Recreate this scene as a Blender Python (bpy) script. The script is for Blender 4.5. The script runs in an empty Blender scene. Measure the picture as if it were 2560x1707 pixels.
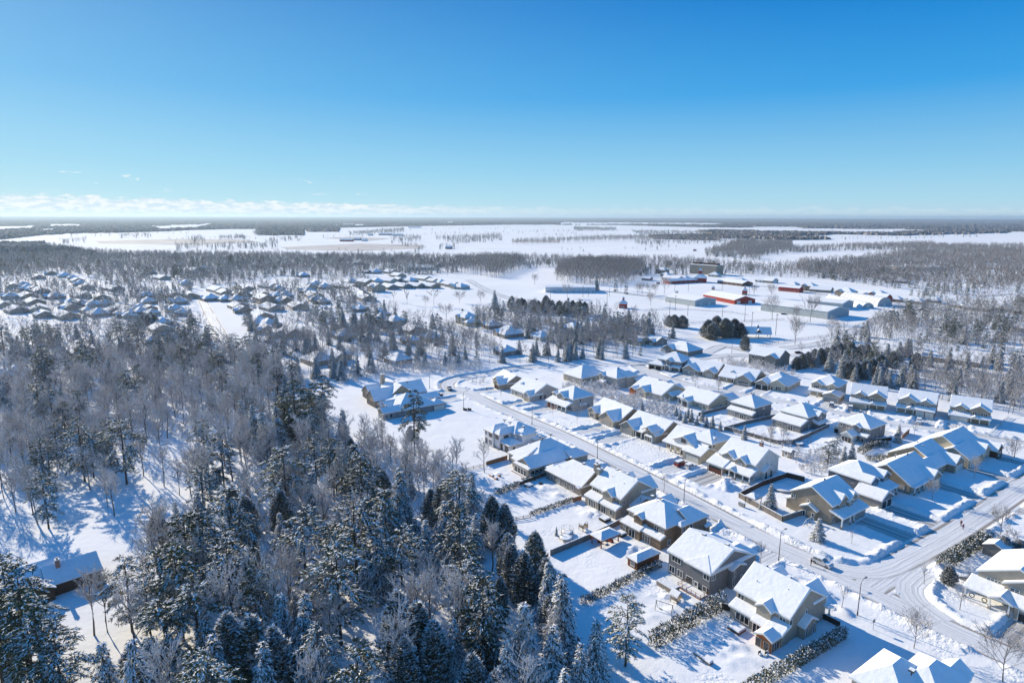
import bpy, math, random
import numpy as np
from mathutils import Vector, Matrix

# ------------------------------------------------------------------ camera, sky, sun, exposure
SC = bpy.context.scene
COL = SC.collection
R_ = math.radians
CAM_H = 80.0
FPX = 1610.0                     # focal length in pixels of the 2560 px wide photograph
PITCH = math.atan((853.5 - 541.5) / FPX)
ROLL = R_(0.16)
cd = bpy.data.cameras.new('camera')
cam = bpy.data.objects.new('camera', cd)
COL.objects.link(cam)
cam.location = (0, 0, CAM_H)
cam.rotation_mode = 'XYZ'
cam.matrix_world = Matrix.Translation((0, 0, CAM_H)) @ Matrix.Rotation(R_(90) - PITCH, 4, 'X') @ Matrix.Rotation(ROLL, 4, 'Z')
cd.sensor_width = 36.0
cd.lens = FPX / 2560 * 36.0
cd.clip_start = 1.0
cd.clip_end = 90000
SC.camera = cam
SC.render.engine = 'CYCLES'
SC.view_settings.view_transform = 'Standard'
SC.view_settings.look = 'None'
SC.view_settings.gamma = 1.0
SC.view_settings.use_curve_mapping = False
SC.view_settings.exposure = 0.58
SC.cycles.volume_bounces = 0
SC.cycles.max_bounces = 5
SC.cycles.diffuse_bounces = 3
SC.cycles.transparent_max_bounces = 6

SUN_AZ = math.atan2(0.71, -0.70)          # direction TOWARDS the sun in the xy plane
SUN_EL = R_(23)
wd = bpy.data.worlds.new('World')
SC.world = wd
wd.use_nodes = True
wn, wl = wd.node_tree.nodes, wd.node_tree.links
wn.clear()
wo = wn.new('ShaderNodeOutputWorld')
bg = wn.new('ShaderNodeBackground')
bg.inputs[1].default_value = 0.13
sky = wn.new('ShaderNodeTexSky')
sky.sky_type = 'NISHITA'
sky.sun_disc = False
sky.sun_elevation = SUN_EL
sky.sun_rotation = R_(90) - SUN_AZ        # 0 = +Y, clockwise seen from above
sky.air_density = 1.0
sky.dust_density = 0.6
sky.ozone_density = 3.0
sky.altitude = 200
hs = wn.new('ShaderNodeHueSaturation')
hs.inputs['Saturation'].default_value = 1.45
hs.inputs['Value'].default_value = 1.0
wl.new(sky.outputs[0], hs.inputs['Color'])
# clouds: a broken low band of cumulus on the horizon (direction based, part of the sky itself)
tc = wn.new('ShaderNodeTexCoord')
sp = wn.new('ShaderNodeSeparateXYZ'); wl.new(tc.outputs['Generated'], sp.inputs[0])
def wmath(op, a, b=None, c=None):
    n = wn.new('ShaderNodeMath'); n.operation = op
    for i, v in enumerate((a, b, c)):
        if v is None: continue
        if isinstance(v, (int, float)): n.inputs[i].default_value = v
        else: wl.new(v, n.inputs[i])
    return n.outputs[0]
def wrange(v, a, b, c, d):
    n = wn.new('ShaderNodeMapRange'); n.clamp = True
    n.interpolation_type = 'SMOOTHSTEP'
    wl.new(v, n.inputs[0])
    for i, q in enumerate((a, b, c, d)): n.inputs[i + 1].default_value = q
    return n.outputs[0]
azim = wmath('ARCTAN2', sp.outputs[0], sp.outputs[1])        # 0 = straight ahead, + = right
elev = wmath('ARCSINE', sp.outputs[2])
cv = wn.new('ShaderNodeCombineXYZ')
wl.new(azim, cv.inputs[0]); wl.new(wmath('MULTIPLY', elev, 3.2), cv.inputs[1])
def wnoise(scale, detail, rough, off):
    n = wn.new('ShaderNodeTexNoise'); n.inputs['Scale'].default_value = scale
    n.inputs['Detail'].default_value = detail; n.inputs['Roughness'].default_value = rough
    m = wn.new('ShaderNodeVectorMath'); m.operation = 'ADD'; m.inputs[1].default_value = (off, off * .7, 0)
    wl.new(cv.outputs[0], m.inputs[0]); wl.new(m.outputs[0], n.inputs['Vector'])
    return n.outputs[0]
# clear winter sky: deep saturated blue overhead, milky cyan towards the horizon and towards the sun
ramp = wn.new('ShaderNodeValToRGB')
wl.new(wmath('MULTIPLY', elev, 1 / 1.2), ramp.inputs[0])
els = ramp.color_ramp.elements
SKYC = [(0.0, (.58, .80, .92)), (.02, (.44, .75, .92)), (.055, (.29, .64, .90)), (.14, (.05, .385, .84)), (.24, (.004, .225, .68)), (.55, (.012, .20, .60)), (1.0, (.02, .18, .54))]
els[0].position = 0; els[1].position = 1
for p_, c_ in SKYC[1:-1]: els.new(p_)
for e_, (p_, c_) in zip(sorted(els, key=lambda q: q.position), SKYC): e_.color = (*c_, 1)
glow = wrange(azim, -1.1, 0.65, 1.0, 0.0)
warm = wn.new('ShaderNodeMix'); warm.data_type = 'RGBA'
wl.new(wmath('MULTIPLY', glow, wrange(elev, 0.0, 0.8, .42, .0)), warm.inputs[0]); wl.new(ramp.outputs[0], warm.inputs[6]); warm.inputs[7].default_value = (.42, .80, .95, 1)
scl = wn.new('ShaderNodeVectorMath'); scl.operation = 'SCALE'; scl.inputs['Scale'].default_value = 1 / .13 / 1.58
wl.new(warm.outputs[2], scl.inputs[0])
smix = wn.new('ShaderNodeMix'); smix.data_type = 'RGBA'; smix.inputs[0].default_value = .97
wl.new(hs.outputs[0], smix.inputs[6]); wl.new(scl.outputs[0], smix.inputs[7])
big = wnoise(4.5, 2, .5, 1.3)
fine = wnoise(42, 7, .62, 4.1)
# top of the bank: about 1.2 degrees on the right, 2.4 on the left
topv = wmath('MULTIPLY_ADD', azim, -0.017, 0.0105)
topv = wmath('MULTIPLY_ADD', big, 0.009, topv)
topv = wmath('MAXIMUM', topv, 0.014)
edge = wmath('SUBTRACT', wmath('MULTIPLY_ADD', fine, 0.030, topv), wmath('ADD', elev, 0.0155))
bank = wrange(edge, 0.0, 0.0045, 0, 1)
fade_r = wrange(azim, -0.30, 0.12, 1.0, 0.28)
low = wrange(elev, -0.004, 0.012, 0.45, 1.0)
bank = wmath('MULTIPLY', wmath('MULTIPLY', bank, fade_r), low)
# loose puffs above the bank at the left
pf = wnoise(30, 5, .55, 9.7)
pe = wmath('MULTIPLY', wrange(elev, 0.028, 0.034, 0, 1), wrange(elev, 0.046, 0.062, 1, 0))
pa = wrange(azim, -0.30, -0.12, 1, 0)
puff = wmath('MULTIPLY', wmath('MULTIPLY', wrange(pf, 0.60, 0.66, 0, 1), pe), pa)
cl = wmath('MAXIMUM', bank, puff)
shade = wnoise(60, 4, .6, 17.)
cr = wn.new('ShaderNodeMix'); cr.data_type = 'RGBA'
cr.inputs[6].default_value = (3.3, 4.1, 4.7, 1); cr.inputs[7].default_value = (5.0, 5.1, 5.1, 1)
wl.new(wrange(shade, .38, .60, 0, 1), cr.inputs[0])
mx = wn.new('ShaderNodeMix'); mx.data_type = 'RGBA'
wl.new(wmath('MULTIPLY', cl, 0.9), mx.inputs[0]); wl.new(smix.outputs[2], mx.inputs[6]); wl.new(cr.outputs[2], mx.inputs[7])
wl.new(mx.outputs[2], bg.inputs[0]); wl.new(bg.outputs[0], wo.inputs[0])

sd = bpy.data.lights.new('sun', 'SUN')
sd.energy = 4.6; sd.angle = R_(0.5); sd.color = (1.0, 0.87, 0.66)
sun = bpy.data.objects.new('sun', sd); COL.objects.link(sun)
sv = Vector((math.cos(SUN_AZ) * math.cos(SUN_EL), math.sin(SUN_AZ) * math.cos(SUN_EL), math.sin(SUN_EL)))
sun.rotation_euler = sv.to_track_quat('Z', 'Y').to_euler()
sun.location = (0, 0, 200)

# ------------------------------------------------------------------ helpers
def at(px, py, z=0.0):
    """measured photograph pixel -> ground position in metres at height z"""
    x = (px - 1280) / FPX; y = (py - 853.5) / FPX
    c, s = math.cos(-ROLL), math.sin(-ROLL)
    x, y = x * c - y * s, x * s + y * c
    s, c = math.sin(PITCH), math.cos(PITCH)
    d = s + y * c; f = c - y * s
    t = (CAM_H - z) / d
    return (x * t, f * t)

def tag(o, label=None, cat=None, group=None, kind=None):
    if label: o['label'] = label
    if cat: o['category'] = cat
    if group: o['group'] = group
    if kind: o['kind'] = kind
    return o

def empty(name, loc, rz=0.0, label=None, cat=None, group=None):
    o = bpy.data.objects.new(name, None)
    o.empty_display_size = 0.5
    COL.objects.link(o)
    o.location = loc; o.rotation_euler = (0, 0, rz)
    return tag(o, label, cat, group)

def np_mesh(name, V, F, mats=(), midx=None, uv=None, smooth=False):
    """V (n,3) array, F (m,k) int array or list of arrays of faces"""
    me = bpy.data.meshes.new(name)
    V = np.asarray(V, dtype=np.float32)
    if not isinstance(F, list): F = [F]
    F = [np.asarray(f, dtype=np.int32) for f in F if len(f)]
    me.vertices.add(len(V)); me.vertices.foreach_set('co', V.ravel())
    li = np.concatenate([f.ravel() for f in F])
    tot = np.concatenate([np.full(len(f), f.shape[1], np.int32) for f in F])
    st = np.concatenate([[0], np.cumsum(tot)[:-1]]).astype(np.int32)
    me.loops.add(len(li)); me.loops.foreach_set('vertex_index', li)
    me.polygons.add(len(tot)); me.polygons.foreach_set('loop_start', st); me.polygons.foreach_set('loop_total', tot)
    for m in mats: me.materials.append(m)
    if midx is not None: me.polygons.foreach_set('material_index', np.asarray(midx, np.int32))
    if uv is not None:
        l = me.uv_layers.new(name='UVMap'); l.data.foreach_set('uv', np.asarray(uv, np.float32)[li].ravel())
    me.polygons.foreach_set('use_smooth', np.full(len(tot), smooth))
    me.update(calc_edges=True); me.validate()
    return me

def link(name, me, parent=None):
    o = bpy.data.objects.new(name, me); COL.objects.link(o)
    if parent is not None: o.parent = parent
    return o

class MB:
    def __init__(s): s.v = []; s.f = []; s.m = []
    def n(s): return len(s.v)
    def poly(s, pts, m=0):
        b = len(s.v); s.v += [tuple(p) for p in pts]; s.f.append(tuple(range(b, b + len(pts)))); s.m.append(m)
    def box(s, x0, x1, y0, y1, z0, z1, m=0, skip=''):
        x0, x1 = min(x0, x1), max(x0, x1); y0, y1 = min(y0, y1), max(y0, y1)
        b = len(s.v)
        s.v += [(x0, y0, z0), (x1, y0, z0), (x1, y1, z0), (x0, y1, z0), (x0, y0, z1), (x1, y0, z1), (x1, y1, z1), (x0, y1, z1)]
        for k, f in (('b', (3, 2, 1, 0)), ('t', (4, 5, 6, 7)), ('y-', (0, 1, 5, 4)), ('x+', (1, 2, 6, 5)), ('y+', (2, 3, 7, 6)), ('x-', (3, 0, 4, 7))):
            if k in skip.split(','): continue
            s.f.append(tuple(b + i for i in f)); s.m.append(m)
    def tube(s, pts, rad, n=6, m=0, cap=True):
        pts = [Vector(p) for p in pts]
        if isinstance(rad, (int, float)): rad = [rad] * len(pts)
        b = len(s.v)
        for i, p in enumerate(pts):
            d = (pts[min(i + 1, len(pts) - 1)] - pts[max(i - 1, 0)]).normalized()
            a = d.cross(Vector((0, 0, 1)))
            if a.length < 1e-3: a = Vector((1, 0, 0))
            a.normalize(); c = d.cross(a)
            for k in range(n):
                t = 2 * math.pi * k / n
                s.v.append(tuple(p + (a * math.cos(t) + c * math.sin(t)) * rad[i]))
        for i in range(len(pts) - 1):
            for k in range(n):
                s.f.append((b + i * n + k, b + i * n + (k + 1) % n, b + (i + 1) * n + (k + 1) % n, b + (i + 1) * n + k)); s.m.append(m)
        if cap:
            s.f.append(tuple(b + (len(pts) - 1) * n + k for k in range(n))); s.m.append(m)
            s.f.append(tuple(b + k for k in reversed(range(n)))); s.m.append(m)
    def lathe(s, prof, n=12, m=0, c=(0, 0)):
        b = len(s.v)
        for r, z in prof:
            for k in range(n):
                t = 2 * math.pi * k / n
                s.v.append((c[0] + r * math.cos(t), c[1] + r * math.sin(t), z))
        for i in range(len(prof) - 1):
            for k in range(n):
                s.f.append((b + i * n + k, b + i * n + (k + 1) % n, b + (i + 1) * n + (k + 1) % n, b + (i + 1) * n + k)); s.m.append(m)
    def mesh(s, name, mats, smooth=False):
        me = bpy.data.meshes.new(name)
        me.from_pydata(s.v, [], s.f)
        for q in (mats if isinstance(mats, (list, tuple)) else [mats]): me.materials.append(q)
        me.polygons.foreach_set('material_index', s.m)
        if smooth: me.polygons.foreach_set('use_smooth', [True] * len(s.f))
        me.update()
        return me
    def build(s, name, mats, parent=None, smooth=False):
        if not s.f: return None
        return link(name, s.mesh(name, mats, smooth), parent)

# ------------------------------------------------------------------ materials
MATS = {}
def mat(name, col, rough=0.7, var=0.0, vscale=1.0, bump=0.0, bscale=8.0, metallic=0.0, rnd=0.0, spec=0.3, detail=4):
    if name in MATS: return MATS[name]
    m = bpy.data.materials.new(name); m.use_nodes = True
    n, l = m.node_tree.nodes, m.node_tree.links
    p = n['Principled BSDF']
    p.inputs['Roughness'].default_value = rough; p.inputs['Metallic'].default_value = metallic
    p.inputs['Specular IOR Level'].default_value = spec
    p.inputs['Base Color'].default_value = (*col, 1)
    src = None
    if var or bump:
        t = n.new('ShaderNodeTexCoord')
    if var:
        nz = n.new('ShaderNodeTexNoise'); nz.inputs['Scale'].default_value = vscale; nz.inputs['Detail'].default_value = detail
        l.new(t.outputs['Object'], nz.inputs['Vector'])
        mr = n.new('ShaderNodeMapRange'); mr.inputs[1].default_value = .3; mr.inputs[2].default_value = .7
        mr.inputs[3].default_value = 1 - var; mr.inputs[4].default_value = 1 + var
        l.new(nz.outputs[0], mr.inputs[0]); src = mr.outputs[0]
    if rnd:
        oi = n.new('ShaderNodeObjectInfo')
        mr = n.new('ShaderNodeMapRange'); mr.inputs[3].default_value = 1 - rnd; mr.inputs[4].default_value = 1 + rnd
        l.new(oi.outputs['Random'], mr.inputs[0])
        if src:
            mm = n.new('ShaderNodeMath'); mm.operation = 'MULTIPLY'; l.new(src, mm.inputs[0]); l.new(mr.outputs[0], mm.inputs[1]); src = mm.outputs[0]
        else: src = mr.outputs[0]
    if src:
        vm = n.new('ShaderNodeVectorMath'); vm.operation = 'SCALE'; vm.inputs[0].default_value = col
        l.new(src, vm.inputs['Scale']); l.new(vm.outputs[0], p.inputs['Base Color'])
    if bump:
        bz = n.new('ShaderNodeTexNoise'); bz.inputs['Scale'].default_value = bscale; bz.inputs['Detail'].default_value = 5
        l.new(t.outputs['Object'], bz.inputs['Vector'])
        b = n.new('ShaderNodeBump'); b.inputs['Strength'].default_value = 1.0; b.inputs['Distance'].default_value = bump
        l.new(bz.outputs[0], b.inputs['Height']); l.new(b.outputs[0], p.inputs['Normal'])
    MATS[name] = m
    return m

def siding(name, col, dz=0.18, vert=False):
    """lapped boards: dark joint lines from a wave in object z, plus slight blotches"""
    m = mat(name, col, .75, .10, .8)
    n, l = m.node_tree.nodes, m.node_tree.links
    p = n['Principled BSDF']
    t = n.new('ShaderNodeTexCoord'); s = n.new('ShaderNodeSeparateXYZ'); l.new(t.outputs['Object'], s.inputs[0])
    def M(op, a, b):
        q = n.new('ShaderNodeMath'); q.operation = op
        for i, v in enumerate((a, b)):
            if isinstance(v, (int, float)): q.inputs[i].default_value = v
            else: l.new(v, q.inputs[i])
        return q.outputs[0]
    if vert: src = M('ADD', s.outputs[0], s.outputs[1])
    else: src = s.outputs[2]
    fr = M('FRACT', M('DIVIDE', src, dz), 0.)
    b = n.new('ShaderNodeBump'); b.inputs['Distance'].default_value = 0.03; b.inputs['Strength'].default_value = .9
    l.new(fr, b.inputs['Height']); l.new(b.outputs[0], p.inputs['Normal'])
    return m

def brickmat(name, c1, c2, mortar, sx=.45, sz=.2):
    m = bpy.data.materials.new(name); m.use_nodes = True; MATS[name] = m
    n, l = m.node_tree.nodes, m.node_tree.links
    p = n['Principled BSDF']; p.inputs['Roughness'].default_value = .85
    t = n.new('ShaderNodeTexCoord'); s = n.new('ShaderNodeSeparateXYZ'); l.new(t.outputs['Object'], s.inputs[0])
    a = n.new('ShaderNodeMath'); l.new(s.outputs[0], a.inputs[0]); l.new(s.outputs[1], a.inputs[1])
    c = n.new('ShaderNodeCombineXYZ'); l.new(a.outputs[0], c.inputs[0]); l.new(s.outputs[2], c.inputs[1])
    b = n.new('ShaderNodeTexBrick'); l.new(c.outputs[0], b.inputs['Vector'])
    b.inputs['Color1'].default_value = (*c1, 1); b.inputs['Color2'].default_value = (*c2, 1); b.inputs['Mortar'].default_value = (*mortar, 1)
    b.inputs['Scale'].default_value = 1.; b.inputs['Brick Width'].default_value = sx; b.inputs['Row Height'].default_value = sz
    b.inputs['Mortar Size'].default_value = .02
    l.new(b.outputs[0], p.inputs['Base Color'])
    return m

SNOW = mat('snow', (.87, .885, .91), .8, .04, .5, .09, 1.1, spec=.05)
def snow_ground():
    m = bpy.data.materials.new('snow_ground'); m.use_nodes = True
    n, l = m.node_tree.nodes, m.node_tree.links
    p = n['Principled BSDF']; p.inputs['Roughness'].default_value = .85; p.inputs['Specular IOR Level'].default_value = .04
    t = n.new('ShaderNodeTexCoord')
    nz = n.new('ShaderNodeTexNoise'); nz.inputs['Scale'].default_value = .012; nz.inputs['Detail'].default_value = 6
    l.new(t.outputs['Object'], nz.inputs['Vector'])
    cr = n.new('ShaderNodeValToRGB'); l.new(nz.outputs[0], cr.inputs[0])
    cr.color_ramp.elements[0].position = .3; cr.color_ramp.elements[0].color = (.80, .815, .84, 1)
    cr.color_ramp.elements[1].position = .6; cr.color_ramp.elements[1].color = (.88, .89, .91, 1)
    l.new(cr.outputs[0], p.inputs['Base Color'])
    prev = None
    at_ = n.new('ShaderNodeAttribute'); at_.attribute_name = 'trample'
    for sc, ds in ((.4, .16), (2.2, .05), (1.3, .45)):
        bz = n.new('ShaderNodeTexNoise'); bz.inputs['Scale'].default_value = sc; bz.inputs['Detail'].default_value = 4
        l.new(t.outputs['Object'], bz.inputs['Vector'])
        b = n.new('ShaderNodeBump'); b.inputs['Distance'].default_value = ds
        b.inputs['Strength'].default_value = .8
        if sc == 1.3: l.new(at_.outputs['Fac'], b.inputs['Strength'])
        l.new(bz.outputs[0], b.inputs['Height'])
        if prev: l.new(prev, b.inputs['Normal'])
        prev = b.outputs[0]
    l.new(prev, p.inputs['Normal'])
    return m
SNOWG = snow_ground()

def road_mat(name, base, track, slush, tint=1.0, freq=2.1, edge=3.2):
    """packed snow with wheel tracks along the uv u axis and brown slush by the kerb; v = metres from the centre line"""
    m = bpy.data.materials.new(name); m.use_nodes = True
    n, l = m.node_tree.nodes, m.node_tree.links
    p = n['Principled BSDF']; p.inputs['Roughness'].default_value = .6
    uv = n.new('ShaderNodeUVMap'); s = n.new('ShaderNodeSeparateXYZ'); l.new(uv.outputs[0], s.inputs[0])
    def M(op, a, b=None, c=None):
        q = n.new('ShaderNodeMath'); q.operation = op
        for i, v in enumerate((a, b, c)):
            if v is None: continue
            if isinstance(v, (int, float)): q.inputs[i].default_value = v
            else: l.new(v, q.inputs[i])
        return q.outputs[0]
    def NZ(sx, sy, det=4):
        mp = n.new('ShaderNodeMapping'); mp.inputs['Scale'].default_value = (sx, sy, 1); l.new(uv.outputs[0], mp.inputs[0])
        z = n.new('ShaderNodeTexNoise'); z.inputs['Scale'].default_value = 1; z.inputs['Detail'].default_value = det
        l.new(mp.outputs[0], z.inputs['Vector']); return z.outputs[0]
    def RG(v, a, b):
        q = n.new('ShaderNodeMapRange'); q.interpolation_type = 'SMOOTHSTEP'; l.new(v, q.inputs[0])
        q.inputs[1].default_value = a; q.inputs[2].default_value = b; return q.outputs[0]
    tr = RG(NZ(.02, freq, 6), .47, .60)
    av = M('ABSOLUTE', s.outputs[1])
    ed = M('MULTIPLY', RG(av, edge - .5, edge), RG(NZ(.05, .5, 6), .40, .54))
    ed = M('MULTIPLY', ed, M('SUBTRACT', 1., RG(av, edge + .35, edge + .7)))
    def MIX(f, a, b):
        q = n.new('ShaderNodeMix'); q.data_type = 'RGBA'; l.new(f, q.inputs[0])
        for i, v in ((6, a), (7, b)):
            if isinstance(v, tuple): q.inputs[i].default_value = (*v, 1)
            else: l.new(v, q.inputs[i])
        return q.outputs[2]
    bl = MIX(RG(NZ(.15, .3, 5), .35, .65), base, tuple(c * .93 for c in base))
    c = MIX(tr, bl, track)
    c = MIX(ed, c, slush)
    l.new(c, p.inputs['Base Color'])
    b = n.new('ShaderNodeBump'); b.inputs['Distance'].default_value = .10
    l.new(M('ADD', NZ(.05, freq * 1.3, 5), M('MULTIPLY', NZ(1.4, 1.4, 4), .6)), b.inputs['Height']); l.new(b.outputs[0], p.inputs['Normal'])
    return m
ROADM = road_mat('packed_snow_road', (.78, .79, .81), (.60, .605, .62), (.30, .265, .23), freq=1.5)
DRIVEM = road_mat('ploughed_driveway', (.76, .775, .80), (.52, .53, .55), (.36, .34, .33), freq=1.6, edge=20.)
DRIVEG = road_mat('scraped_driveway', (.60, .60, .60), (.30, .295, .29), (.3, .28, .26), freq=.9, edge=20.)

W = {}
for k, c in dict(beige=(.40, .355, .29), tan=(.34, .28, .21), brown=(.23, .165, .115), grey=(.23, .23, .235), bluegrey=(.13, .15, .18), taupe=(.30, .26, .22),
                 white=(.70, .68, .64), cream=(.50, .45, .35), pale=(.46, .43, .40), greige=(.27, .25, .225), darkred=(.34, .035, .025)).items():
    W[k] = siding('siding_' + k, c)
W['orange'] = siding('cedar_boards', (.42, .13, .04), .25, True)
W['darkwood'] = siding('dark_boards', (.10, .055, .035), .2)
W['stone'] = brickmat('stone_veneer', (.30, .26, .21), (.42, .38, .32), (.25, .23, .20))
W['brick'] = brickmat('red_brick', (.26, .10, .06), (.33, .14, .09), (.3, .25, .22), .3, .1)
W['brownbrick'] = brickmat('brown_brick', (.20, .13, .09), (.27, .18, .13), (.25, .22, .2), .3, .1)
W['wrap'] = mat('house_wrap', (.72, .71, .72), .6, .05, 1.5)
TRIMW = mat('white_trim', (.78, .77, .74), .5)
TRIMB = mat('brown_trim', (.16, .10, .075), .5)
TRIMT = mat('tan_trim', (.42, .36, .30), .5)
TRIMD = mat('dark_trim', (.04, .035, .03), .5)
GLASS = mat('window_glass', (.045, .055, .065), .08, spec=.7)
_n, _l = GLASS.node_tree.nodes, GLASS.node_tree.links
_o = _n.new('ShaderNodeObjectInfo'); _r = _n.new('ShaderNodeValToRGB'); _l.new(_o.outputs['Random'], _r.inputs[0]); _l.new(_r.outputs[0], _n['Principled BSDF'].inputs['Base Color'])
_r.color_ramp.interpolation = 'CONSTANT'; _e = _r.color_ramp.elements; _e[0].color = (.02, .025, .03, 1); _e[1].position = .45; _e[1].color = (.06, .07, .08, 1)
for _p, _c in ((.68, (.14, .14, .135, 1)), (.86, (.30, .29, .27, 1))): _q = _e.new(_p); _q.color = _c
GLASSD = mat('dark_glass', (.03, .035, .04), .08, spec=.7)
DARK = mat('dark_interior', (.02, .02, .022), .9)
VENT = mat('vent_metal', (.06, .055, .05), .6)
GARW = mat('garage_white', (.66, .64, .58), .5)
GARG = mat('garage_grey', (.33, .32, .31), .5)
GART = mat('garage_tan', (.44, .38, .29), .5)
GARD = mat('garage_dark', (.035, .04, .045), .5)
GARB = mat('garage_brown', (.14, .055, .035), .5)
CONC = mat('foundation_concrete', (.33, .31, .28), .9, .12, 1.2)
FENCE = siding('fence_boards_grey', (.23, .20, .175), .16, True)
FENCEO = siding('fence_boards_orange', (.36, .16, .07), .16, True)
WOOD = mat('cedar_wood', (.30, .13, .06), .7, .15, 2)
METAL = mat('grey_metal', (.25, .25, .26), .45, metallic=.6)
POLE = mat('dark_pole', (.09, .08, .075), .6)
BARK = mat('bark', (.085, .070, .060), .9, .25, 1.5, rnd=.25)
BARKG = mat('bark_grey', (.17, .145, .13), .9, .2, 1.5, rnd=.25)
TWIG = mat('twig_brown', (.27, .20, .15), .9, .3, .03, rnd=.3)
NEEDLE = mat('pine_needles', (.062, .080, .036), .8, .35, .5, rnd=.35)
NEEDLED = mat('dark_needles', (.036, .056, .036), .8, .35, .5, rnd=.35)
CEDARL = mat('cedar_foliage', (.062, .070, .036), .8, .35, .6, rnd=.35)
TSNOW = mat('tree_snow', (.84, .855, .88), .8, rnd=.06)
FROST = mat('twig_frost', (.84, .83, .83), .85, .14, .02, rnd=.10)
TSNOW.node_tree.nodes['Principled BSDF'].inputs['Specular IOR Level'].default_value = .1
# ------------------------------------------------------------------ roads (world metres)
def px_line(pts): return [at(*p) for p in pts]
A0 = R_(-54.5)
UX, UY = math.cos(A0), math.sin(A0)          # along the main street, towards the camera
VX, VY = -UY, UX                             # across it, away to the right
def loc2w(o, ang, a, b):
    u = (math.cos(ang), math.sin(ang)); v = (-u[1], u[0])
    return (o[0] + a * u[0] + b * v[0], o[1] + a * u[1] + b * v[1])

MAIN = [at(1619, 908), at(1560, 911), at(1500, 912), at(1400, 915), at(1300, 920), at(1215, 935), at(1170, 941), at(1137, 949), at(1119, 958), at(1122, 972), (-22, 290), (-8, 268), (18, 230.5), (36.5, 200), (53, 171), (64.5, 150), (77, 130), (85.5, 116.5), (95, 104), (112, 84), (135, 60)]
ROADS = [   # (points, half width, kind of street)
    (MAIN, 3.8, 'street'),
    ([(79, 129.5), (98, 143.5), (116.3, 155.6), (159.4, 186.5), (194, 212)], 4.2, 'street'),
    ([(68, 352), (73, 325), (85, 305), (108, 283), (126, 267), (139, 254), (154, 241.5), (172, 229.5), (196, 213.5), (262, 170), (330, 128)], 4.0, 'street'),
    ([(87.5, 117), (86.2, 124), (88.5, 130), (95, 135)], 2.6, 'street'),
    ([(66, 147), (75, 137), (84, 135.5), (94, 141), (108, 150)], 3.0, 'street'),
    (px_line([(1619, 908), (1690, 902), (1736, 898), (1841, 889), (1900, 895), (1990, 915)]), 4.2, 'road'),
    (px_line([(1736, 898), (1800, 868), (1823, 868), (1880, 880), (1960, 890), (2100, 885), (2300, 870)]), 3.6, 'road'),
    (px_line([(548, 880), (556, 859), (552, 838), (540, 815), (525, 790), (512, 764), (505, 750), (495, 735)]), 4.6, 'road'),
    (px_line([(1170, 700), (1191, 712), (1225, 730), (1260, 742), (1310, 757), (1380, 762)]), 5.0, 'road'),
    (px_line([(1060, 790), (1117, 806), (1160, 830), (1221, 858), (1300, 880)]), 4.0, 'road'),
    (px_line([(820, 690), (900, 715), (960, 726), (1040, 718), (1170, 712)]), 4.0, 'road'),
    (px_line([(1500, 727), (1620, 741), (1700, 760)]), 3.0, 'road'),
    (px_line([(1900, 715), (2070, 738), (2250, 760), (2400, 780)]), 5.0, 'road'),
    (px_line([(1960, 872), (2090, 850), (2190, 800), (2290, 775), (2420, 745), (2560, 735)]), 4.5, 'road'),
]
# ------------------------------------------------------------------ house origins: corner of the eaves, rotation
HO = {
 'L1': ((52.57, 109.18), A0), 'L2': ((42.46, 124.57), A0), 'L3': ((37.33, 145.02), A0), 'L4': ((29.38, 161.39), A0),
 'L5': ((20.03, 174.60), A0), 'L6': ((5.82, 188.65), A0), 'L7': ((-0.58, 208.89), A0), 'L8': ((-50.97, 245.19), A0), 'L9': ((-58.06, 262.03), A0),
 'R1': ((-6.28, 290.48), A0 + R_(-10)), 'R2': ((7.56, 270.94), A0), 'R3': ((24.82, 257.09), A0), 'R4': ((38.63, 235.52), A0 + R_(-5)),
 'R5': ((51.75, 219.64), A0), 'R6': ((60.60, 199.43), A0), 'R7': ((74.40, 185.52), A0),
 'X1': ((84.14, 157.40), A0), 'X2': ((102.39, 172.78), A0), 'X3': ((116.35, 177.05), A0), 'X4': ((132.19, 187.12), A0), 'X5': ((147.61, 198.29), A0),
 'M1': ((33.31, 300.65), A0), 'M2': ((49.06, 292.69), A0), 'M3': ((65.75, 273.09), A0), 'M4': ((82.26, 258.95), A0),
 'M5': ((96.15, 245.78), A0), 'M6': ((111.34, 233.37), A0), 'M7': ((127.94, 219.95), A0),
 'U1': ((72.71, 336.75), R_(-42)), 'U2': ((88.2, 325.83), R_(-42)), 'U3': ((102.47, 310.91), R_(-42)), 'U4': ((116.78, 298.66), R_(-42)),
 'U5': ((136.59, 285.71), R_(-42)), 'U6': ((144.45, 265.92), R_(-30)), 'U7': ((159.98, 258.4), R_(-38)), 'U8': ((174.73, 247.78), R_(-36)), 'U9': ((205, 231), R_(-34)),
 'B1': ((99.68, 126.49), R_(-54.5)), 'B2': ((66.64, 92.53), A0), 'FH': ((-98.12, 123.53), R_(45)),
}
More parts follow.
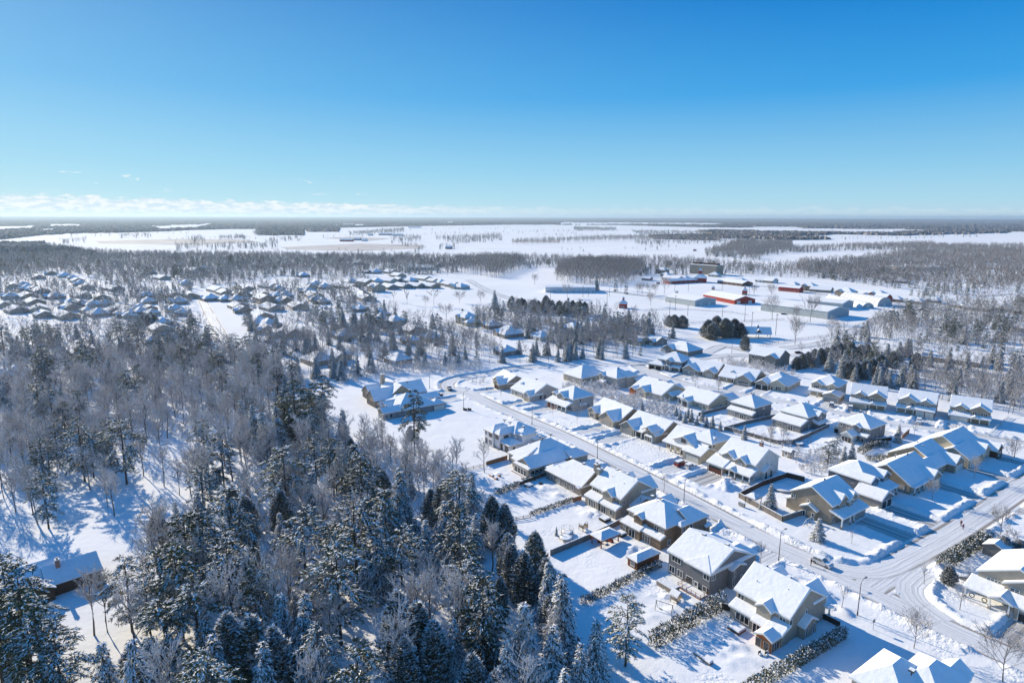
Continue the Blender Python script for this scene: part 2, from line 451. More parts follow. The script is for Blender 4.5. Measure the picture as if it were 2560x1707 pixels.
# driveways in house coordinates: a0, a1, b0, b1, bare (scraped to the asphalt)
DRIVES = [
 ('L1', -11.5, -5.5, 13, 22, 0), ('L2', -6.5, -0.5, 17, 28, 0), ('L3', -6.5, -0.5, 13, 25, 0), ('L4', -12, -6, 14, 25, 0), ('L5', -13.5, -8, 17, 27, 0),
 ('L6', -7, -1, 21, 31, 0), ('L8', -15, -9, 28, 42, 0), ('L9', -8, 0, 24, 42, 0),
 ('R1', -5.6, -0.2, -14, 0, 0), ('R2', -5, 0, -13, 0, 0), ('R3', -13.5, -7, -14, -2, 0), ('R4', -7, -.3, -14, 0, 0), ('R5', -16.5, -9.5, -16, -1.5, 0),
 ('R6', -7, 0, -13.5, 2, 0), ('R7', -14.8, -7.2, -15, -3.5, 1),
 ('X1', 2.5, 20, 7.0, 13.8, 2), ('X2', 5, 24, -3.4, 3.4, 2), ('X3', 1, 26, 12, 18, 2), ('X4', -1, 25, 16.5, 22, 2), ('X5', 0, 25, 17, 22.5, 2),
 ('M2', -5, 0, 12, 24, 0), ('M3', -5, 0, 16, 26, 0), ('M4', -6, 0, 16, 25, 0), ('M5', -6, 0, 12, 22, 0), ('M6', -6, 0, 14, 22, 0), ('M7', -6, 0, 13, 22, 0),
 ('U1', .5, 9.5, -30, 0, 0), ('U2', .3, 7, -26, 0, 0), ('U3', 9, 16, -26, 1, 0), ('U4', .6, 7, -22, 0, 0), ('U5', 8, 15.5, -18, -4, 0),
 ('U6', 0, 7, -18, 2, 0), ('U7', 7.5, 15, -18, 0, 0), ('U8', 0, 7, -18, -2, 0),
 ('B1', 8, 15, -20, -3, 2),
]
# mounds of shovelled snow: x, y, radius, height (world), and cleared benches
MOUNDS = []
def mound(h, a, b, r, z):
    w = loc2w(*HO[h], a, b); MOUNDS.append((w[0], w[1], r, z))
rnd = random.Random(5)
for i in range(11):          # heaped snow in the back gardens and on the verges
    mound('L1', -9 + rnd.uniform(-7, 8), -9 + rnd.uniform(-5, 2), rnd.uniform(.8, 1.8), rnd.uniform(.3, .8))
for i in range(12): mound('L2', rnd.uniform(-13, 1), rnd.uniform(-16, -5), rnd.uniform(.8, 2.2), rnd.uniform(.3, .8))
for i in range(8): mound('L6', rnd.uniform(-16, -3), rnd.uniform(-13, -5), rnd.uniform(.8, 1.7), rnd.uniform(.3, .7))
for i in range(6): mound('L3', rnd.uniform(-7, 0), rnd.uniform(-9, -4), rnd.uniform(1, 2.2), rnd.uniform(.3, .6))
for i in range(6): mound('L4', rnd.uniform(-10, 0), rnd.uniform(-9, -3), rnd.uniform(.8, 1.8), rnd.uniform(.3, .6))
for i in range(8): mound('L5', rnd.uniform(-14, 0), rnd.uniform(-9, -3), rnd.uniform(.8, 1.8), rnd.uniform(.3, .6))
for i in range(10): mound('R7', rnd.uniform(-6, 1), rnd.uniform(-12, -5), rnd.uniform(1.2, 2.4), rnd.uniform(.4, .9))
for h in ('L2', 'L3', 'L4', 'L5', 'L1'):
    for i in range(9): mound(h, rnd.uniform(-6, 3), rnd.uniform(18, 23), rnd.uniform(.6, 1.5), rnd.uniform(.3, .9))
for h in ('M6', 'M7', 'M5'):
    for i in range(7): mound(h, rnd.uniform(-12, -1), rnd.uniform(-12, -4), rnd.uniform(.8, 1.7), rnd.uniform(.3, .7))

def vnoise(X, Y, seed):
    """smooth value noise, numpy"""
    xi = np.floor(X).astype(np.int64); yi = np.floor(Y).astype(np.int64)
    fx = X - xi; fy = Y - yi
    fx = fx * fx * (3 - 2 * fx); fy = fy * fy * (3 - 2 * fy)
    def h(a, b):
        n = (a * 374761393 + b * 668265263 + seed * 1442695041) & 0x7fffffff
        n = ((n ^ (n >> 13)) * 1274126177) & 0x7fffffff
        n = n ^ (n >> 16)
        return (n & 0xffff) / 65535.0
    a, b, c, d = h(xi, yi), h(xi + 1, yi), h(xi, yi + 1), h(xi + 1, yi + 1)
    return (a + (b - a) * fx) * (1 - fy) + (c + (d - c) * fx) * fy - .5

def smooth(t): t = np.clip(t, 0, 1); return t * t * (3 - 2 * t)
def poly_dist(X, Y, pts):
    D = np.full(X.shape, 1e9)
    for (x0, y0), (x1, y1) in zip(pts[:-1], pts[1:]):
        dx, dy = x1 - x0, y1 - y0
        t = np.clip(((X - x0) * dx + (Y - y0) * dy) / (dx * dx + dy * dy + 1e-9), 0, 1)
        D = np.minimum(D, np.hypot(X - x0 - t * dx, Y - y0 - t * dy))
    return D
def catmull(pts, step=3.0):
    out = []
    P = [pts[0]] + list(pts) + [pts[-1]]
    for i in range(1, len(P) - 2):
        p0, p1, p2, p3 = P[i - 1:i + 3]
        n = max(2, int(math.hypot(p2[0] - p1[0], p2[1] - p1[1]) / step))
        for k in range(n):
            t = k / n
            out.append(tuple(.5 * ((2 * p1[j]) + (-p0[j] + p2[j]) * t + (2 * p0[j] - 5 * p1[j] + 4 * p2[j] - p3[j]) * t * t + (-p0[j] + 3 * p1[j] - 3 * p2[j] + p3[j]) * t ** 3) for j in (0, 1)))
    out.append(tuple(pts[-1]))
    return out
ROADC = [(catmull(p, 4.0), w, k) for p, w, k in ROADS]

def rect_sd(X, Y, o, ang, a0, a1, b0, b1):
    u = (math.cos(ang), math.sin(ang)); v = (-u[1], u[0])
    cx, cy = (a0 + a1) / 2, (b0 + b1) / 2
    A = (X - o[0]) * u[0] + (Y - o[1]) * u[1] - cx; B = (X - o[0]) * v[0] + (Y - o[1]) * v[1] - cy
    qa = np.abs(A) - (a1 - a0) / 2; qb = np.abs(B) - (b1 - b0) / 2
    return np.where((qa > 0) & (qb > 0), np.hypot(np.maximum(qa, 0), np.maximum(qb, 0)), np.maximum(qa, qb))

def fine_out(X, Y):
    """0 inside the finely modelled neighbourhood, 1 outside it"""
    q = np.maximum.reduce([-75 - X, X - 205, Y - 348, 84 - Y])
    return np.clip((q + 6) / 6, 0, 1)
# garden plots laid flat under fresh snow (no mounds), e.g. play lawns
def land_height(X, Y, want_trample=False):
    X = np.asarray(X, float); Y = np.asarray(Y, float)
    far = np.clip((np.hypot(X, Y) - 450) / 250, 0, 1)
    h = .30 + .20 * vnoise(X / 13, Y / 13, 1) + .09 * vnoise(X / 3.7, Y / 3.7, 2) + .03 * vnoise(X / 1.5, Y / 1.5, 3)
    near = (np.hypot(X, Y) < 480)
    mask = np.ones(X.shape); bank = np.zeros(X.shape)
    lump = .8 + 1.1 * vnoise(X / 2.4, Y / 2.4, 7) + 1.1 * vnoise(X / 1.3, Y / 1.3, 8)
    for pts, w, kind in ROADC:
        if kind == 'road' and not near.any(): continue
        D = poly_dist(X[near], Y[near], pts)
        m = smooth((D - w) / .5); bk = (.85 if kind == 'street' else .5) * np.exp(-((D - w - 1.15) / .85) ** 2)
        mask[near] = np.minimum(mask[near], m)
        bank[near] = np.maximum(bank[near], bk)
    cut = np.ones(X.shape)
    for hn, a0, a1, b0, b1, g in DRIVES:
        o, an = HO[hn]
        S = rect_sd(X[near], Y[near], o, an, a0, a1, b0, b1)
        mask[near] = np.minimum(mask[near], smooth((S - .0) / .5))
        bank[near] = np.maximum(bank[near], .62 * np.exp(-((S - 1.0) / .75) ** 2))
    bank = bank * np.clip(lump, .25, 2.0)
    inn = 1 - fine_out(X, Y)
    bank = bank * (1 - .4 * np.clip((Y - 245) / 50, 0, 1))
    mask = 1 - (1 - mask) * inn; bank = bank * inn
    tr_ = np.clip(bank * 1.6, 0, 1) * (1 + 0 * X)
    h = h + tr_ * (.22 * vnoise(X / .8, Y / .8, 21) + .16 * vnoise(X / 1.7, Y / 1.7, 22))
    for x, y, r, z in MOUNDS:
        q = (X - x) ** 2 + (Y - y) ** 2
        s = q < (3 * r) ** 2
        h[s] = h[s] + .7 * z * np.exp(-q[s] / (r * r) * (1 + .9 * vnoise(X[s] / 1.3, Y[s] / 1.3, 13))) * (1 + 1.3 * vnoise(X[s] / .8, Y[s] / .8, 12))
    if want_trample: return np.clip(bank * 1.3, 0, 1) + np.clip((np.hypot(X - 55, Y - 105) < 1) * 0, 0, 1)
    h = (h + bank) * mask - .08 * (1 - mask)
    return h * (1 - far) + .3 * far

def axis(lo, hi, step, ext, grow=1.16):
    a = list(np.arange(lo, hi, step)); s = step; x = lo; left = []
    while x > -ext: s *= grow; x -= s; left.append(x)
    s = step; x = a[-1]; right = []
    while x < ext: s *= grow; x += s; right.append(x)
    return np.array(left[::-1] + a + right)
gx = axis(-75, 205, .6, 26000); gy = axis(84, 348, .6, 26000)
gx = gx[(gx > -27000)]; gy = gy[gy > -3000]
GX, GY = np.meshgrid(gx, gy)
GZ = land_height(GX, GY)
nx, ny = len(gx), len(gy)
idx = np.arange(nx * ny).reshape(ny, nx)
Fq = np.stack([idx[:-1, :-1], idx[:-1, 1:], idx[1:, 1:], idx[1:, :-1]], -1).reshape(-1, 4)
ground = link('ground', np_mesh('ground', np.stack([GX, GY, GZ], -1).reshape(-1, 3), Fq, [SNOWG], smooth=True))
tag(ground, kind='structure')
TRM = land_height(GX, GY, True)
_patch = np.clip(vnoise(GX / 9, GY / 9, 61) * 3.2 - .25, 0, .8)           # patches of footprints and blown crust on the lots
_a = ground.data.attributes.new('trample', 'FLOAT', 'POINT'); _a.data.foreach_set('value', np.clip(TRM + _patch * (GX > 0) * (GY < 330), 0, 1).astype(np.float32).ravel())
def gz(x, y):
    i = int(np.clip(np.searchsorted(gx, x) - 1, 0, nx - 2)); j = int(np.clip(np.searchsorted(gy, y) - 1, 0, ny - 2))
    a = (x - gx[i]) / (gx[i + 1] - gx[i]); b = (y - gy[j]) / (gy[j + 1] - gy[j])
    return float((GZ[j, i] * (1 - a) + GZ[j, i + 1] * a) * (1 - b) + (GZ[j + 1, i] * (1 - a) + GZ[j + 1, i + 1] * a) * b)

def strip(name, pts, w, z, m, extra=0.35, cat=None):
    V, UV, F = [], [], []
    s = 0.0
    cols = [-w - extra, -w * .5, 0, w * .5, w + extra]
    for i, p in enumerate(pts):
        a, b = pts[max(i - 1, 0)], pts[min(i + 1, len(pts) - 1)]
        d = Vector((b[0] - a[0], b[1] - a[1])).normalized(); nrm = (-d[1], d[0])
        if i: s += math.hypot(p[0] - pts[i - 1][0], p[1] - pts[i - 1][1])
        zz = z + .42 * float(fine_out(np.array([p[0]]), np.array([p[1]]))[0])
        for c in cols: V.append((p[0] + nrm[0] * c, p[1] + nrm[1] * c, zz)); UV.append((s, c))
    k = len(cols)
    for i in range(len(pts) - 1):
        for j in range(k - 1): F.append((i * k + j, i * k + j + 1, (i + 1) * k + j + 1, (i + 1) * k + j))
    return tag(link(name, np_mesh(name, V, np.array(F)[:, ::-1], [m], uv=UV)), kind='structure')
for i, (pts, w, k) in enumerate(ROADC):
    strip('road', pts, w, .004 * i, ROADM)
for hn, a0, a1, b0, b1, g in DRIVES:
    o, an = HO[hn]
    V = [loc2w(o, an, a, b) for a, b in ((a0 - .3, b0), (a1 + .3, b0), (a1 + .3, b1), (a0 - .3, b1))]
    V = [(x, y, -.012) for x, y in V]
    la, lb = a1 - a0, b1 - b0
    along_b = not hn.startswith('X')
    if along_b: UV = [(0, -la / 2), (0, la / 2), (lb, la / 2), (lb, -la / 2)]
    else: UV = [(0, -lb / 2), (la, -lb / 2), (la, lb / 2), (0, lb / 2)]
    tag(link('driveway', np_mesh('driveway', V, np.array([[0, 1, 2, 3]]), [DRIVEG if g else DRIVEM], uv=UV)), kind='structure')

def sheet(name, pxs, z, m):
    pts = [at(*p) for p in pxs]
    return tag(link(name, np_mesh(name, [(x, y, z) for x, y in pts], np.array([list(range(len(pts)))]), [m])), kind='structure')
STUB = mat('stubble_field', (.50, .47, .46), .9, .25, .012, detail=8)
sheet('field', [(238, 603), (470, 597), (620, 600), (650, 606), (470, 613), (250, 609)], .42, STUB)
sheet('field', [(700, 619), (900, 609), (1060, 613), (1050, 622), (900, 628), (720, 624)], .42, STUB)
sheet('field', [(800, 596), (880, 592), (980, 597), (930, 602)], .42, STUB)
sheet('field', [(1282, 601), (1400, 600), (1400, 607), (1282, 607)], .42, STUB)
# ------------------------------------------------------------------ house builder
class House:
    """x runs along the street towards the camera end, y away from the camera; the origin is the near eaves corner"""
    def __init__(s, key, name, label, cat='house', group=None, loc=None, ang=None, trim=TRIMW, wall='beige', z=0.0):
        o, a = (loc, ang) if loc is not None else HO[key]
        s.root = empty(name, (o[0], o[1], z), a, label, cat, group)
        s.wallm = [W[wall] if isinstance(wall, str) else wall, W['stone'], CONC, W['orange'], W['brick'], W['white'], W['darkwood']]
        s.w = MB(); s.r = MB(); s.sn = MB(); s.trim = trim; s.fin = False
    def block(s, x0, x1, y0, y1, ze, roof='gx', pitch=.62, z0=-.4, oh=.4, m=0, ends='gg', t=.20, wall=True, ymin=None, posts=None):
        X0, X1, Y0, Y1 = x0, x1, y0, y1                    # eaves rectangle
        wx0, wx1, wy0, wy1 = x0 + oh, x1 - oh, y0 + oh, y1 - oh
        sn = s.sn
        def P(x, y, z): return (x, y, z)
        if roof[0] == 's':                                  # shed: rises towards the named side
            d = roof[1:]
            if d == 'y+': zz = [ze, ze, ze + (Y1 - Y0) * pitch, ze + (Y1 - Y0) * pitch]; wy1 = y1
            elif d == 'y-': zz = [ze + (Y1 - Y0) * pitch] * 2 + [ze, ze]; wy0 = y0
            elif d == 'x+': zz = [ze, ze + (X1 - X0) * pitch, ze + (X1 - X0) * pitch, ze]; wx1 = x1
            else: zz = [ze + (X1 - X0) * pitch, ze, ze, ze + (X1 - X0) * pitch]; wx0 = x0
            top = [[(X0, Y0, zz[0]), (X1, Y0, zz[1]), (X1, Y1, zz[2]), (X0, Y1, zz[3])]]
            loop = top[0]
            def zr(x, y):
                if d == 'y+': return ze + (y - Y0) * pitch
                if d == 'y-': return ze + (Y1 - y) * pitch
                if d == 'x+': return ze + (x - X0) * pitch
                return ze + (X1 - x) * pitch
            wtop = [(wx0, wy0), (wx1, wy0), (wx1, wy1), (wx0, wy1)]
            if wall:
                for i in range(4):
                    a, b = wtop[i], wtop[(i + 1) % 4]
                    s.w.poly([(a[0], a[1], z0), (b[0], b[1], z0), (b[0], b[1], zr(*b) - .05), (a[0], a[1], zr(*a) - .05)], m)
        else:
            sw = roof == 'gy' or (roof == 'hip' and (Y1 - Y0) > (X1 - X0)) or roof == 'hy'
            if sw: a0, a1, b0, b1 = Y0, Y1, X0, X1; Q = lambda a, b, z: (b, a, z)
            else: a0, a1, b0, b1 = X0, X1, Y0, Y1; Q = lambda a, b, z: (a, b, z)
            half = (b1 - b0) / 2; bc = (b0 + b1) / 2; rz = ze + half * pitch
            if roof in ('hip', 'hx', 'hy') and ends == 'gg': ends = 'hh'
            ra = a0 + (half if ends[0] == 'h' else 0); rb = a1 - (half if ends[1] == 'h' else 0)
            if rb < ra: ra = rb = (ra + rb) / 2
            c00, c10, c11, c01 = Q(a0, b0, ze), Q(a1, b0, ze), Q(a1, b1, ze), Q(a0, b1, ze)
            r0, r1 = Q(ra, bc, rz), Q(rb, bc, rz)
            top = [[c00, c10, r1, r0], [c11, c01, r0, r1]]
            loop = [c00, c10]
            if ends[1] == 'h': top.append([c10, c11, r1])
            else: loop.append(r1)
            loop += [c11, c01]
            if ends[0] == 'h': top.append([c01, c00, r0])
            else: loop.append(r0)
            if sw:
                top = [f[::-1] for f in top]; loop = loop[::-1]
            wz = ze + oh * pitch - .05
            if wall:
                c = [(wx0, wy0), (wx1, wy0), (wx1, wy1), (wx0, wy1)]
                for i in range(4):
                    a, b = c[i], c[(i + 1) % 4]
                    s.w.poly([(a[0], a[1], z0), (b[0], b[1], z0), (b[0], b[1], wz), (a[0], a[1], wz)], m)
                A0_, A1_ = (wy0, wy1) if sw else (wx0, wx1); B0_, B1_ = (wx0, wx1) if sw else (wy0, wy1)
                for e, A in ((ends[0], A0_), (ends[1], A1_)):
                    if e == 'g': s.w.poly([Q(A, B0_, wz), Q(A, B1_, wz), Q(A, bc, rz - .05)], m)
        # timber / fascia slab
        n = s.r
        for f in top: n.poly(f)
        for f in top: n.poly([(p[0], p[1], p[2] - t) for p in reversed(f)])
        for i in range(len(loop)):
            a, b = loop[i], loop[(i + 1) % len(loop)]
            n.poly([(a[0], a[1], a[2] - t), (b[0], b[1], b[2] - t), b, a])
        # snow blanket
        T = .30; xc, yc = (X0 + X1) / 2, (Y0 + Y1) / 2
        def off(p, ins, dz):
            x, y, z = p
            if abs(x - X0) < 1e-6: x += ins
            elif abs(x - X1) < 1e-6: x -= ins
            if abs(y - Y0) < 1e-6: y += ins
            elif abs(y - Y1) < 1e-6: y -= ins
            return (x, y, z + dz)
        L0 = [off(p, .04, .004) for p in loop]; L1 = [off(p, .02, T * .6) for p in loop]; L2 = [off(p, .2, T) for p in loop]
        for i in range(len(loop)):
            j = (i + 1) % len(loop)
            sn.poly([L0[i], L0[j], L1[j], L1[i]]); sn.poly([L1[i], L1[j], L2[j], L2[i]])
        for f in top: sn.poly([off(p, .2, T) for p in f])
        if posts:
            for (px_, py_) in posts:
                c = MB(); c.box(px_ - .14, px_ + .14, py_ - .14, py_ + .14, -.2, ze - t + .02)
                c.box(px_ - .24, px_ + .24, py_ - .24, py_ + .24, -.2, .95, 1)
                c.build('porch_column', [TRIMW, s.wallm[1]], s.root)
        return rz if roof[0] != 's' else max(zz)
    def win(s, face, c, p, z, w, h, n=2, fr=None, cross=False):
        """window on a wall: face 'x+','x-','y+','y-'; c = wall plane, p = middle along it, z = sill"""
        fr = fr or TRIMW
        f = MB(); g = MB(); e = .07; sg = 1 if face[1] == '+' else -1
        def bx(mb, a0, a1, z0, z1, d0, d1):
            if face[0] == 'x': mb.box(c + sg * d0, c + sg * d1, a0, a1, z0, z1)
            else: mb.box(a0, a1, c + sg * d0, c + sg * d1, z0, z1)
        a0, a1 = p - w / 2, p + w / 2
        bx(f, a0 - .1, a1 + .1, z - .12, z, -.02, .10); bx(f, a0 - .1, a1 + .1, z + h, z + h + .1, -.02, .08)
        bx(f, a0 - .1, a0, z, z + h, -.02, .08); bx(f, a1, a1 + .1, z, z + h, -.02, .08)
        for k in range(1, n):
            q = a0 + w * k / n; bx(f, q - .05, q + .05, z, z + h, -.02, .07)
        if cross: bx(f, a0, a1, z + h * .68, z + h * .68 + .06, -.02, .065)
        bx(g, a0, a1, z, z + h, -.02, .03)
        fo = f.build('window', fr, s.root); g.build('pane', GLASSD if h > 1.65 or w / n > 1.3 else GLASS, fo)
    def garage(s, face, c, p, w=4.9, h=2.3, m=None, rows=4, glazed=False):
        f = MB(); sg = 1 if face[1] == '+' else -1
        def bx(mb, a0, a1, z0, z1, d0, d1, mm=0):
            if face[0] == 'x': mb.box(c + sg * d0, c + sg * d1, a0, a1, z0, z1, mm)
            else: mb.box(a0, a1, c + sg * d0, c + sg * d1, z0, z1, mm)
        a0, a1 = p - w / 2, p + w / 2
        bx(f, a0 - .14, a0, -.1, h + .14, -.02, .09, 1); bx(f, a1, a1 + .14, -.1, h + .14, -.02, .09, 1); bx(f, a0, a1, h, h + .14, -.02, .09, 1)
        bx(f, a0, a1, -.1, h, -.02, .02, 2)
        for k in range(rows):
            z0 = h * k / rows + .02; z1 = h * (k + 1) / rows - .02
            nn = max(2, int(w / 1.2))
            for j in range(nn):
                b0 = a0 + w * j / nn + .02; b1 = a0 + w * (j + 1) / nn - .02
                bx(f, b0, b1, z0, z1, -.02, .05, 3 if (glazed and k == rows - 1) else 0)
        f.build('garage_door', [m or GARW, s.trim, DARK, GLASS], s.root)
    def door(s, face, c, p, m=None):
        f = MB(); sg = 1 if face[1] == '+' else -1
        def bx(a0, a1, z0, z1, d0, d1, mm):
            if face[0] == 'x': f.box(c + sg * d0, c + sg * d1, a0, a1, z0, z1, mm)
            else: f.box(a0, a1, c + sg * d0, c + sg * d1, z0, z1, mm)
        bx(p - .6, p - .45, 0, 2.2, -.02, .09, 1); bx(p + .45, p + .6, 0, 2.2, -.02, .09, 1); bx(p - .6, p + .6, 2.1, 2.25, -.02, .1, 1)
        bx(p - .45, p + .45, .02, 2.1, -.02, .05, 0); bx(p - .25, p + .25, 1.2, 1.9, -.02, .07, 2)
        f.build('door', [m or GARB, TRIMW, GLASS], s.root)
    def vent(s, x, y, z, k=.42):
        v = MB(); v.box(x - .08, x + .08, y - .08, y + .08, z - .4, z + .35); v.box(x - k, x + k, y - k, y + k, z + .35, z + .62)
        q = MB(); q.box(x - k + .03, x + k - .03, y - k + .03, y + k - .03, z + .62, z + .76)
        o = v.build('roof_vent', VENT, s.root); q.build('snow_cap', SNOW, o)
    def pipe(s, x, y, z):
        v = MB(); v.tube([(x, y, z - .4), (x, y, z + .5)], .07); v.build('vent_pipe', VENT, s.root)
    def chimney(s, x0, x1, y0, y1, z0, z1, m=0):
        v = MB(); v.box(x0, x1, y0, y1, z0, z1, m); v.box(x0 - .08, x1 + .08, y0 - .08, y1 + .08, z1, z1 + .12, 2)
        xc, yc = (x0 + x1) / 2, (y0 + y1) / 2
        v.box(xc - .18, xc + .18, yc - .18, yc + .18, z1 + .12, z1 + .6, 7)
        o = v.build('chimney', s.wallm + [VENT], s.root)
        q = MB(); q.box(x0 - .04, x1 + .04, y0 - .04, y1 + .04, z1 + .12, z1 + .3); q.build('snow_cap', SNOW, o)
    def deck(s, x0, x1, y0, y1, z, m=None, rail=True):
        d = MB(); d.box(x0, x1, y0, y1, z - .2, z, 0); d.box(x0 + .1, x1 - .1, y0 + .1, y1 - .1, -.3, z - .2, 1)
        o = d.build('deck', [m or WOOD, DARK], s.root)
        q = MB(); q.box(x0 + .1, x1 - .1, y0 + .1, y1 - .1, z, z + .22); q.build('snow_cover', SNOW, o)
        if rail:
            r = MB()
            pts = [(x0, y1), (x0, y0), (x1, y0), (x1, y1)]
            for (a, b) in zip(pts[:-1], pts[1:]):
                L = math.hypot(b[0] - a[0], b[1] - a[1]); n = max(2, int(L / 1.2))
                r.tube([(a[0], a[1], z + 1), (b[0], b[1], z + 1)], .05, 4); r.tube([(a[0], a[1], z + .5), (b[0], b[1], z + .5)], .03, 4)
                for k in range(n + 1):
                    x, y = a[0] + (b[0] - a[0]) * k / n, a[1] + (b[1] - a[1]) * k / n
                    r.box(x - .05, x + .05, y - .05, y + .05, z, z + 1.05)
            r.build('railing', m or WOOD, s.root)
    def found(s, x0, x1, y0, y1, h=.45):
        s.w.box(x0, x1, y0, y1, -.4, h, 2)
    def shoulder(s, *a): pass
    def done(s):
        s.w.build('wall', s.wallm, s.root)
        r = s.r.build('roof', s.trim, s.root)
        if r: s.sn.build('snow_cover', SNOW, r)
        return s.root

def gable_bay(h, x0, x1, y0, y1, ze, ax, pitch=.6, m=0):
    """small projecting box with its own gable, seen on the end walls"""
    h.block(x0, x1, y0, y1, ze, ax, pitch, oh=.3, m=m)

# ---- left side of the main street, nearest first
h = House('L1', 'house', 'tall beige two-storey house with an orange cedar sunroom beside the road junction', wall='beige')
h.block(-12.5, 0, 0, 13, 5.6, 'gx', .60)
h.block(-12.1, -6.5, -2.0, .5, 3.0, 'sy+', .34, oh=.3); h.block(-6.9, -3.2, -1.1, 4, 5.5, 'gy', .62, z0=2.5, oh=.3)
h.block(-6.7, -2.6, -2.5, .4, 2.9, 'sy+', .3, oh=.3); h.block(-3.9, .1, -2.4, .6, 3.0, 'sy+', .36, oh=.35)
h.block(-3.9, -.05, -5.4, -2.2, 2.9, 'gy', .42, m=3, oh=.35)
h.block(-12.4, -8.3, 8, 13.7, 5.5, 'gy', .9, oh=.35); h.block(-5.2, -.2, 8.5, 14.2, 5.5, 'gy', .95, oh=.35)
h.block(-1, 1.2, 3.4, 8.4, 3.0, 'gx', .55, oh=.3); h.block(-5, .6, 12.5, 15.2, 2.8, 'sy-', .3, wall=False, posts=[(-.2, 14.9), (-4.4, 14.9)])
h.win('y-', -1.7, -8.9, .9, 2.9, 1.5, 3); h.win('y-', .4, -10.9, 3.9, 1.3, 1.2, 2); h.win('y-', .4, -1.7, 3.8, 1.2, 1.1, 2)
h.win('y-', -2.2, -5.4, .6, 1.5, 1.9, 2); h.win('x+', -.4, 1.0, 3.9, .8, 1.1, 1); h.win('x+', .9, 4.6, .6, .5, 2., 1); h.win('x+', .9, 7.1, .6, .5, 2., 1); h.win('x+', -.4, 6.3, 4.2, .5, 1.0, 1)
for c in (-3.0, -1.35): h.win('y-', -5.05, c, .5, 1.05, 1.7, 1, fr=TRIMT)
for c in (-4.5, -3.7, -2.9): h.win('x+', -.4, c, .7, .6, 1.5, 1, fr=TRIMT)
h.vent(-10.2, 7.0, 9.1); h.vent(-4.9, 7.0, 9.1); h.pipe(-9.4, 3.2, 7.6); h.pipe(-3.4, 4.5, 8.2)
h.win('x-', -12.1, 3, 3.9, 1, 1.1, 1); h.done()

h = House('L2', 'house', 'grey two-storey house with broad white roof and small back deck, second from the camera', wall='greige')
h.wallm[0] = W['grey']
h.block(-12.4, 0, 0, 15.0, 5.6, 'gx', .44); h.block(-7.3, -.02, -.35, 8, 5.6, 'gy', .42, ends='hg', z0=2.0)
h.block(-6.0, .1, 9, 16.6, 5.5, 'gy', .55, ends='gh', oh=.4); h.block(-12.2, -7.5, 9, 15.6, 5.5, 'gy', .6, ends='gh')
h.block(-1, 1.0, 6.0, 11, 4.9, 'gx', .35, oh=.3)
h.win('y-', .4, -9.8, 3.9, 2.4, 1.2, 3); h.win('y-', .4, -10.9, .9, 1.4, 1.5, 2); h.win('y-', .4, -8.6, .9, 1.4, 1.5, 2)
h.win('y-', .05, -5.7, .8, 1.7, 1.6, 1); h.win('y-', .05, -1.6, 1.0, .9, 1.1, 1); h.win('y-', .05, -1.3, 3.9, 1.4, 1.1, 2); h.win('x+', -.4, 1.2, 3.9, 1, 1.1, 2)
h.door('y-', .05, -3.9, GARW); h.win('x+', .7, 6.9, 1, .5, 1.8, 1); h.win('x+', .7, 9.6, 1, .5, 1.8, 1); h.win('x+', .7, 7.2, 3.2, .4, 1., 1)
h.deck(-6.6, -.6, -2.6, .0, .55); h.vent(-8.2, 7.6, 8.6); h.vent(-2.2, 7.9, 8.7); h.pipe(-10, 5.5, 7.8); h.pipe(-1.6, 4.8, 7.4); h.done()

h = House('L3', 'house', 'brown two-storey house behind the timber garden pavilion, with a deep blue-shaded front roof', wall='brown', trim=TRIMT)
h.block(-13, .3, 0, 13, 5.6, 'hip', .50); h.block(-9.9, -6.6, -1.0, 4, 5.5, 'gy', .5, z0=2.4, oh=.3); h.block(-13, -6, -2.4, .5, 3.0, 'sy+', .28, oh=.3)
h.block(-6.2, .2, -1.7, .4, 3.0, 'sy+', .3, oh=.3); h.block(-.5, 1.8, 3.8, 11, 5.6, 'hip', .45); h.block(-5.5, 1.7, 7, 14.6, 5.6, 'gy', .62, ends='gh'); h.block(-12.6, -8, 8, 14.2, 5.6, 'gy', .7, ends='gg', oh=.3)
h.block(0, 1.9, 13.2, 15.8, 2.9, 'gy', .5)
h.win('y-', .4, -11.6, 3.9, 1.2, 1.1, 2); h.win('y-', .4, -3.0, 3.7, 1.4, 1.3, 2); h.win('y-', .4, -1.2, 3.7, 1.1, 1.3, 2, fr=TRIMW)
h.win('y-', -2.1, -11.4, .9, .8, 1.5, 1); h.win('y-', -2.1, -8.8, .3, 1.9, 2.1, 2); h.win('y-', -1.4, -4.6, .6, 2.4, 1.8, 3)
h.win('x+', 1.4, 5.2, 3.8, 1.1, 1.3, 2); h.win('x+', 1.4, 8.0, 3.8, 1.0, 1.3, 1); h.win('x+', -.1, 1.8, .9, .7, 1.2, 1)
h.vent(-9.4, 5.6, 8.7); h.vent(-7.2, 6.0, 8.9); h.pipe(-12, 4, 7.8); h.done()

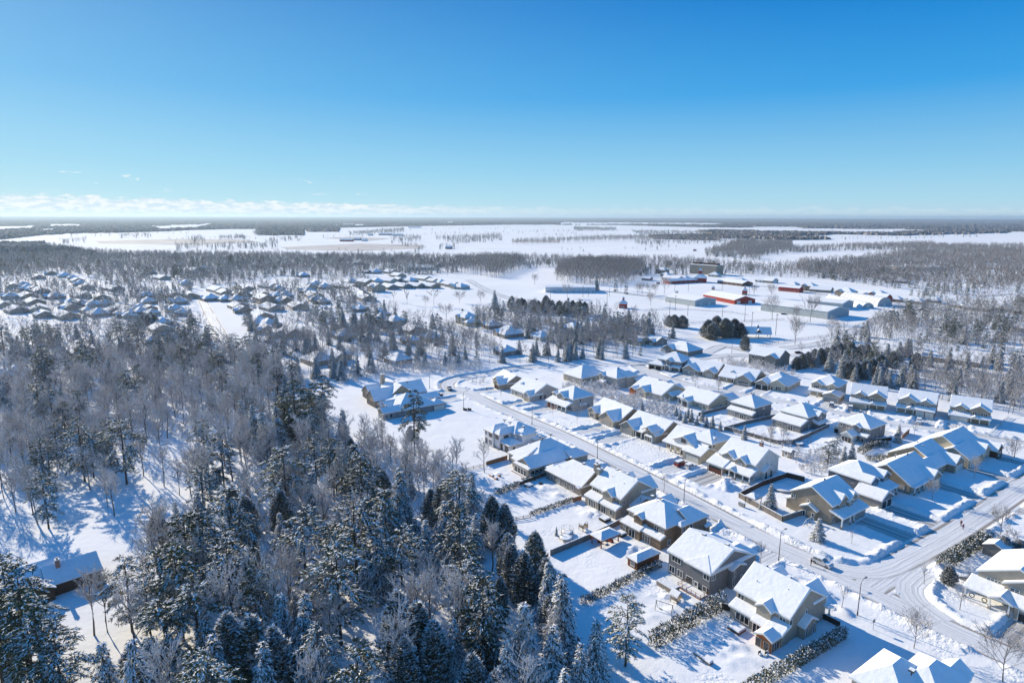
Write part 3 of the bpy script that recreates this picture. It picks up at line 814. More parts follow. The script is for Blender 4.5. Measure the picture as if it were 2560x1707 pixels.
h = House('L4', 'house', 'pale tan two-storey house with a tall chimney and three blue-shaded front gables', wall='taupe')
h.wallm[0] = W['beige']
h.block(-12.5, 0, 0, 13, 5.6, 'gx', .58); h.block(-6.9, -2.6, -.8, 4, 5.5, 'gy', .6, z0=2.6, oh=.3); h.block(-12.4, -6.5, -2.2, .5, 3.0, 'sy+', .32, oh=.3); h.block(-6.4, .1, -2.0, .4, 2.9, 'sy+', .32, oh=.3)
h.block(-6.6, -.2, 8, 14.8, 5.5, 'gy', .72); h.block(-11.5, -8.8, 9, 14.9, 5.5, 'gy', .8); h.block(-1, 1.6, 3.4, 12.5, 2.8, 'gx', .38, oh=.35)
h.chimney(-13.2, -12.1, 3.2, 4.8, 0, 9.2, 0)
h.win('y-', .4, -10.3, 3.9, 2.4, 1.2, 3); h.win('y-', -1.9, -9.2, .6, 2.6, 1.8, 4); h.win('y-', -1.7, -4.9, .4, 1.7, 2.1, 2); h.win('y-', -1.7, -1.9, .9, .8, 1.4, 1); h.win('y-', .4, -1.5, 3.9, 1.1, 1.1, 2)
h.win('x+', -.4, 1.3, 3.9, 1, 1.1, 2); h.win('x+', -.4, 8.5, 4.0, .5, .9, 1)
h.vent(-9.0, 7.2, 9.0); h.vent(-5.0, 7.2, 9.0); h.pipe(-3, 4, 7.9); h.pipe(-8, 4.4, 8.1); h.done()

h = House('L5', 'house', 'low taupe bungalow with wide smooth roof and stone chimney beside the three-gabled tan house', wall='greige', trim=TRIMT)
h.block(-17, 0, 0, 12.4, 3.0, 'gx', .62, ends='hg'); h.block(-18.6, -14.5, 1.2, 10, 3.0, 'hip', .55); h.block(-14.2, -8, 8, 17.2, 2.9, 'gy', .6, ends='gh'); h.block(-1.5, 0.05, -.9, 6, 3, 'sx-', .1, wall=False)
h.chimney(-.9, .3, 5.6, 7.2, 0, 8.8, 0)
for c, w_, n in ((-13.6, 1.2, 2), (-10.6, 1.2, 2), (-7.6, 1.3, 2), (-4.4, 1.3, 2)): h.win('y-', .4, c, .8, w_, 1.4, n)
h.vent(-12, 6.4, 6.7); h.vent(-6, 6.4, 6.7); h.pipe(-13, 2.6, 4.6); h.done()

h = House('L6', 'house', 'large hip-roofed bungalow in blue shade with a glazed corner sunroom', wall='beige', trim=TRIMT)
h.block(-16.3, -.5, 2.6, 22.5, 3.0, 'hip', .60); h.block(-8, .1, .0, 14, 3.0, 'gy', .60, ends='gg'); h.block(-8.0, .1, -.9, .5, 2.9, 'sy+', .25, oh=.1); h.block(-11.4, -6.6, .6, 8, 3.0, 'sy+', .45); h.block(-6, .6, 16, 24, 3.0, 'gy', .55, ends='gh')
for k in range(4): h.win('y-', -.8, -6.4 + k * 1.55, .5, 1.25, 1.8, 1, fr=TRIMW)
for k in range(3): h.win('x+', -.3, 1.1 + k * 1.6, .5, 1.3, 1.8, 1, fr=TRIMW)
h.win('x+', -.3, 7.6, 1.7, .6, .6, 1); h.win('y-', 1.0, -9.2, .4, 1.0, 2.0, 1); h.win('y-', 3.0, -14, .9, 1.3, 1.4, 2)
h.deck(-8, -.2, -1.6, -.9, .4, WOOD, False); h.vent(-10.4, 11.8, 8.0); h.vent(-8.6, 14.8, 8.6); h.vent(-8.0, 11, 8.2, .2); h.done()

h = House('L7', 'house', 'unfinished two-storey house still clad in white building wrap', wall=W['wrap'], trim=TRIMT)
h.block(-14.4, -8.3, -1.6, 8, 5.6, 'hy', .55); h.block(-8.9, -5.2, -.9, 9, 5.6, 'hy', .8); h.block(-5.9, 0, 5.2, 12, 5.6, 'hip', .55); h.block(-12, -3, 4, 14, 5.6, 'hip', .5); h.block(-7, 0, -.4, 6, 3.0, 'hip', .38); h.block(-3, .8, 9.4, 15.6, 3.6, 'hip', .4)
h.found(-14.02, -5.58, -1.22, 2, .55); h.found(-6.6, -.38, -.02, 2, .55)
FRM = MATS['brown_trim']
h.win('y-', -1.2, -12.9, .9, 1.1, 1.7, 3, fr=FRM); h.win('y-', -1.2, -10.3, 1.2, 1.3, 1.3, 2, fr=FRM, cross=True); h.win('y-', -1.2, -10.2, 3.9, 1.8, 1.3, 2, fr=FRM); h.win('y-', -1.2, -13.2, 4.1, .6, 1.2, 1, fr=FRM)
h.win('y-', -.5, -7.1, 3.8, 1.7, 1.4, 2, fr=FRM); h.win('y-', 0, -5.4, .6, 1.9, 2.0, 2, fr=FRM); h.win('y-', 0, -2.0, .6, 1.9, 2.0, 2, fr=FRM); h.win('x+', -5.6, 2.2, 4.3, 1.8, .6, 3, fr=FRM); h.win('x+', -.4, 1.9, 1.6, .7, .6, 1, fr=FRM)
h.vent(-9.7, 4.5, 8.6); h.vent(-7, 5, 8.4); h.vent(-3.2, 8.0, 7.3); h.done()

h = House('L8', 'house', 'long grey bungalow with sweeping blue-shaded hip roof behind the lone tall pine', wall='greige', trim=TRIMT)
h.wallm[0] = W['grey']
h.block(-16, .2, 6, 25, 3.0, 'hip', .56); h.block(-6.3, 0, 0, 12, 3.0, 'gy', .5, ends='gg'); h.block(-14, -5.5, 4, 14, 3.0, 'gy', .5); h.block(-15.4, -9, 22, 31, 3.0, 'gy', .55, ends='gg'); h.block(-6, .5, 22, 28.4, 3.0, 'hip', .5)
h.block(-13, -9, 3.0, 9, 3.2, 'gy', .7)
h.win('x+', -.4, 1.6, .9, 1.3, 1.5, 1); h.win('x+', -.4, 3.6, .9, 1.3, 1.5, 1); h.win('y-', .4, -4.6, .8, 1.5, 1.5, 2); h.win('y-', .4, -2.4, .8, 1.5, 1.5, 2); h.win('x+', -.2, 15, .9, 1.9, 1.4, 2, cross=True); h.win('x+', -.2, 10.5, .9, 1.2, 1.4, 1)
h.vent(-8, 15.6, 8.2); h.vent(-3.2, 2.8, 4.6, .2); h.garage('x+', .1, 25.2, 4.8); h.done()

h = House('L9', 'house', 'stone and tan bungalow with steep crossing roofs and the tallest stone chimney', wall='tan', trim=TRIMD)
h.block(-16, 0, 6, 20, 3.2, 'gx', .72); h.block(-9.5, 0, 0, 12, 3.0, 'gy', .85); h.block(-20.5, -11, 2.6, 12, 3.0, 'gy', .7); h.block(-13, -1.5, 12, 26, 3.2, 'gy', .75); h.block(-2.5, 5.5, 5.6, 16, 3.0, 'hip', .5)
h.chimney(-15.2, -13.6, 9.6, 11.2, 0, 10.6, 1)
for c in (-7.6, -5.7, -3.8, -1.9): h.win('y-', .4, c, .6, 1.2, 1.8, 1, fr=TRIMB)
for c in (-18.6, -16.4, -14.2): h.win('y-', 3.0, c, .6, 1.2, 1.8, 1, fr=TRIMB)
h.vent(-7.5, 13, 7.9); h.vent(-5, 18, 7.8); h.done()

# ---- right side of the main street, farthest first
def front(h, c, items):
    for it in items: getattr(h, it[0])('y-', c, *it[1:])
h = House('R1', 'house', 'stone-faced bungalow with an open double garage at the bend of the main street', wall='taupe', trim=TRIMT)
h.block(-14.5, .5, 3, 15.5, 3.0, 'gx', .56); h.block(-6, .3, 0, 12, 3.0, 'gy', .62); h.block(-10.5, -5, 2, 10, 3.4, 'gy', .55, oh=.3); h.win('y-', 3.4, -12.3, .7, 1.6, 1.5, 2)
g = MB(); g.box(-5.2, -.7, .30, .42, -.1, 2.3); g.build('garage_opening', DARK, h.root); h.win('x+', .1, 10, .9, 1, 1, 1); h.done()
h = House('R2', 'house', 'bungalow with single roof dormer and tan garage, second house after the street bend', wall='pale')
h.block(-16.5, .1, 1.4, 18, 3.0, 'gx', .50); h.block(-5, 0, 0, 8, 3.0, 'gy', .7); h.block(-14, -11, 5.0, 10, 4.8, 'gy', .6, z0=3.4, oh=.25)
h.garage('y-', .4, -2.5, 3.8, m=GART); h.win('y-', 5.25, -12.5, 5.0, 1.6, .7, 3); h.win('y-', 1.8, -12, .8, 2, 1.5, 3); h.door('y-', 1.8, -7)
for c in (6.5, 9.0, 13, 14.6): h.win('x+', -.3, c, .9, .9, 1.3, 1, fr=TRIMB)
for x in (-15.8, -6): 
    c = MB(); c.box(x - .15, x + .15, 1.6, 1.9, -.2, 2.9); c.build('porch_column', TRIMW, h.root)
h.vent(-9, 11, 7.0); h.done()
h = House('R3', 'house', 'two-storey house with double brown garage and pillared porch, third after the street bend', wall='pale')
h.block(-14, 0, .6, 13, 5.6, 'hip', .52); h.block(-13.6, -.1, -3.2, 1, 2.9, 'sy+', .36, oh=.35, wall=False, posts=[(-6, -2.8), (-3.2, -2.8), (-.5, -2.8)]); h.block(-13.6, -6.6, -3.0, 1, 2.7, 'sy+', .3, oh=.4, m=4); h.block(-9.8, -4, -.6, 7, 5.6, 'gy', .62, m=1); h.block(-13.5, -10.2, .2, 6, 5.6, 'gy', .55)
for c in (-12.2, -9.6): h.garage('y-', -2.6, c + .6, 2.2, m=GARB)
h.win('y-', -.2, -8, 3.8, 1.1, 1.1, 2); h.win('y-', -.2, -5.9, 3.8, 1.1, 1.1, 2); h.win('y-', 1.0, -2, 3.8, 1.4, 1.1, 2); h.win('y-', .6, -11.8, 3.8, 1.8, 1.1, 3); h.win('y-', 1.0, -2.4, .7, 2, 1.5, 3); h.door('y-', 1.0, -5)
h.win('x+', -.4, 5, 3.8, .9, 1.2, 1); h.win('x+', -.4, 9.5, .9, 1.0, 1.6, 2); h.block(-.5, 1.0, 4, 8, 2.8, 'hip', .4, wall=False); h.done()
h = House('R4', 'house', 'stone bungalow with a grey garage under the larger of two shaded gables', wall='greige', trim=TRIMT)
h.wallm[0] = W['tan']
h.block(-18, .6, 2.4, 17, 3.0, 'gx', .56); h.block(-9.2, 0, 0, 9.5, 3.0, 'gy', .66, m=1); h.block(-18, -12.5, 1.2, 8, 3.0, 'gy', .70, m=1); h.garage('y-', .4, -4.6, 4.8, m=GARG); h.win('y-', 1.6, -15.2, .7, 2.2, 1.7, 3); h.door('y-', 2.8, -10.8)
h.win('x+', .2, 12.5, .9, 1, 1.2, 1); h.done()
h = House('R5', 'house', 'stone bungalow with a pillared entry between two front gables and a white bow window', wall='taupe', trim=TRIMT)
h.wallm[0] = W['tan']
h.block(-17.2, .4, 1.6, 15.5, 3.0, 'gx', .56); h.block(-17.3, -9.4, -1.6, 8.5, 3.0, 'gy', .62, m=1); h.block(-6, .2, -.6, 6, 3.0, 'gy', .60, m=1); h.block(-6.2, -1, -1.2, 4, 4.2, 'gy', .6, z0=2.9, wall=False, oh=.1)
h.block(-9.6, -5.6, -1.2, 3, 2.9, 'sy+', .3, wall=False, posts=[(-9.2, -.9), (-6.4, -.9)])
h.garage('y-', -1.2, -13.4, 5.0, m=GARG); h.block(-4.8, -1.0, -1.3, .6, 2.4, 'hip', .3, oh=.1, m=5); h.win('y-', -1.2, -2.9, .7, 3.1, 1.5, 4); h.door('y-', 2.0, -7.6); h.win('x+', 0, 10, .8, 1, 1.2, 1)
h.pipe(-4, 8.6, 6.6); h.done()
h = House('R6', 'house', 'pale house with big grey upper gable and double garage beside the parked red van', wall='cream', trim=TRIMT)
h.block(-17.6, -1, 4.4, 17, 3.2, 'gx', .62); h.block(-13.4, -4.4, 3.4, 13, 4.6, 'gy', .5, z0=2.8, m=5); h.block(-10.5, .2, 7.2, 19, 5.7, 'hip', .52); h.block(-7.6, .5, 1.2, 10, 3.0, 'gx', .42, ends='gg'); h.block(-17.4, -7, 2.6, 5, 3.0, 'sy+', .34, wall=False, posts=[(-11.6, 3.0), (-9.4, 3.0), (-13.6, 3.0)])
h.garage('y-', 1.6, -3.3, 5.2, m=GARW); h.win('y-', 4.8, -15.6, .8, 2.2, 1.7, 3); h.win('y-', 3.75, -8.9, 4.7, 1.8, 1.1, 3, fr=TRIMB); h.win('y-', 7.6, -3.4, 4.6, 2.4, 1.0, 4, fr=TRIMB); h.win('x+', -.2, 8.6, 4.5, .9, 1, 1); h.door('y-', 4.8, -10.4)
h.w.box(-17.2, -13.7, 4.65, 4.8, -.4, .8, 1); h.w.box(-.5, .1, 1.45, 1.75, -.4, 1.1, 1); h.pipe(-2.6, 12, 8); h.done()
h = House('R7', 'house', 'tall white-sided house with stone front, brown garage doors and two shaded roof dormers', wall='white')
h.block(-14, 0, 0, 13.2, 5.6, 'gx', .56); h.block(-12.3, -7.4, -.5, 4, 5.5, 'gy', .66, m=1, oh=.35); h.block(-7.3, -2.6, -.9, 4, 5.4, 'gy', .66, m=1, oh=.35)
h.w.box(-13.55, -.45, .34, .6, 2.5, 5.5, 1)
h.block(-15.4, -8.8, -3.8, 1.2, 3.0, 'sy+', .38, m=1); h.block(-8.9, .6, -3.4, .8, 2.9, 'sy+', .36, wall=False, posts=[(-6.9, -3.2), (-4.9, -3.2), (-2.2, -3.0), (.2, -3.0)]); h.block(-7.6, -4.5, -4.0, .4, 3.0, 'gy', .5, wall=False)
h.garage('y-', -3.4, -12.0, 4.9, m=GARB, glazed=True); h.door('y-', .3, -6.2); h.w.box(-4.6, .2, -2.95, -2.85, -.3, .9, 5)
h.win('y-', -.15, -10.6, 3.9, 1.0, 1.2, 2); h.win('y-', -.15, -8.9, 3.9, 1.0, 1.2, 2); h.win('y-', -.55, -5.0, 3.7, 1.1, 1.3, 2, cross=True); h.win('y-', .33, -1.5, 3.8, 1.5, 1.2, 3, cross=True); h.win('y-', .35, -2.6, .8, 2.4, 1.5, 3)
h.block(-1, 1.1, 3.2, 8.6, 3.0, 'gx', .55, oh=.3); h.win('x+', .8, 4.6, .8, .4, 1.8, 1, fr=TRIMD); h.win('x+', .8, 7.2, .8, .4, 1.8, 1, fr=TRIMD); h.win('x+', -.4, 6.4, 4.4, .4, .9, 1)
h.chimney(-7.6, -6.6, 12.9, 13.8, 0, 8.4, 4); h.found(-.45, -.36, .5, 12.7, .4); h.done()

# ---- houses on the cross street, nearest first (their fronts face right)
h = House('X1', 'house', 'beige corner house with white porch pillars and three front gables facing the cross street', wall='beige')
h.wallm[0] = W['tan']
h.block(-12.4, 0, 0, 13.4, 5.6, 'gy', .56); h.block(-5, .4, 2.6, 8.2, 5.6, 'gx', .75, m=0, oh=.3); h.block(-4, .5, 8.6, 12.6, 5.6, 'gx', .75, oh=.3); h.block(-2, .9, 6.8, 9.4, 5.4, 'gx', .6, oh=.25)
h.block(-1, 2.9, .2, 14, 3.1, 'sx-', .28, wall=False, posts=[(2.5, .6), (2.5, 4.8), (2.5, 6.6)]); h.block(-1, 2.5, 7.0, 13.8, 2.9, 'sx-', .15, m=1, oh=.3)
h.garage('x+', 2.2, 10.4, 5.2, m=GARG); h.block(-8.6, -3.6, -1.0, 1, 3.0, 'gy', .5, oh=.3, m=0); h.block(-13.6, -11.8, .4, 9, 3.0, 'sx+', .4, oh=.3, m=0)
h.win('y-', .4, -11.2, 3.9, .9, 1.1, 2); h.win('y-', .4, -6.9, 3.9, .5, 1.1, 1); h.win('y-', -.7, -7.2, .5, .6, 1.6, 1); h.win('y-', -.7, -4.7, .5, .6, 1.6, 1)
h.win('x+', .1, 5.4, 3.7, 1.6, 1.1, 2); h.win('x+', .2, 10.6, 3.8, 1.8, 1.1, 3); h.win('x+', .65, 8.1, 3.7, .9, 1.1, 2); h.win('x+', -.4, 2.2, .8, 2.2, 1.5, 3)
h.w.box(-12, -.4, .33, .5, -.4, .5, 1); h.vent(-6.2, 6.5, 9.2, .2); h.pipe(-7.5, 4, 8.4); h.done()
h = House('X2', 'house', 'dark blue-grey house with a low attached garage, second house up the cross street', wall='bluegrey')
h.wallm[6] = W['grey']
h.block(-12.8, -1, 0, 12.5, 5.6, 'hip', .52); h.block(-9, .3, -.1, 5.2, 5.6, 'gx', .48, oh=.3); h.block(-6, .3, 7.0, 12.0, 5.5, 'gx', .62, oh=.3); h.block(-3, 3.0, -.6, 11.6, 3.0, 'sx-', .3, wall=False, posts=[(2.6, 11), (2.6, 8.6)])
h.block(-3, 5.2, -3.6, 3.8, 3.0, 'gx', .5, m=6); h.win('y-', .3, -5.0, 3.9, .9, 1, 1); h.win('x+', 0, 2.6, 3.6, 1.6, 1.3, 2, cross=True); h.win('x+', 0, 9.5, 3.6, 1.8, 1.3, 2, cross=True)
h.garage('x+', 4.8, -1.4, 2.4, m=GARD); h.garage('x+', 4.8, 1.6, 2.4, m=GARD); h.w.box(4.4, 4.95, -3.3, -2.85, -.3, 1.2, 1); h.w.box(-3.02, -2, 3.9, 11, -.4, 3, 1); h.done()
h = House('X3', 'house', 'tan bungalow with a wind-swept roof and small shed dormer, third house up the cross street', wall='tan')
h.block(-14, .4, 0, 18.5, 3.0, 'gy', .62); h.block(-8, -2.8, 6.2, 8.2, 4.8, 'gx', .45, z0=3.6, oh=.2, m=6); h.block(-6, 2.2, 10, 17, 3.0, 'gx', .62, oh=.3); h.block(-2, 1.6, .5, 9.8, 2.7, 'sx-', .1, wall=False, posts=[(1.3, .9), (1.3, 4), (1.3, 7)])
h.garage('x+', 1.9, 13.5, 4.8, m=GARW); h.w.box(.2, 1.95, 10.2, 10.7, -.3, 1.4, 1); h.win('x+', 0, 4, .8, 2.2, 1.4, 3); h.win('y-', .4, -2, .8, .9, 1.3, 1); h.w.box(-3.4, -1.2, .33, .5, -.4, 2.7, 1)
h.vent(-8.3, 9, 7.4, .2); h.vent(-6.6, 13, 7.5, .2); h.done()
h = House('X4', 'house', 'long tan bungalow with two stepped gables, fourth house up the cross street', wall='tan')
h.block(-18, -2, 4, 17, 3.0, 'gy', .58); h.block(-8, .3, 10, 17.6, 3.0, 'gx', .6, oh=.3); h.block(-9, -1.8, -.6, 9, 3.2, 'gy', .6); h.garage('x+', 0, 14, 4.8, m=GARW); h.win('x+', -2.2, 5, .8, 2.2, 1.4, 3); h.vent(-9, 8, 6.8, .25); h.vent(-12, 12, 6.4, .25); h.done()
h = House('X5', 'house', 'broad cream bungalow with a dark-walled porch wing, last house up the cross street', wall='cream', trim=TRIMW)
h.block(-17, .5, 2, 19, 3.0, 'gy', .60); h.block(-9, 1.2, 0, 9.5, 3.0, 'gy', .58); h.block(-7, 1.6, 10, 17, 3.0, 'gx', .75); h.block(-4, 3.4, 16.6, 22.5, 3.0, 'gx', .7, m=6)
h.garage('x+', .8, 4.6, 4.8, m=GARW); h.win('x+', 3.0, 19.6, .8, 2, 1.5, 3); h.win('x+', 1.2, 13.5, .8, 1.8, 1.5, 3); h.vent(-8, 8, 7.8, .25); h.vent(-8, 14, 7.8, .25); h.done()

# ---- middle row, whose back gardens face the camera, left to right
h = House('M1', 'house', 'large hipped house half hidden by bare trees, far left of the middle row', wall='beige')
h.block(-14, 0, 0, 17, 3.6, 'hip', .62); h.win('y-', .4, -4, .8, 2, 1.5, 3); h.win('y-', .4, -9.5, .8, 2, 1.5, 3); h.win('x+', -.4, 5, .8, 1.6, 1.5, 2); h.win('x+', -.4, 10, .8, 1.6, 1.5, 2); h.done()
h = House('M2', 'house', 'pale two-storey house with four crossing roof ends, second in the middle row', wall='pale')
h.block(-11.8, 0, 0, 12.5, 5.6, 'hip', .52); h.block(-6, .8, 6, 14, 5.5, 'gy', .6, ends='gh'); h.block(-11.8, -7.5, -1, 5, 5.4, 'gy', .6); h.block(-4, 3.4, 11, 20, 2.9, 'gy', .5); h.win('y-', -.6, -9.7, 3.8, 1.1, 1.2, 2); h.win('y-', .4, -4, .8, 1.8, 1.6, 2); h.win('x+', -.4, 4, 3.9, .8, 1, 1); h.win('x+', -.4, 8, .9, 1.2, 1.4, 2)
h.block(-10, -6.5, -2.5, .5, 2.7, 'sy+', .3); h.vent(-5, 6, 8.8, .25); h.done()
h = House('M3', 'house', 'cream bungalow with an orange cedar gable at its left end', wall='cream')
h.block(-18.5, 0, 0, 17, 3.0, 'gx', .45); h.block(-13.6, -7.5, -2, 8, 3.2, 'gy', .60, oh=.3); h.block(-17.6, -13.6, -2.5, 6, 3.0, 'gy', .5, m=3); h.block(-14.5, -10, 12, 20.5, 3, 'gy', .6); h.block(-8, -3, 12, 18.5, 3, 'gy', .6)
h.win('y-', -1.7, -10.5, .6, 2, 1.8, 3); h.win('y-', .4, -4, .8, 2, 1.5, 3); h.block(-.5, 2.6, 4, 12, 2.7, 'sx-', .3); h.vent(-9, 8.2, 6.8, .25); h.vent(-4, 8.2, 6.8, .25); h.done()
h = House('M4', 'house', 'long white bungalow with a small garden room gable, fourth in the middle row', wall='cream')
h.block(-16.5, 0, 0, 15.5, 3.0, 'gx', .43); h.block(-12.5, -8.3, -3.2, 5, 3.0, 'gy', .5, m=5, oh=.3); h.block(-16.6, -13, -.8, 8, 3.0, 'gy', .4, ends='hg'); h.block(-6, .5, 12, 20, 3.0, 'gy', .5)
h.win('y-', -2.9, -10.4, .5, 2.4, 1.9, 3, fr=TRIMD); h.win('y-', .4, -6.2, .8, 1.6, 1.4, 3); h.win('y-', .4, -2.6, .8, 1.2, 1.3, 2); h.win('y-', -.4, -14.8, .5, 1.8, 1.9, 2); h.win('x+', -.4, 6, .9, .6, .9, 1); h.win('x+', -.4, 8.4, .9, .6, .9, 1); h.vent(-12, 7.8, 6.4, .25); h.done()
h = House('M5', 'house', 'grey square two-storey house with a full-width lean-to, fifth in the middle row', wall='grey')
h.block(-11.6, 0, .4, 12.8, 5.6, 'hip', .56); h.block(-11.6, .4, -1.6, 1, 3.0, 'sy+', .34, oh=.35); h.win('y-', .8, -10, 4.0, 1, 1, 2); h.win('y-', .8, -1.6, 4.0, 1, 1, 1); h.win('y-', -1.25, -9.2, .7, 2.4, 1.6, 4, cross=True); h.win('y-', -1.25, -4.6, .1, 1.6, 2.1, 2); h.win('y-', -1.25, -1.6, .9, .8, 1.1, 1)
h.win('x+', -.4, 4, .8, .5, 1.5, 1); h.win('x+', -.4, 7.5, .8, .5, 1.5, 1); h.win('x+', -.4, 7, 4, .6, 1, 1); h.vent(-6.4, 7, 9.0, .3); h.vent(-5.2, 7, 9.0, .3); h.done()
h = House('M6', 'house', 'grey two-storey house with garden room under its own roof, sixth in the middle row', wall='greige')
h.wallm[0] = W['grey']
h.block(-11.8, .2, .8, 15, 5.6, 'hip', .5); h.block(-12.1, .1, -3.6, 1.4, 3.0, 'sy+', .30, oh=.35); h.block(-2.5, 1.6, 5.6, 10.6, 5.6, 'gx', .6, oh=.3); h.block(-.5, 2.6, 4.6, 12, 2.8, 'sx-', .35, wall=False); h.block(-.6, 2.0, 5, 11.6, 2.6, 'sx-', .2)
h.win('y-', 1.2, -10.5, 4, 1, 1, 2); h.win('y-', 1.2, -6, 4, 1, 1, 2); h.win('y-', 1.2, -1.5, 4, 1, 1, 2); h.win('y-', -3.25, -9, .8, 2.2, 1.5, 3, cross=True); h.win('y-', -3.25, -4.2, .1, 1.8, 2.1, 2); h.win('x+', -.2, 2.6, .8, .5, 1.5, 1); h.win('x+', 1.3, 8, 3.9, .9, 1.1, 1)
h.vent(-5.6, 6.6, 8.5, .3); h.vent(-5.8, 11, 8.5, .3); h.done()
h = House('M7', 'house', 'grey two-storey house with a white-gabled sunroom, right-hand end of the middle row', wall='grey')
h.block(-12, 0, .4, 13, 5.6, 'hip', .56); h.block(-6.6, -3.0, -.4, 5, 5.5, 'gy', .5, z0=3, oh=.3); h.block(-8, -3.4, -4.9, .8, 2.9, 'gy', .62, m=5); h.block(-3.6, 0, -1.2, .8, 2.9, 'sy+', .3); h.block(-14.4, -11.4, 2, 6, 2.6, 'gy', .5, m=5)
for c in (-6.9, -5.7, -4.5): h.win('y-', -4.5, c, .3, .95, 1.9, 1, fr=TRIMT)
h.win('y-', .8, -10.8, 4, 1, 1, 2); h.win('y-', .8, -8, 4, 1, 1, 2); h.win('y-', .8, -1.8, 4, 1, 1, 2); h.win('y-', -.8, -1.8, .7, 1, 1.4, 1); h.win('x+', -.4, 4, .9, .5, 1.4, 1); h.win('x+', -.4, 7, .9, .5, 1.4, 1); h.win('x+', -.4, 9, 4, .6, .9, 1)
h.garage('y-', 2.4, -12.9, 1.8, 2.0, m=DARK); h.vent(-7, 6.6, 9.2, .3); h.vent(-5, 6.8, 9.2, .3); h.done()

# ---- far row across the upper street, fronts to the camera, left to right
h = House('U1', 'house', 'grey stone two-storey house with two open dark garages, left-hand end of the far row', wall='grey')
h.wallm[1] = W['stone']
h.block(3.6, 18, 3, 16, 5.7, 'hip', .56); h.block(0, 9.2, 0, 9, 3.1, 'hip', .5, m=1); h.block(9.4, 13, 1.4, 8, 5.6, 'gy', .8, oh=.3); h.block(12.6, 18, 1.5, 4, 2.9, 'sy+', .3, wall=False, posts=[(13, 1.9), (17.6, 1.9)]); h.block(9.5, 13, .6, 4, 2.8, 'gy', .5, wall=False, posts=[(9.8, 1), (12.6, 1)])
for c in (2.5, 6.3):
    g = MB(); g.box(c - 1.4, c + 1.4, .3, .42, -.1, 2.3); g.build('garage_opening', DARK, h.root)
h.win('y-', 1.7, 11.2, 3.7, 1.6, 1.3, 2); h.win('y-', 3.4, 15.2, 3.7, 1.8, 1.3, 3); h.win('y-', 3.4, 6.4, 4.3, 1.2, .9, 2); h.win('y-', 3.4, 15.2, .7, 2, 1.5, 3); h.door('y-', 1.7, 11.2); h.win('x+', 17.6, 8, 4, 1, 1.1, 1); h.done()
h = House('U2', 'house', 'cream-stone bungalow with twin grey garage doors, second in the far row', wall='cream')
h.block(0, 18.5, 2, 16, 3.0, 'gx', .52); h.block(0, 8.2, -.4, 8, 3.0, 'gy', .6, m=1); h.block(11.8, 18.4, -.6, 8, 3.0, 'gy', .62, m=1); h.garage('y-', 0, 2.4, 2.8, m=GARG); h.garage('y-', 0, 5.8, 2.8, m=GARG); h.win('y-', -.2, 15.2, .7, 2.6, 1.6, 3); h.door('y-', 2.4, 10)
h.block(8, 12, .6, 3.4, 2.8, 'sy+', .3, wall=False, posts=[(8.6, 1), (11.4, 1)]); h.win('x+', 18.1, 8, .8, 1, 1.2, 1); h.done()
h = House('U3', 'house', 'bungalow with a small triple-paned roof dormer and white garage under its right gable', wall='tan')
h.block(0, 18, .6, 16, 3.0, 'gx', .5); h.block(8.8, 17.5, -1.6, 8, 3.0, 'gy', .62, m=1); h.block(4, 7.2, 3.4, 9, 4.4, 'gy', .6, z0=3, oh=.25); h.garage('y-', -1.2, 13.2, 5, m=GARG, glazed=True); h.win('y-', 3.65, 5.6, 4.5, 1.8, .9, 3); h.win('y-', 1.0, 3.5, .8, 2.2, 1.5, 3); h.door('y-', 1.0, 7)
h.block(.2, 8.8, -.8, 2, 2.8, 'sy+', .3, wall=False, posts=[(.6, -.4), (4.6, -.4), (8.2, -.4)]); h.win('x+', 17.6, 9, .8, 1, 1.2, 1); h.done()
h = House('U4', 'house', 'bungalow with a high cream hip roof, twin dark garage doors and broad front gable', wall='cream')
h.block(0, 15, .8, 18, 3.0, 'hip', .52); h.block(0, 6.8, -2.2, 8, 3.0, 'gy', .55, m=1); h.block(6.4, 14, -1.2, 10, 3.6, 'gy', .58); h.garage('y-', -1.8, 1.9, 2.6, m=GARD); h.garage('y-', -1.8, 5.0, 2.6, m=GARD); h.win('y-', -.8, 10.8, .8, 2.4, 1.6, 3); h.win('x+', 14.6, 8, .8, 1, 1.5, 1); h.door('y-', -.8, 7.8); h.done()
h = House('U5', 'house', 'narrow beige two-storey house with arched upper windows and a projecting grey garage', wall='beige')
h.block(0, 12.4, 0, 13, 5.8, 'hip', .56); h.block(.4, 5.4, -.8, 6, 5.7, 'gy', .62); h.block(7, 12, -.8, 6, 5.7, 'gy', .62); h.block(7, 14.6, -6.4, 2, 2.9, 'gy', .42, m=0); h.block(-.2, 8, -2.6, 1, 2.9, 'sy+', .3, wall=False, posts=[(.2, -2.2), (4, -2.2)])
h.garage('y-', -6.0, 10.8, 5.6, m=GARG); h.win('y-', -.4, 2.9, 3.9, 2.2, 1.4, 3); h.win('y-', -.4, 9.5, 3.9, 2.2, 1.4, 3); h.win('y-', .4, 3, .8, 2, 1.5, 2); h.win('x+', 12, 6, 4, 1, 1, 1); h.done()
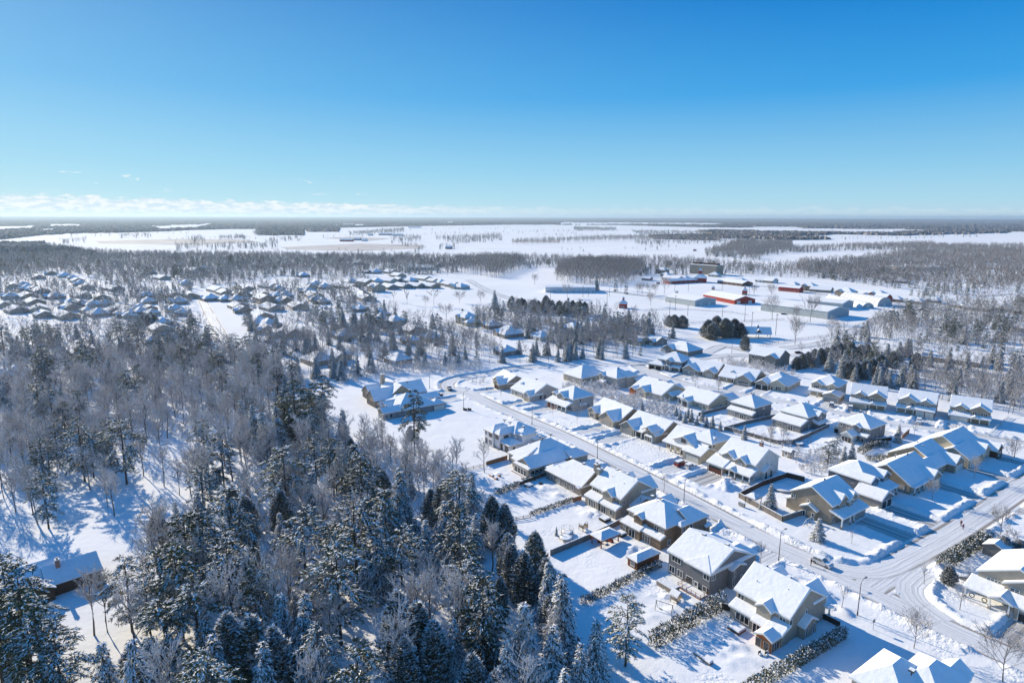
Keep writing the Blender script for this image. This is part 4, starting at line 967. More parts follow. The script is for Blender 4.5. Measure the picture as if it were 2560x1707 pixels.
def twostorey(key, label, wall, gar, flip=False, W_=14, stone=1, brick=False):
    h = House(key, 'house', label, wall=wall)
    w = W_
    f = (lambda a, b: (w - b, w - a)) if flip else (lambda a, b: (a, b))
    c = (lambda a: w - a) if flip else (lambda a: a)
    lm = 4 if brick else stone
    h.block(*f(0, w), 1.6, 14, 5.8, 'gx', .52); h.block(*f(1.6, 6), 1.2, 7, 5.7, 'gy', .62, oh=.3); h.block(*f(6.6, 13.4), .8, 8, 5.7, 'gy', .6, oh=.3)
    h.block(*f(0, 7.4), -1.2, 2.2, 3.0, 'sy+', .34, m=lm); h.block(*f(7, w), -.8, 2.2, 2.9, 'sy+', .34, wall=False, posts=[(c(7.6), -.4), (c(10.4), -.4), (c(13.4), -.4)]); h.block(*f(7.1, 10.4), -1.4, 2, 3.0, 'gy', .5, wall=False, oh=.2)
    if brick:
        h.garage('y-', -.8, c(2.0), 2.5, m=gar); h.garage('y-', -.8, c(5.2), 2.5, m=gar)
    else: h.garage('y-', -.8, c(3.7), 5.2, m=gar)
    h.win('y-', 1.5, c(2.9), 3.9, 1.1, 1.2, 2); h.win('y-', 1.5, c(4.8), 3.9, 1.1, 1.2, 2); h.win('y-', 1.1, c(8.5), 3.8, 1.3, 1.3, 2); h.win('y-', 1.1, c(11.6), 3.8, 2.0, 1.1, 3); h.win('y-', 2.0, c(12), .7, 2.2, 1.5, 3); h.door('y-', 2.0, c(8.8))
    h.win('x+', w - .4, 5, 3.9, .9, 1.1, 1); h.win('x+', w - .4, 10, .9, .9, 1.1, 1); h.win('x-', .4, 6, 3.9, .9, 1.1, 1)
    return h.done()
twostorey('U6', 'tan two-storey house with beige double garage, behind the single parked white car', 'tan', GART)
twostorey('U7', 'beige two-storey house with dark brick ground floor and two pale garage doors', 'beige', GARW, True, brick=True)
twostorey('U8', 'tan two-storey house with a wide cream garage, right-hand end of the far row', 'tan', GARW)
h = House('U9', 'house', 'dark-fronted bungalow cut off by the right edge of the picture', wall='grey')
h.block(0, 14, 0, 14, 3.2, 'gx', .6); h.block(1, 7, -1.6, 6, 3.2, 'gy', .6, m=1); h.win('y-', -1.2, 4, .8, 2.6, 1.5, 3); h.win('x-', .4, 6, .8, 1.6, 1.2, 2); h.done()

# ---- near right corner
h = House('B1', 'house', 'tan house with arched window, wreaths on its porch and white pillars at the right edge', wall='tan')
h.wallm[0] = W['beige']; h.wallm[1] = W['stone']
h.block(0, 15, 0, 15, 5.7, 'gy', .50, ends='gg', oh=.45); h.block(5, 14, -.6, 8, 5.6, 'gy', .52); h.block(-.8, 15, -3.6, .8, 3.0, 'sy+', .30, wall=False, posts=[(-.3, -3.2), (4.3, -3.6), (7.6, -3.6)]); h.block(3.9, 8.3, -4.2, 0, 3.1, 'gy', .5, wall=False)
h.block(7.9, 15, -3.4, .6, 2.9, 'sy+', .3); h.win('y-', .45, 3.4, 3.9, 2.6, 1.2, 4, cross=True); h.win('y-', -.2, 7.2, 3.8, 1.5, 1.3, 2, cross=True); h.win('y-', -.2, 11, 3.8, 1.5, 1.3, 2); h.door('y-', .4, 6); h.win('y-', .4, 2.4, .7, 2, 1.5, 3); h.garage('y-', -3.0, 11.6, 5, m=GARD, glazed=True)
for k, c in enumerate((.9, 3.2)):
    g = MB(); g.tube([(c + .45 * math.cos(t), -3.05, 1.5 + .45 * math.sin(t)) for t in [i * math.pi / 6 for i in range(13)]], .1, 5); g.build('wreath', NEEDLE, h.root)
h.deck(-.4, 7.8, -3.6, .4, .45, TRIMT, False); h.done()
h = House('B2', 'house', 'house at the bottom right whose steep snow-covered roof ends are cut by the frame', wall='beige')
h.block(-7.5, 1.5, -8, 4, 5.6, 'hip', .62); h.block(-3.5, 4.6, -3, 8, 5.6, 'hip', .66); h.block(-.2, 4.4, 1, 9.5, 5.6, 'gy', .66); h.win('y-', -7.6, -3, 3.8, 1.4, 1.2, 2); h.vent(-.5, -2.4, 8.2); h.done()

# ---- cabin in the woods
h = House('FH', 'cabin', 'dark brown cabin with a large snowy roof alone in the clearing of the left woods', wall='darkwood', trim=TRIMD)
h.block(.0, 10.4, -.3, 9.4, 2.9, 'gx', .5); h.block(-5.5, 4.6, 1.0, 12.5, 3.0, 'gx', .5); h.block(-4.5, 1.5, -1.8, 6, 3.0, 'gy', .5); h.win('y-', .1, 7, .8, 1.6, 1.2, 2, fr=TRIMB); h.win('y-', -1.4, -1.5, .8, 1.4, 1.2, 2, fr=TRIMB); h.win('x+', 10, 4, .8, 1.6, 1.2, 2, fr=TRIMB); h.chimney(2.5, 3.3, 3.2, 4, 4, 6.6, 4); h.done()
# ------------------------------------------------------------------ trees
def topx(X, Y, Z=0.0):
    """world -> measured photograph pixel (to test points against outlines traced from the photograph)"""
    s, c = math.sin(PITCH), math.cos(PITCH)
    dz = Z - CAM_H
    f = Y * c - dz * s; u = Y * s + dz * c          # depth, up
    x = X / f; y = -u / f
    cr_, sr_ = math.cos(ROLL), math.sin(ROLL)
    return 1280 + FPX * (x * cr_ - y * sr_), 853.5 + FPX * (x * sr_ + y * cr_)
def inpoly(X, Y, poly):
    r = np.zeros(np.shape(X), bool)
    n = len(poly)
    for i in range(n):
        x0, y0 = poly[i]; x1, y1 = poly[(i + 1) % n]
        if y0 == y1: continue
        c = ((y0 > Y) != (y1 > Y)) & (X < (x1 - x0) * (Y - y0) / (y1 - y0) + x0)
        r ^= c
    return r

class Tri:
    """collects triangles/quads as numpy blocks with a material index"""
    def __init__(s): s.V = []; s.F3 = []; s.M3 = []; s.n = 0
    def tris(s, P, m):                      # P (k,3,3)
        k = len(P)
        if not k: return
        s.V.append(P.reshape(-1, 3)); s.F3.append(np.arange(k * 3).reshape(-1, 3) + s.n); s.M3.append(np.full(k, m)); s.n += k * 3
    def mesh(s, name, mats):
        return np_mesh(name, np.concatenate(s.V), [np.concatenate(s.F3)], mats, np.concatenate(s.M3))
    def arrays(s): return np.concatenate(s.V), np.concatenate(s.F3), np.concatenate(s.M3)

def unit(v): return v / np.maximum(np.linalg.norm(v, axis=-1, keepdims=True), 1e-9)
def blades(rg, C, D, L, Wd, flat=0.0, jit=.15):
    """one pointed leaf per centre: C centre, D direction, L length, Wd width; flat=1 keeps the width horizontal"""
    n = len(C)
    C = C + rg.normal(0, 1, (n, 3)) * jit
    D = unit(D); r = rg.normal(0, 1, (n, 3))
    if flat: r = r * (1 - flat) + np.cross(D, np.array([0, 0, 1.0])) * flat * np.sign(rg.normal(0, 1, (n, 1)))
    S = unit(np.cross(D, np.cross(r, D)))
    L = L * rg.uniform(.7, 1.3, (n, 1)); Wd = Wd * rg.uniform(.7, 1.3, (n, 1))
    return np.stack([C - S * Wd * .5, C + S * Wd * .5, C + D * L], 1)

def conifer(seed, h, R, kind, dens=1.0, snow=.5, size=1.0):
    rg = np.random.default_rng(seed)
    C, D, T = [], [], []                    # tuft centre, branch direction, position 0..1 along the branch
    if kind == 'pine': z0 = h * .22; nl = int(13 * dens ** .5)
    elif kind == 'spruce': z0 = h * .05; nl = int(h * 1.35 * dens ** .5)
    if kind in ('pine', 'spruce'):
        limbs = []
        for i in range(nl):
            q = (i + rg.uniform(-.25, .25)) / nl; q = min(max(q, 0), .99)
            z = z0 + (h - z0) * q
            if kind == 'pine':
                rr = R * (.45 + .75 * math.sin(math.pi * (.18 + .78 * (1 - q)) ** 1.15)) * (1 - q ** 3.5 * .7)
                nb = int(rg.integers(4, 7))
            else:
                rr = R * ((1 - q) ** .85 * .96 + .04); nb = int(max(5, (6 + 6 * (1 - q)) * dens ** .5))
            for b in range(nb):
                a = rg.uniform(0, 2 * math.pi); L = rr * rg.uniform(.55, 1.2) if kind == 'pine' else rr * rg.uniform(.8, 1.12)
                rise = rg.uniform(.05, .35) if kind == 'pine' else rg.uniform(-.15, .15)
                droop = rg.uniform(.15, .40) + .25 * (1 - q) if kind == 'pine' else rg.uniform(.35, .6)
                st = max(2, int(L * (2.5 if kind == 'pine' else 2.3) * dens ** .5 / size))
                for k in range(st):
                    t = (k + .6) / st
                    if kind == 'pine' and t < .32: continue
                    p = np.array([math.cos(a) * L * t, math.sin(a) * L * t, z + L * (rise * t - droop * t * t)])
                    C.append(p); D.append([math.cos(a), math.sin(a), rise - 2 * droop * t]); T.append(t)
                limbs.append((a, L, z, rise, droop))
        C, D = np.array(C), np.array(D, float)
        T = np.array(T)
    else:                                   # cedar: dense upright teardrop
        n = int(620 * dens * (h / 10) * (R / 2.2)); limbs = []
        q = rg.uniform(0.02, 1, n) ** .9
        rr = R * np.minimum(1, 3.2 * q + .45) * (1 - q ** 2.4) ** .8 * rg.uniform(.62, 1.08, n)
        lob = 1 + .16 * np.sin(rg.uniform(0, 6) + 5 * np.arctan2(rg.normal(0, 1, n), 1) )
        a = rg.uniform(0, 2 * math.pi, n)
        rr = rr * (1 + .18 * np.sin(a * 3 + q * 9 + seed) + .1 * np.sin(a * 7 + q * 21))
        C = np.stack([np.cos(a) * rr, np.sin(a) * rr, q * h], 1); D = np.stack([np.cos(a) * .7, np.sin(a) * .7, np.full(n, .55)], 1); T = np.full(n, .7)
    t = Tri(); n = len(C)
    side = unit(np.cross(D, [0, 0, 1.0]))
    wid = (1.15 - T)[:, None]               # sprays are wider near the trunk
    if kind == 'pine': bl, bw, kn, ks = .72 * size, .20 * size, 6, 3
    elif kind == 'spruce': bl, bw, kn, ks = .58 * size, .19 * size, 4, 4
    else: bl, bw, kn, ks = .50 * size, .20 * size, 4, 2
    for k in range(kn):
        sg = (-1) ** k
        d = unit(D) * .7 + side * sg * rg.uniform(.2, 1.1, (n, 1)) + rg.normal(0, .35, (n, 3)) + np.array([0, 0, -.35 if kind == 'spruce' else .12])
        off = side * sg * rg.uniform(0, .55, (n, 1)) * wid * (1.0 if kind != 'cedar' else .2)
        t.tris(blades(rg, C + off, d, bl, bw, 0, .14), 0)
    for k in range(ks):
        sel = rg.uniform(0, 1, n) < snow * 1.35
        m = int(sel.sum()); sg = (-1) ** k
        d = unit(D[sel]) * .8 + side[sel] * sg * rg.uniform(0, .9, (m, 1)) + rg.normal(0, .2, (m, 3))
        off = side[sel] * sg * rg.uniform(0, .5, (m, 1)) * wid[sel] * (1.0 if kind != 'cedar' else .2)
        if kind == 'cedar': off = off + D[sel] * .14
        t.tris(blades(rg, C[sel] + off + np.array([0, 0, .10 * size]), d, bl * 1.05, bw * 1.35, .85, .10), 1)
    # trunk and limbs
    b = MB(); tr = h / 55
    b.tube([(0, 0, -.6), (0.1, 0, h * .3), (-.05, .05, h * .65), (0, 0, h * .985)], [tr, tr * .8, tr * .5, .03], 7)
    for a, L, z, rise, droop in limbs[::1 if kind == 'pine' else 3]:
        pts = [(math.cos(a) * L * q, math.sin(a) * L * q, z + L * (rise * q - droop * q * q)) for q in (0, .35, .8)]
        b.tube(pts, [.07, .05, .02], 3, cap=False)
    return t, b

def bare(seed, h, R, dens=1.0, frost=.5, twig=.045, low=.3, levels=3):
    """leafless broadleaf: upswept limbs, branchlets, twigs carrying snow"""
    rg = np.random.default_rng(seed)
    b = MB(); t = Tri(); tr = h / 80
    lean = rg.normal(0, .02, 2)
    def axis_(z): return np.array([lean[0] * z + .12 * math.sin(z * .7 + seed), lean[1] * z + .12 * math.cos(z * .55 + seed), z])
    top = h * .82
    b.tube([axis_(-.6), axis_(h * .2), axis_(h * .45), axis_(h * .65), axis_(top)], [tr * 1.1, tr * .95, tr * .75, tr * .45, .04], 6)
    P0, P1, LV = [], [], []
    def grow(p, d, L, lv):
        n = 3 if lv < 2 else 2
        pts = [p]
        for k in range(n):
            d = d + rg.normal(0, .10, 3); d[2] += .08; d /= np.linalg.norm(d)
            pts.append(pts[-1] + d * L / n)
        for a_, c_ in zip(pts[:-1], pts[1:]): P0.append(a_); P1.append(c_); LV.append(lv)
        if lv < 1: b.tube([tuple(q) for q in pts], [tr * .38, tr * .3, tr * .2, .02], 4, cap=False)
        if lv >= levels: return
        nn = int(([6, 5, 4][lv]) * dens ** .5 + rg.uniform(0, 1))
        for k in range(nn):
            q = .25 + .75 * (k + rg.uniform(0, 1)) / nn; i = min(int(q * n), n - 1)
            o = pts[i] + (pts[i + 1] - pts[i]) * (q * n - i)
            e = unit(rg.normal(0, 1, 3)); dd = d + e * rg.uniform(.55, .95); dd[2] = max(dd[2], -.05) + .15
            grow(o, dd / np.linalg.norm(dd), L * rg.uniform(.42, .62), lv + 1)
    nl = int(11 * dens ** .5)
    for i in range(nl):
        q = low + (.80 - low) * (i + rg.uniform(0, 1)) / nl; a = i * 2.4 + rg.uniform(-.5, .5)
        up = .95 + .9 * q; L = R * (1.35 - .75 * q) * rg.uniform(.8, 1.15)
        d = np.array([math.cos(a), math.sin(a), up]); grow(axis_(h * q), d / np.linalg.norm(d), L * 1.15, 0)
    grow(axis_(top * .97), np.array([0, 0, 1.]), h * .17, 1)
    P0, P1, LV = np.array(P0), np.array(P1), np.array(LV)
    D = P1 - P0; L = np.linalg.norm(D, axis=1)[:, None]
    wd = np.array([.11, .075, .055, .045])[np.minimum(LV, 3)][:, None] * (twig / .045)
    S = unit(np.cross(D, rg.normal(0, 1, D.shape)))
    for sgn in (0,):
        A = np.stack([P0 - S * wd * .5, P0 + S * wd * .5, P1], 1); t.tris(A, 0)
    sel = rg.uniform(0, 1, len(P0)) < frost * 1.6
    S2 = unit(np.cross(D[sel], [0, 0, 1.0]) + 1e-6); up = np.array([0, 0, .035])
    w2 = wd[sel] * 1.5
    t.tris(np.stack([P0[sel] - S2 * w2 * .5 + up, P0[sel] + S2 * w2 * .5 + up, P1[sel] + up], 1), 1)
    t.tris(np.stack([P0[sel] + up, P0[sel] + up * 1.0 + np.array([0, 0, 1.]) * w2 * .9, P1[sel] + up], 1), 1)
    return t, b

# ---- prototypes (mesh data shared by all copies)
PROTO = {}
def proto(key, gen, mats, trunkmat):
    t, b = gen
    PROTO[key] = (t.mesh(key + '_crown', mats), b.mesh(key + '_trunk', trunkmat))
for i in range(3): proto('pine%d' % i, conifer(11 + i, 20, 5.2, 'pine', 1.15, .56), [NEEDLE, TSNOW], BARK)
for i in range(3): proto('pinedark%d' % i, conifer(41 + i, 20, 4.8, 'pine', 1.3, .27), [NEEDLE, TSNOW], BARK)
for i in range(4): proto('spruce%d' % i, conifer(21 + i, 15, 3.9, 'spruce', 1.15, .9 if i % 2 else .62), [NEEDLED, TSNOW], BARK)
for i in range(3): proto('cedar%d' % i, conifer(31 + i, 12, 2.7, 'cedar', 1.7, (.5, .66, .8)[i]), [CEDARL, TSNOW], BARK)
for i in range(5): proto('bare%d' % i, bare(51 + i, 16, 3.5 + .5 * (i % 3), .72 + .18 * (i % 2), .55 + .1 * (i % 3), .058), [TWIG, FROST], BARKG)
for i in range(3): proto('young%d' % i, bare(71 + i, 6, 1.7, .45, .3, .035, .35, 2), [TWIG, FROST], BARKG)
for i in range(2): proto('round%d' % i, bare(81 + i, 8, 3.8, .9, .25, .04, .22, 3), [TWIG, FROST], BARKG)
PROTOH = dict(pine=20, pinedark=20, spruce=15, cedar=12, bare=16, young=6, round=8)
PROTON = dict(pine=3, pinedark=3, spruce=4, cedar=3, bare=5, young=3, round=2)
KNAME = dict(pine='pine_tree', pinedark='pine_tree', spruce='spruce_tree', cedar='cedar_tree', bare='bare_tree', young='young_tree', round='garden_tree')
TR = random.Random(77)
TREES = []          # (kind, x, y, h, width factor, label, group)
def tree_obj(kind, x, y, h, wf=1.0, label=None, group=None, var=None):
    v = TR.randrange(PROTON[kind]) if var is None else var
    cr_, tk = PROTO[kind + str(v)]
    s = h / PROTOH[kind]
    r = empty(KNAME[kind], (x, y, gz(x, y) - .15 if abs(x) < 230 and y < 400 else .2), TR.uniform(0, 6.28), label, 'tree', group)
    r.scale = (s * wf, s * wf, s)
    link('crown', cr_, r); link('trunk', tk, r)
    return r
def tip(px, py, h): return at(px, py, h)

# individually placed trees near the camera, read from the photograph: tip pixel, height
NEAR = [('pine', 838, 1335, 23), ('pine', 882, 1240, 23), ('pine', 753, 1262, 21), ('pinedark', 900, 1127, 22), ('spruce', 999, 1166, 19), ('pine', 868, 1104, 19), ('pine', 834, 1092, 18), ('pine', 705, 1105, 22),
        ('pinedark', 731, 946, 25), ('pinedark', 775, 955, 23), ('pine', 804, 932, 24), ('spruce', 855, 1022, 15), ('spruce', 689, 1010, 18), ('spruce', 654, 1028, 17), ('spruce', 629, 1008, 17),
        ('pinedark', 1141, 1262, 19), ('pinedark', 1172, 1350, 17), ('cedar', 1229, 1245, 13), ('cedar', 1262, 1265, 12), ('cedar', 1338, 1335, 13), ('cedar', 1310, 1385, 12), ('cedar', 1365, 1400, 10),
        ('spruce', 1063, 1298, 13), ('spruce', 1222, 1451, 18), ('spruce', 1309, 1502, 17), ('spruce', 1132, 1543, 13), ('cedar', 993, 1485, 15), ('cedar', 1042, 1512, 15), ('cedar', 1085, 1560, 13), ('cedar', 1010, 1600, 12),
        ('pine', 1571, 1480, 15), ('spruce', 1405, 1433, 18), ('spruce', 1493, 1547, 13), ('cedar', 1454, 1655, 8), ('spruce', 1385, 1560, 15), ('spruce', 1265, 1600, 13), ('cedar', 1180, 1640, 11), ('cedar', 1240, 1680, 10),
        ('pinedark', 0, 1385, 23), ('pine', 38, 1410, 21), ('pinedark', 40, 1470, 21), ('pine', 82, 1530, 19), ('pinedark', -35, 1450, 22), ('pine', 130, 1560, 18), ('pine', 307, 1381, 17), ('pine', 393, 1363, 20), ('pinedark', 432, 1351, 21), ('pinedark', 455, 1275, 20),
        ('pinedark', 494, 1266, 21), ('pine', 562, 1330, 21), ('pine', 595, 1268, 17), ('cedar', 565, 1539, 15), ('cedar', 625, 1545, 15), ('cedar', 680, 1575, 14), ('spruce', 530, 1580, 15), ('spruce', 327, 1592, 15), ('spruce', 250, 1600, 14), ('spruce', 655, 1600, 15),
        ('pine', 191, 1041, 21), ('pine', 297, 1038, 22), ('pinedark', 191, 971, 17), ('pinedark', 153, 1000, 17), ('spruce', 268, 898, 16), ('pinedark', 343, 907, 17), ('pine', 504, 1048, 18), ('pine', 548, 1078, 19), ('spruce', 599, 998, 16), ('pinedark', 402, 862, 17),
        ('pinedark', 450, 858, 17), ('pinedark', 500, 850, 17), ('pine', 375, 868, 15), ('pinedark', 540, 870, 16), ('spruce', 20, 1005, 15), ('pine', 95, 905, 16), ('pinedark', 640, 880, 17), ('pinedark', 690, 915, 18),
        ('bare', 795, 1425, 16), ('bare', 1040, 1430, 18), ('bare', 1070, 1440, 16), ('bare', 720, 1370, 17), ('bare', 215, 1425, 14), ('bare', 250, 1430, 13), ('bare', 440, 1150, 11), ('bare', 90, 1060, 17), ('bare', 1140, 1095, 13), ('bare', 1210, 1050 + 50, 11),
        ('pine', 1000, 1310, 19), ('spruce', 940, 1300, 18), ('cedar', 1105, 1210, 13), ('spruce', 1180, 1185, 11), ('pine', 960, 1210, 18), ('cedar', 1270, 1340, 11), ('spruce', 760, 1480, 16), ('pine', 790, 1560, 15), ('spruce', 700, 1480, 15), ('pinedark', 640, 1400, 18), ('pine', 480, 1450, 18), ('pine', 400, 1490, 16), ('spruce', 1350, 1640, 12)]
LBL = {'pine': ('white pine heavy with snow on its long level branches in the left woods', 'snow-laden pines in the left woods'),
       'pinedark': ('dark green pine carrying little snow in the left woods', 'dark pines in the left woods'),
       'spruce': ('pointed spruce with drooping snow-covered boughs in the left woods', 'spruces in the left woods'),
       'cedar': ('dense upright cedar speckled with snow in the left woods', 'cedars in the left woods'),
       'bare': ('leafless frosted tree with fine upswept twigs in the left woods', 'bare trees in the left woods')}
for k, px, py, h in NEAR:
    x, y = tip(px, py, h); TREES.append((k, x, y, h, 1.0, *LBL[k]))
# the lone pine on the open lot
x, y = at(1037, 1141); TREES.append(('pinedark', x, y, 24, .80, 'lone tall pine on a bare trunk in front of the long grey bungalow', None))
for q in ((1046, 1128, 13), (1030, 1150, 11)):
    x, y = at(q[0], q[1]); TREES.append(('bare', x, y, q[2], .8, 'leafless tree beside the trunk of the lone tall pine', 'bare trees around the lone pine'))
SPECIAL = [('spruce', 2044, 1352, 6.2, 1.45, 'small snowy spruce on the lawn of the beige corner house'), ('spruce', 1924, 1274, 7.6, 1.2, 'white spruce inside the fenced corner garden beside a gazebo'), ('spruce', 1900, 1275, 2.6, 1, 'little dark shrub-like spruce beside the garden fence'),
           ('spruce', 2244, 1108, 7, 1, 'dark spruce between the hedge and a short board fence near the far row'), ('pine', 2068, 1172, 10, .9, 'broad snow-filled pine at the garden corner behind the dark blue-grey house'), ('pine', 2088, 1150, 9, .8, 'second snow-filled pine behind the dark blue-grey house'),
           ('spruce', 2108, 1165, 7, 1, 'pointed spruce right of the snow-filled pines'), ('spruce', 2128, 1158, 7.5, 1, 'pointed spruce at the near end of the curved cedar hedge'), ('cedar', 2370, 1462, 4.5, 1.5, 'rounded cedar clump at the end of the corner lot hedge'),
           ('round', 2283, 1624, 6.5, 1, 'leafless spreading tree with dark twigs beside the footpath sign'), ('round', 2505, 1706, 8, 1.1, 'large leafless tree at the bottom right corner'), ('young', 2103, 1530, 5, 1, 'thin bare sapling left of the cross street lamp'),
           ('young', 2309, 1459, 5, .9, 'thin bare sapling in the corner lot by the street bend'), ('young', 2400, 1528, 5.5, 1.1, 'bare young tree in front of the porch with wreaths'), ('young', 1900, 1410, 6, .9, 'bare young tree behind the tall beige two-storey house'),
           ('young', 2128, 1360, 3.6, 1, 'small bare sapling in front of the white pillars'), ('round', 2331, 1252, 5, 1, 'frosted white tree on the lawn before the wind-swept roof'), ('round', 2434, 1197, 6, .9, 'frosted tree in front of the broad cream bungalow'),
           ('round', 2528, 1160, 6.5, .9, 'bare tree beside the lamp at the right edge'), ('young', 1659, 1230, 6, .9, 'bare young tree on the verge opposite the white-sided house'), ('young', 1648, 1140, 4, .7, 'thin sapling in front of the pillared stone bungalow'),
           ('round', 1442, 1060, 7, .7, 'bare brown tree beside the house with the pillared porch'), ('young', 1382, 1038, 4, .8, 'thin sapling before the double brown garage'), ('round', 1738, 968, 5.5, 1, 'pinkish bare tree in front of the twin grey garage doors'),
           ('round', 1925, 1120, 7, .6, 'bare tree along the garden fence left of the little shed'), ('round', 1955, 1122, 7, .6, 'second bare tree along the fence left of the little shed'), ('round', 1796, 985, 6, .7, 'bare tree in the middle of the upper street verge'),
           ('young', 2285, 1090, 5, 1, 'bare sapling right of the short board fence'), ('young', 2028, 1190, 5, .7, 'thin bare tree on the open lawn by the shed'), ('round', 2500, 1338, 6, 1.3, 'frosted spreading bush tree beyond the far end of the corner lot hedge'), ('young', 1252, 998, 4, .7, 'thin sapling on the lawn of the second house after the bend'),
           ('spruce', 1391, 1340, 2.6, .9, 'tiny dark spruce beside the round trampoline'), ('cedar', 2505, 1385, 4.5, 2.0, 'broad snowy cedar behind the white-roofed shed at the right edge'), ('cedar', 2545, 1390, 4, 2.0, 'second broad cedar behind the shed at the right edge')]
for k, px, py, h, wf, lb in SPECIAL:
    x, y = at(px, py, 0); TREES.append((k, x, y, h, wf, lb, None))
# the little spruces along the back fences
for i, q in enumerate([(1700, 1050), (1712, 1058), (1728, 1056), (1742, 1064), (1765, 1068), (1780, 1072), (1690, 1040), (1720, 1046), (1755, 1055), (1800, 1078), (1600 + 5, 1033), (1860, 1100)]):
    x, y = at(*q); TREES.append(('spruce', x, y, 4.2 + (i % 3) * .7, 1.1, 'young snowy spruce in the row behind the stone bungalows', 'young spruces behind the stone bungalows'))

# ---- scattered woods -------------------------------------------------------
FIELDS = [[(87, 590), (180, 584), (435, 580), (626, 574), (648, 588), (849, 590), (925, 588), (980, 580), (1280, 577), (1290, 612), (1290, 642), (1116, 639), (925, 634), (680, 634), (463, 626), (256, 620), (234, 610), (98, 599)],
          [(1018, 566), (1280, 563), (1552, 563), (1790, 588), (1585, 593), (1280, 604), (1150, 600)], [(1280, 612), (1400, 606), (1770, 604), (1850, 607), (1775, 632), (1690, 645), (1450, 650), (1280, 645)],
          [(1770, 569), (2096, 572), (2150, 580), (1900, 580)], [(2042, 601), (2178, 591), (2390, 586), (2700, 578), (2700, 620), (2363, 618), (2303, 609), (2172, 606)],
          [(1895, 640), (2096, 627), (2300, 627), (2205, 642), (2042, 656), (1933, 668)], [(359, 566), (533, 560), (490, 571), (408, 574)], [(-200, 567), (80, 566), (80, 574), (-200, 576)], [(125, 560), (200, 561), (200, 567), (125, 567)],
          [(1400, 556), (1800, 558), (1810, 562), (1400, 562)], [(1500, 610), (1600, 606), (1500, 618)]]
OPEN = [[(1130, 697), (1300, 690), (1330, 672), (1400, 668), (1440, 712), (1560, 715), (1800, 708), (1960, 700), (2150, 715), (2290, 745), (2290, 775), (2200, 800), (2080, 845), (1890, 870), (1850, 840), (1720, 830), (1650, 820), (1560, 800), (1480, 770), (1380, 745), (1290, 750), (1240, 752), (1215, 790), (1100, 800), (1040, 785), (960, 740), (960, 722), (1040, 715)],
        [(-60, 1520), (-60, 1265), (130, 1235), (300, 1190), (420, 1110), (500, 1085), (500, 1180), (440, 1330), (380, 1420), (330, 1500), (250, 1620), (150, 1600)], [(872, 1540), (957, 1540), (990, 1800), (850, 1800)],
        [(1500, 905), (1620, 915), (1840, 895), (2000, 935), (2150, 985), (2560, 1075), (2560, 2600), (1620, 2600), (1530, 1760), (1450, 1650), (1350, 1530), (1270, 1430), (1170, 1330), (1110, 1250), (1120, 1190), (1080, 1170), (980, 1125), (880, 1080), (780, 1015), (700, 985), (1130, 930), (1200, 935), (1290, 925)],
        [(505, 735), (560, 740), (640, 880), (620, 905), (540, 880)], [(1130, 735), (1240, 765), (1330, 760), (1330, 770), (1200, 790)], [(1100, 790), (1250, 850), (1250, 880), (1090, 815)]]
OPENW = None
KEEP = []            # keep-out discs (x, y, r)
for k_, (o, a) in HO.items():
    w = loc2w(o, a, -6 if k_[0] != 'U' and k_[0] != 'B' else 7, 7); KEEP.append((w[0], w[1], 13))
def scatter(poly, spacing, weights, hs=(11, 17), seed=1, cls='', openok=False):
    rg = np.random.default_rng(seed)
    W_ = np.array([at(*p) for p in poly]); x0, y0 = W_.min(0); x1, y1 = W_.max(0)
    xs = np.arange(x0, x1, spacing); ys = np.arange(y0, y1, spacing)
    X, Y = np.meshgrid(xs, ys); X = X + rg.uniform(-.48, .48, X.shape) * spacing; Y = Y + rg.uniform(-.48, .48, Y.shape) * spacing
    X, Y = X.ravel(), Y.ravel()
    PX, PY = topx(X, Y)
    ok = inpoly(PX, PY, poly)
    if not openok:
        for f in FIELDS + OPEN: ok &= ~inpoly(PX, PY, f)
    if cls in ('far', 'B', 'C', 'D'): ok &= vnoise(X / 45, Y / 45, 71) + .5 * vnoise(X / 17, Y / 17, 72) < .37       # gaps
    X, Y = X[ok], Y[ok]
    for kx, ky, kr in KEEP:
        q = (X - kx) ** 2 + (Y - ky) ** 2 > kr * kr; X, Y = X[q], Y[q]
    for pts, w, k in ROADC:
        q = poly_dist(X, Y, pts[::3] + [pts[-1]]) > w + 3; X, Y = X[q], Y[q]
    TPX, TPY = topx(X, Y, 14.0); q = (TPY < 1735) & (TPX > -130) & (TPX < 2690); X, Y = X[q], Y[q]
    if cls in ('A', 'B', 'C'):             # leave the view of the cabin roof open, as in the photograph
        PX, PY = topx(X, Y); q = ~((PX > 40) & (PX < 275) & (PY > 1380) & (PY < 1900)); X, Y = X[q], Y[q]
    ks = list(weights); pr = np.array([weights[k] for k in ks], float); pr /= pr.sum()
    ch = rg.choice(len(ks), len(X), p=pr)
    for x, y, c in zip(X, Y, ch):
        k = ks[c]
        if cls in ('far', 'B', 'C', 'D') and len(ks) > 1:      # evergreens grow in clumps
            cl_ = float(vnoise(np.array([x / 38]), np.array([y / 38]), 73)[0])
            k = 'bare' if cl_ < .16 and rg.uniform() < .8 else (k if k != 'bare' or rg.uniform() < .35 else 'spruce')
        h = rg.uniform(*hs) * (1.15 if k.startswith('pine') else .82 if k in ('spruce',) else .65 if k == 'cedar' else 1)
        TREES.append((k, float(x), float(y), float(h), float(rg.uniform(.85, 1.15)), cls, None))
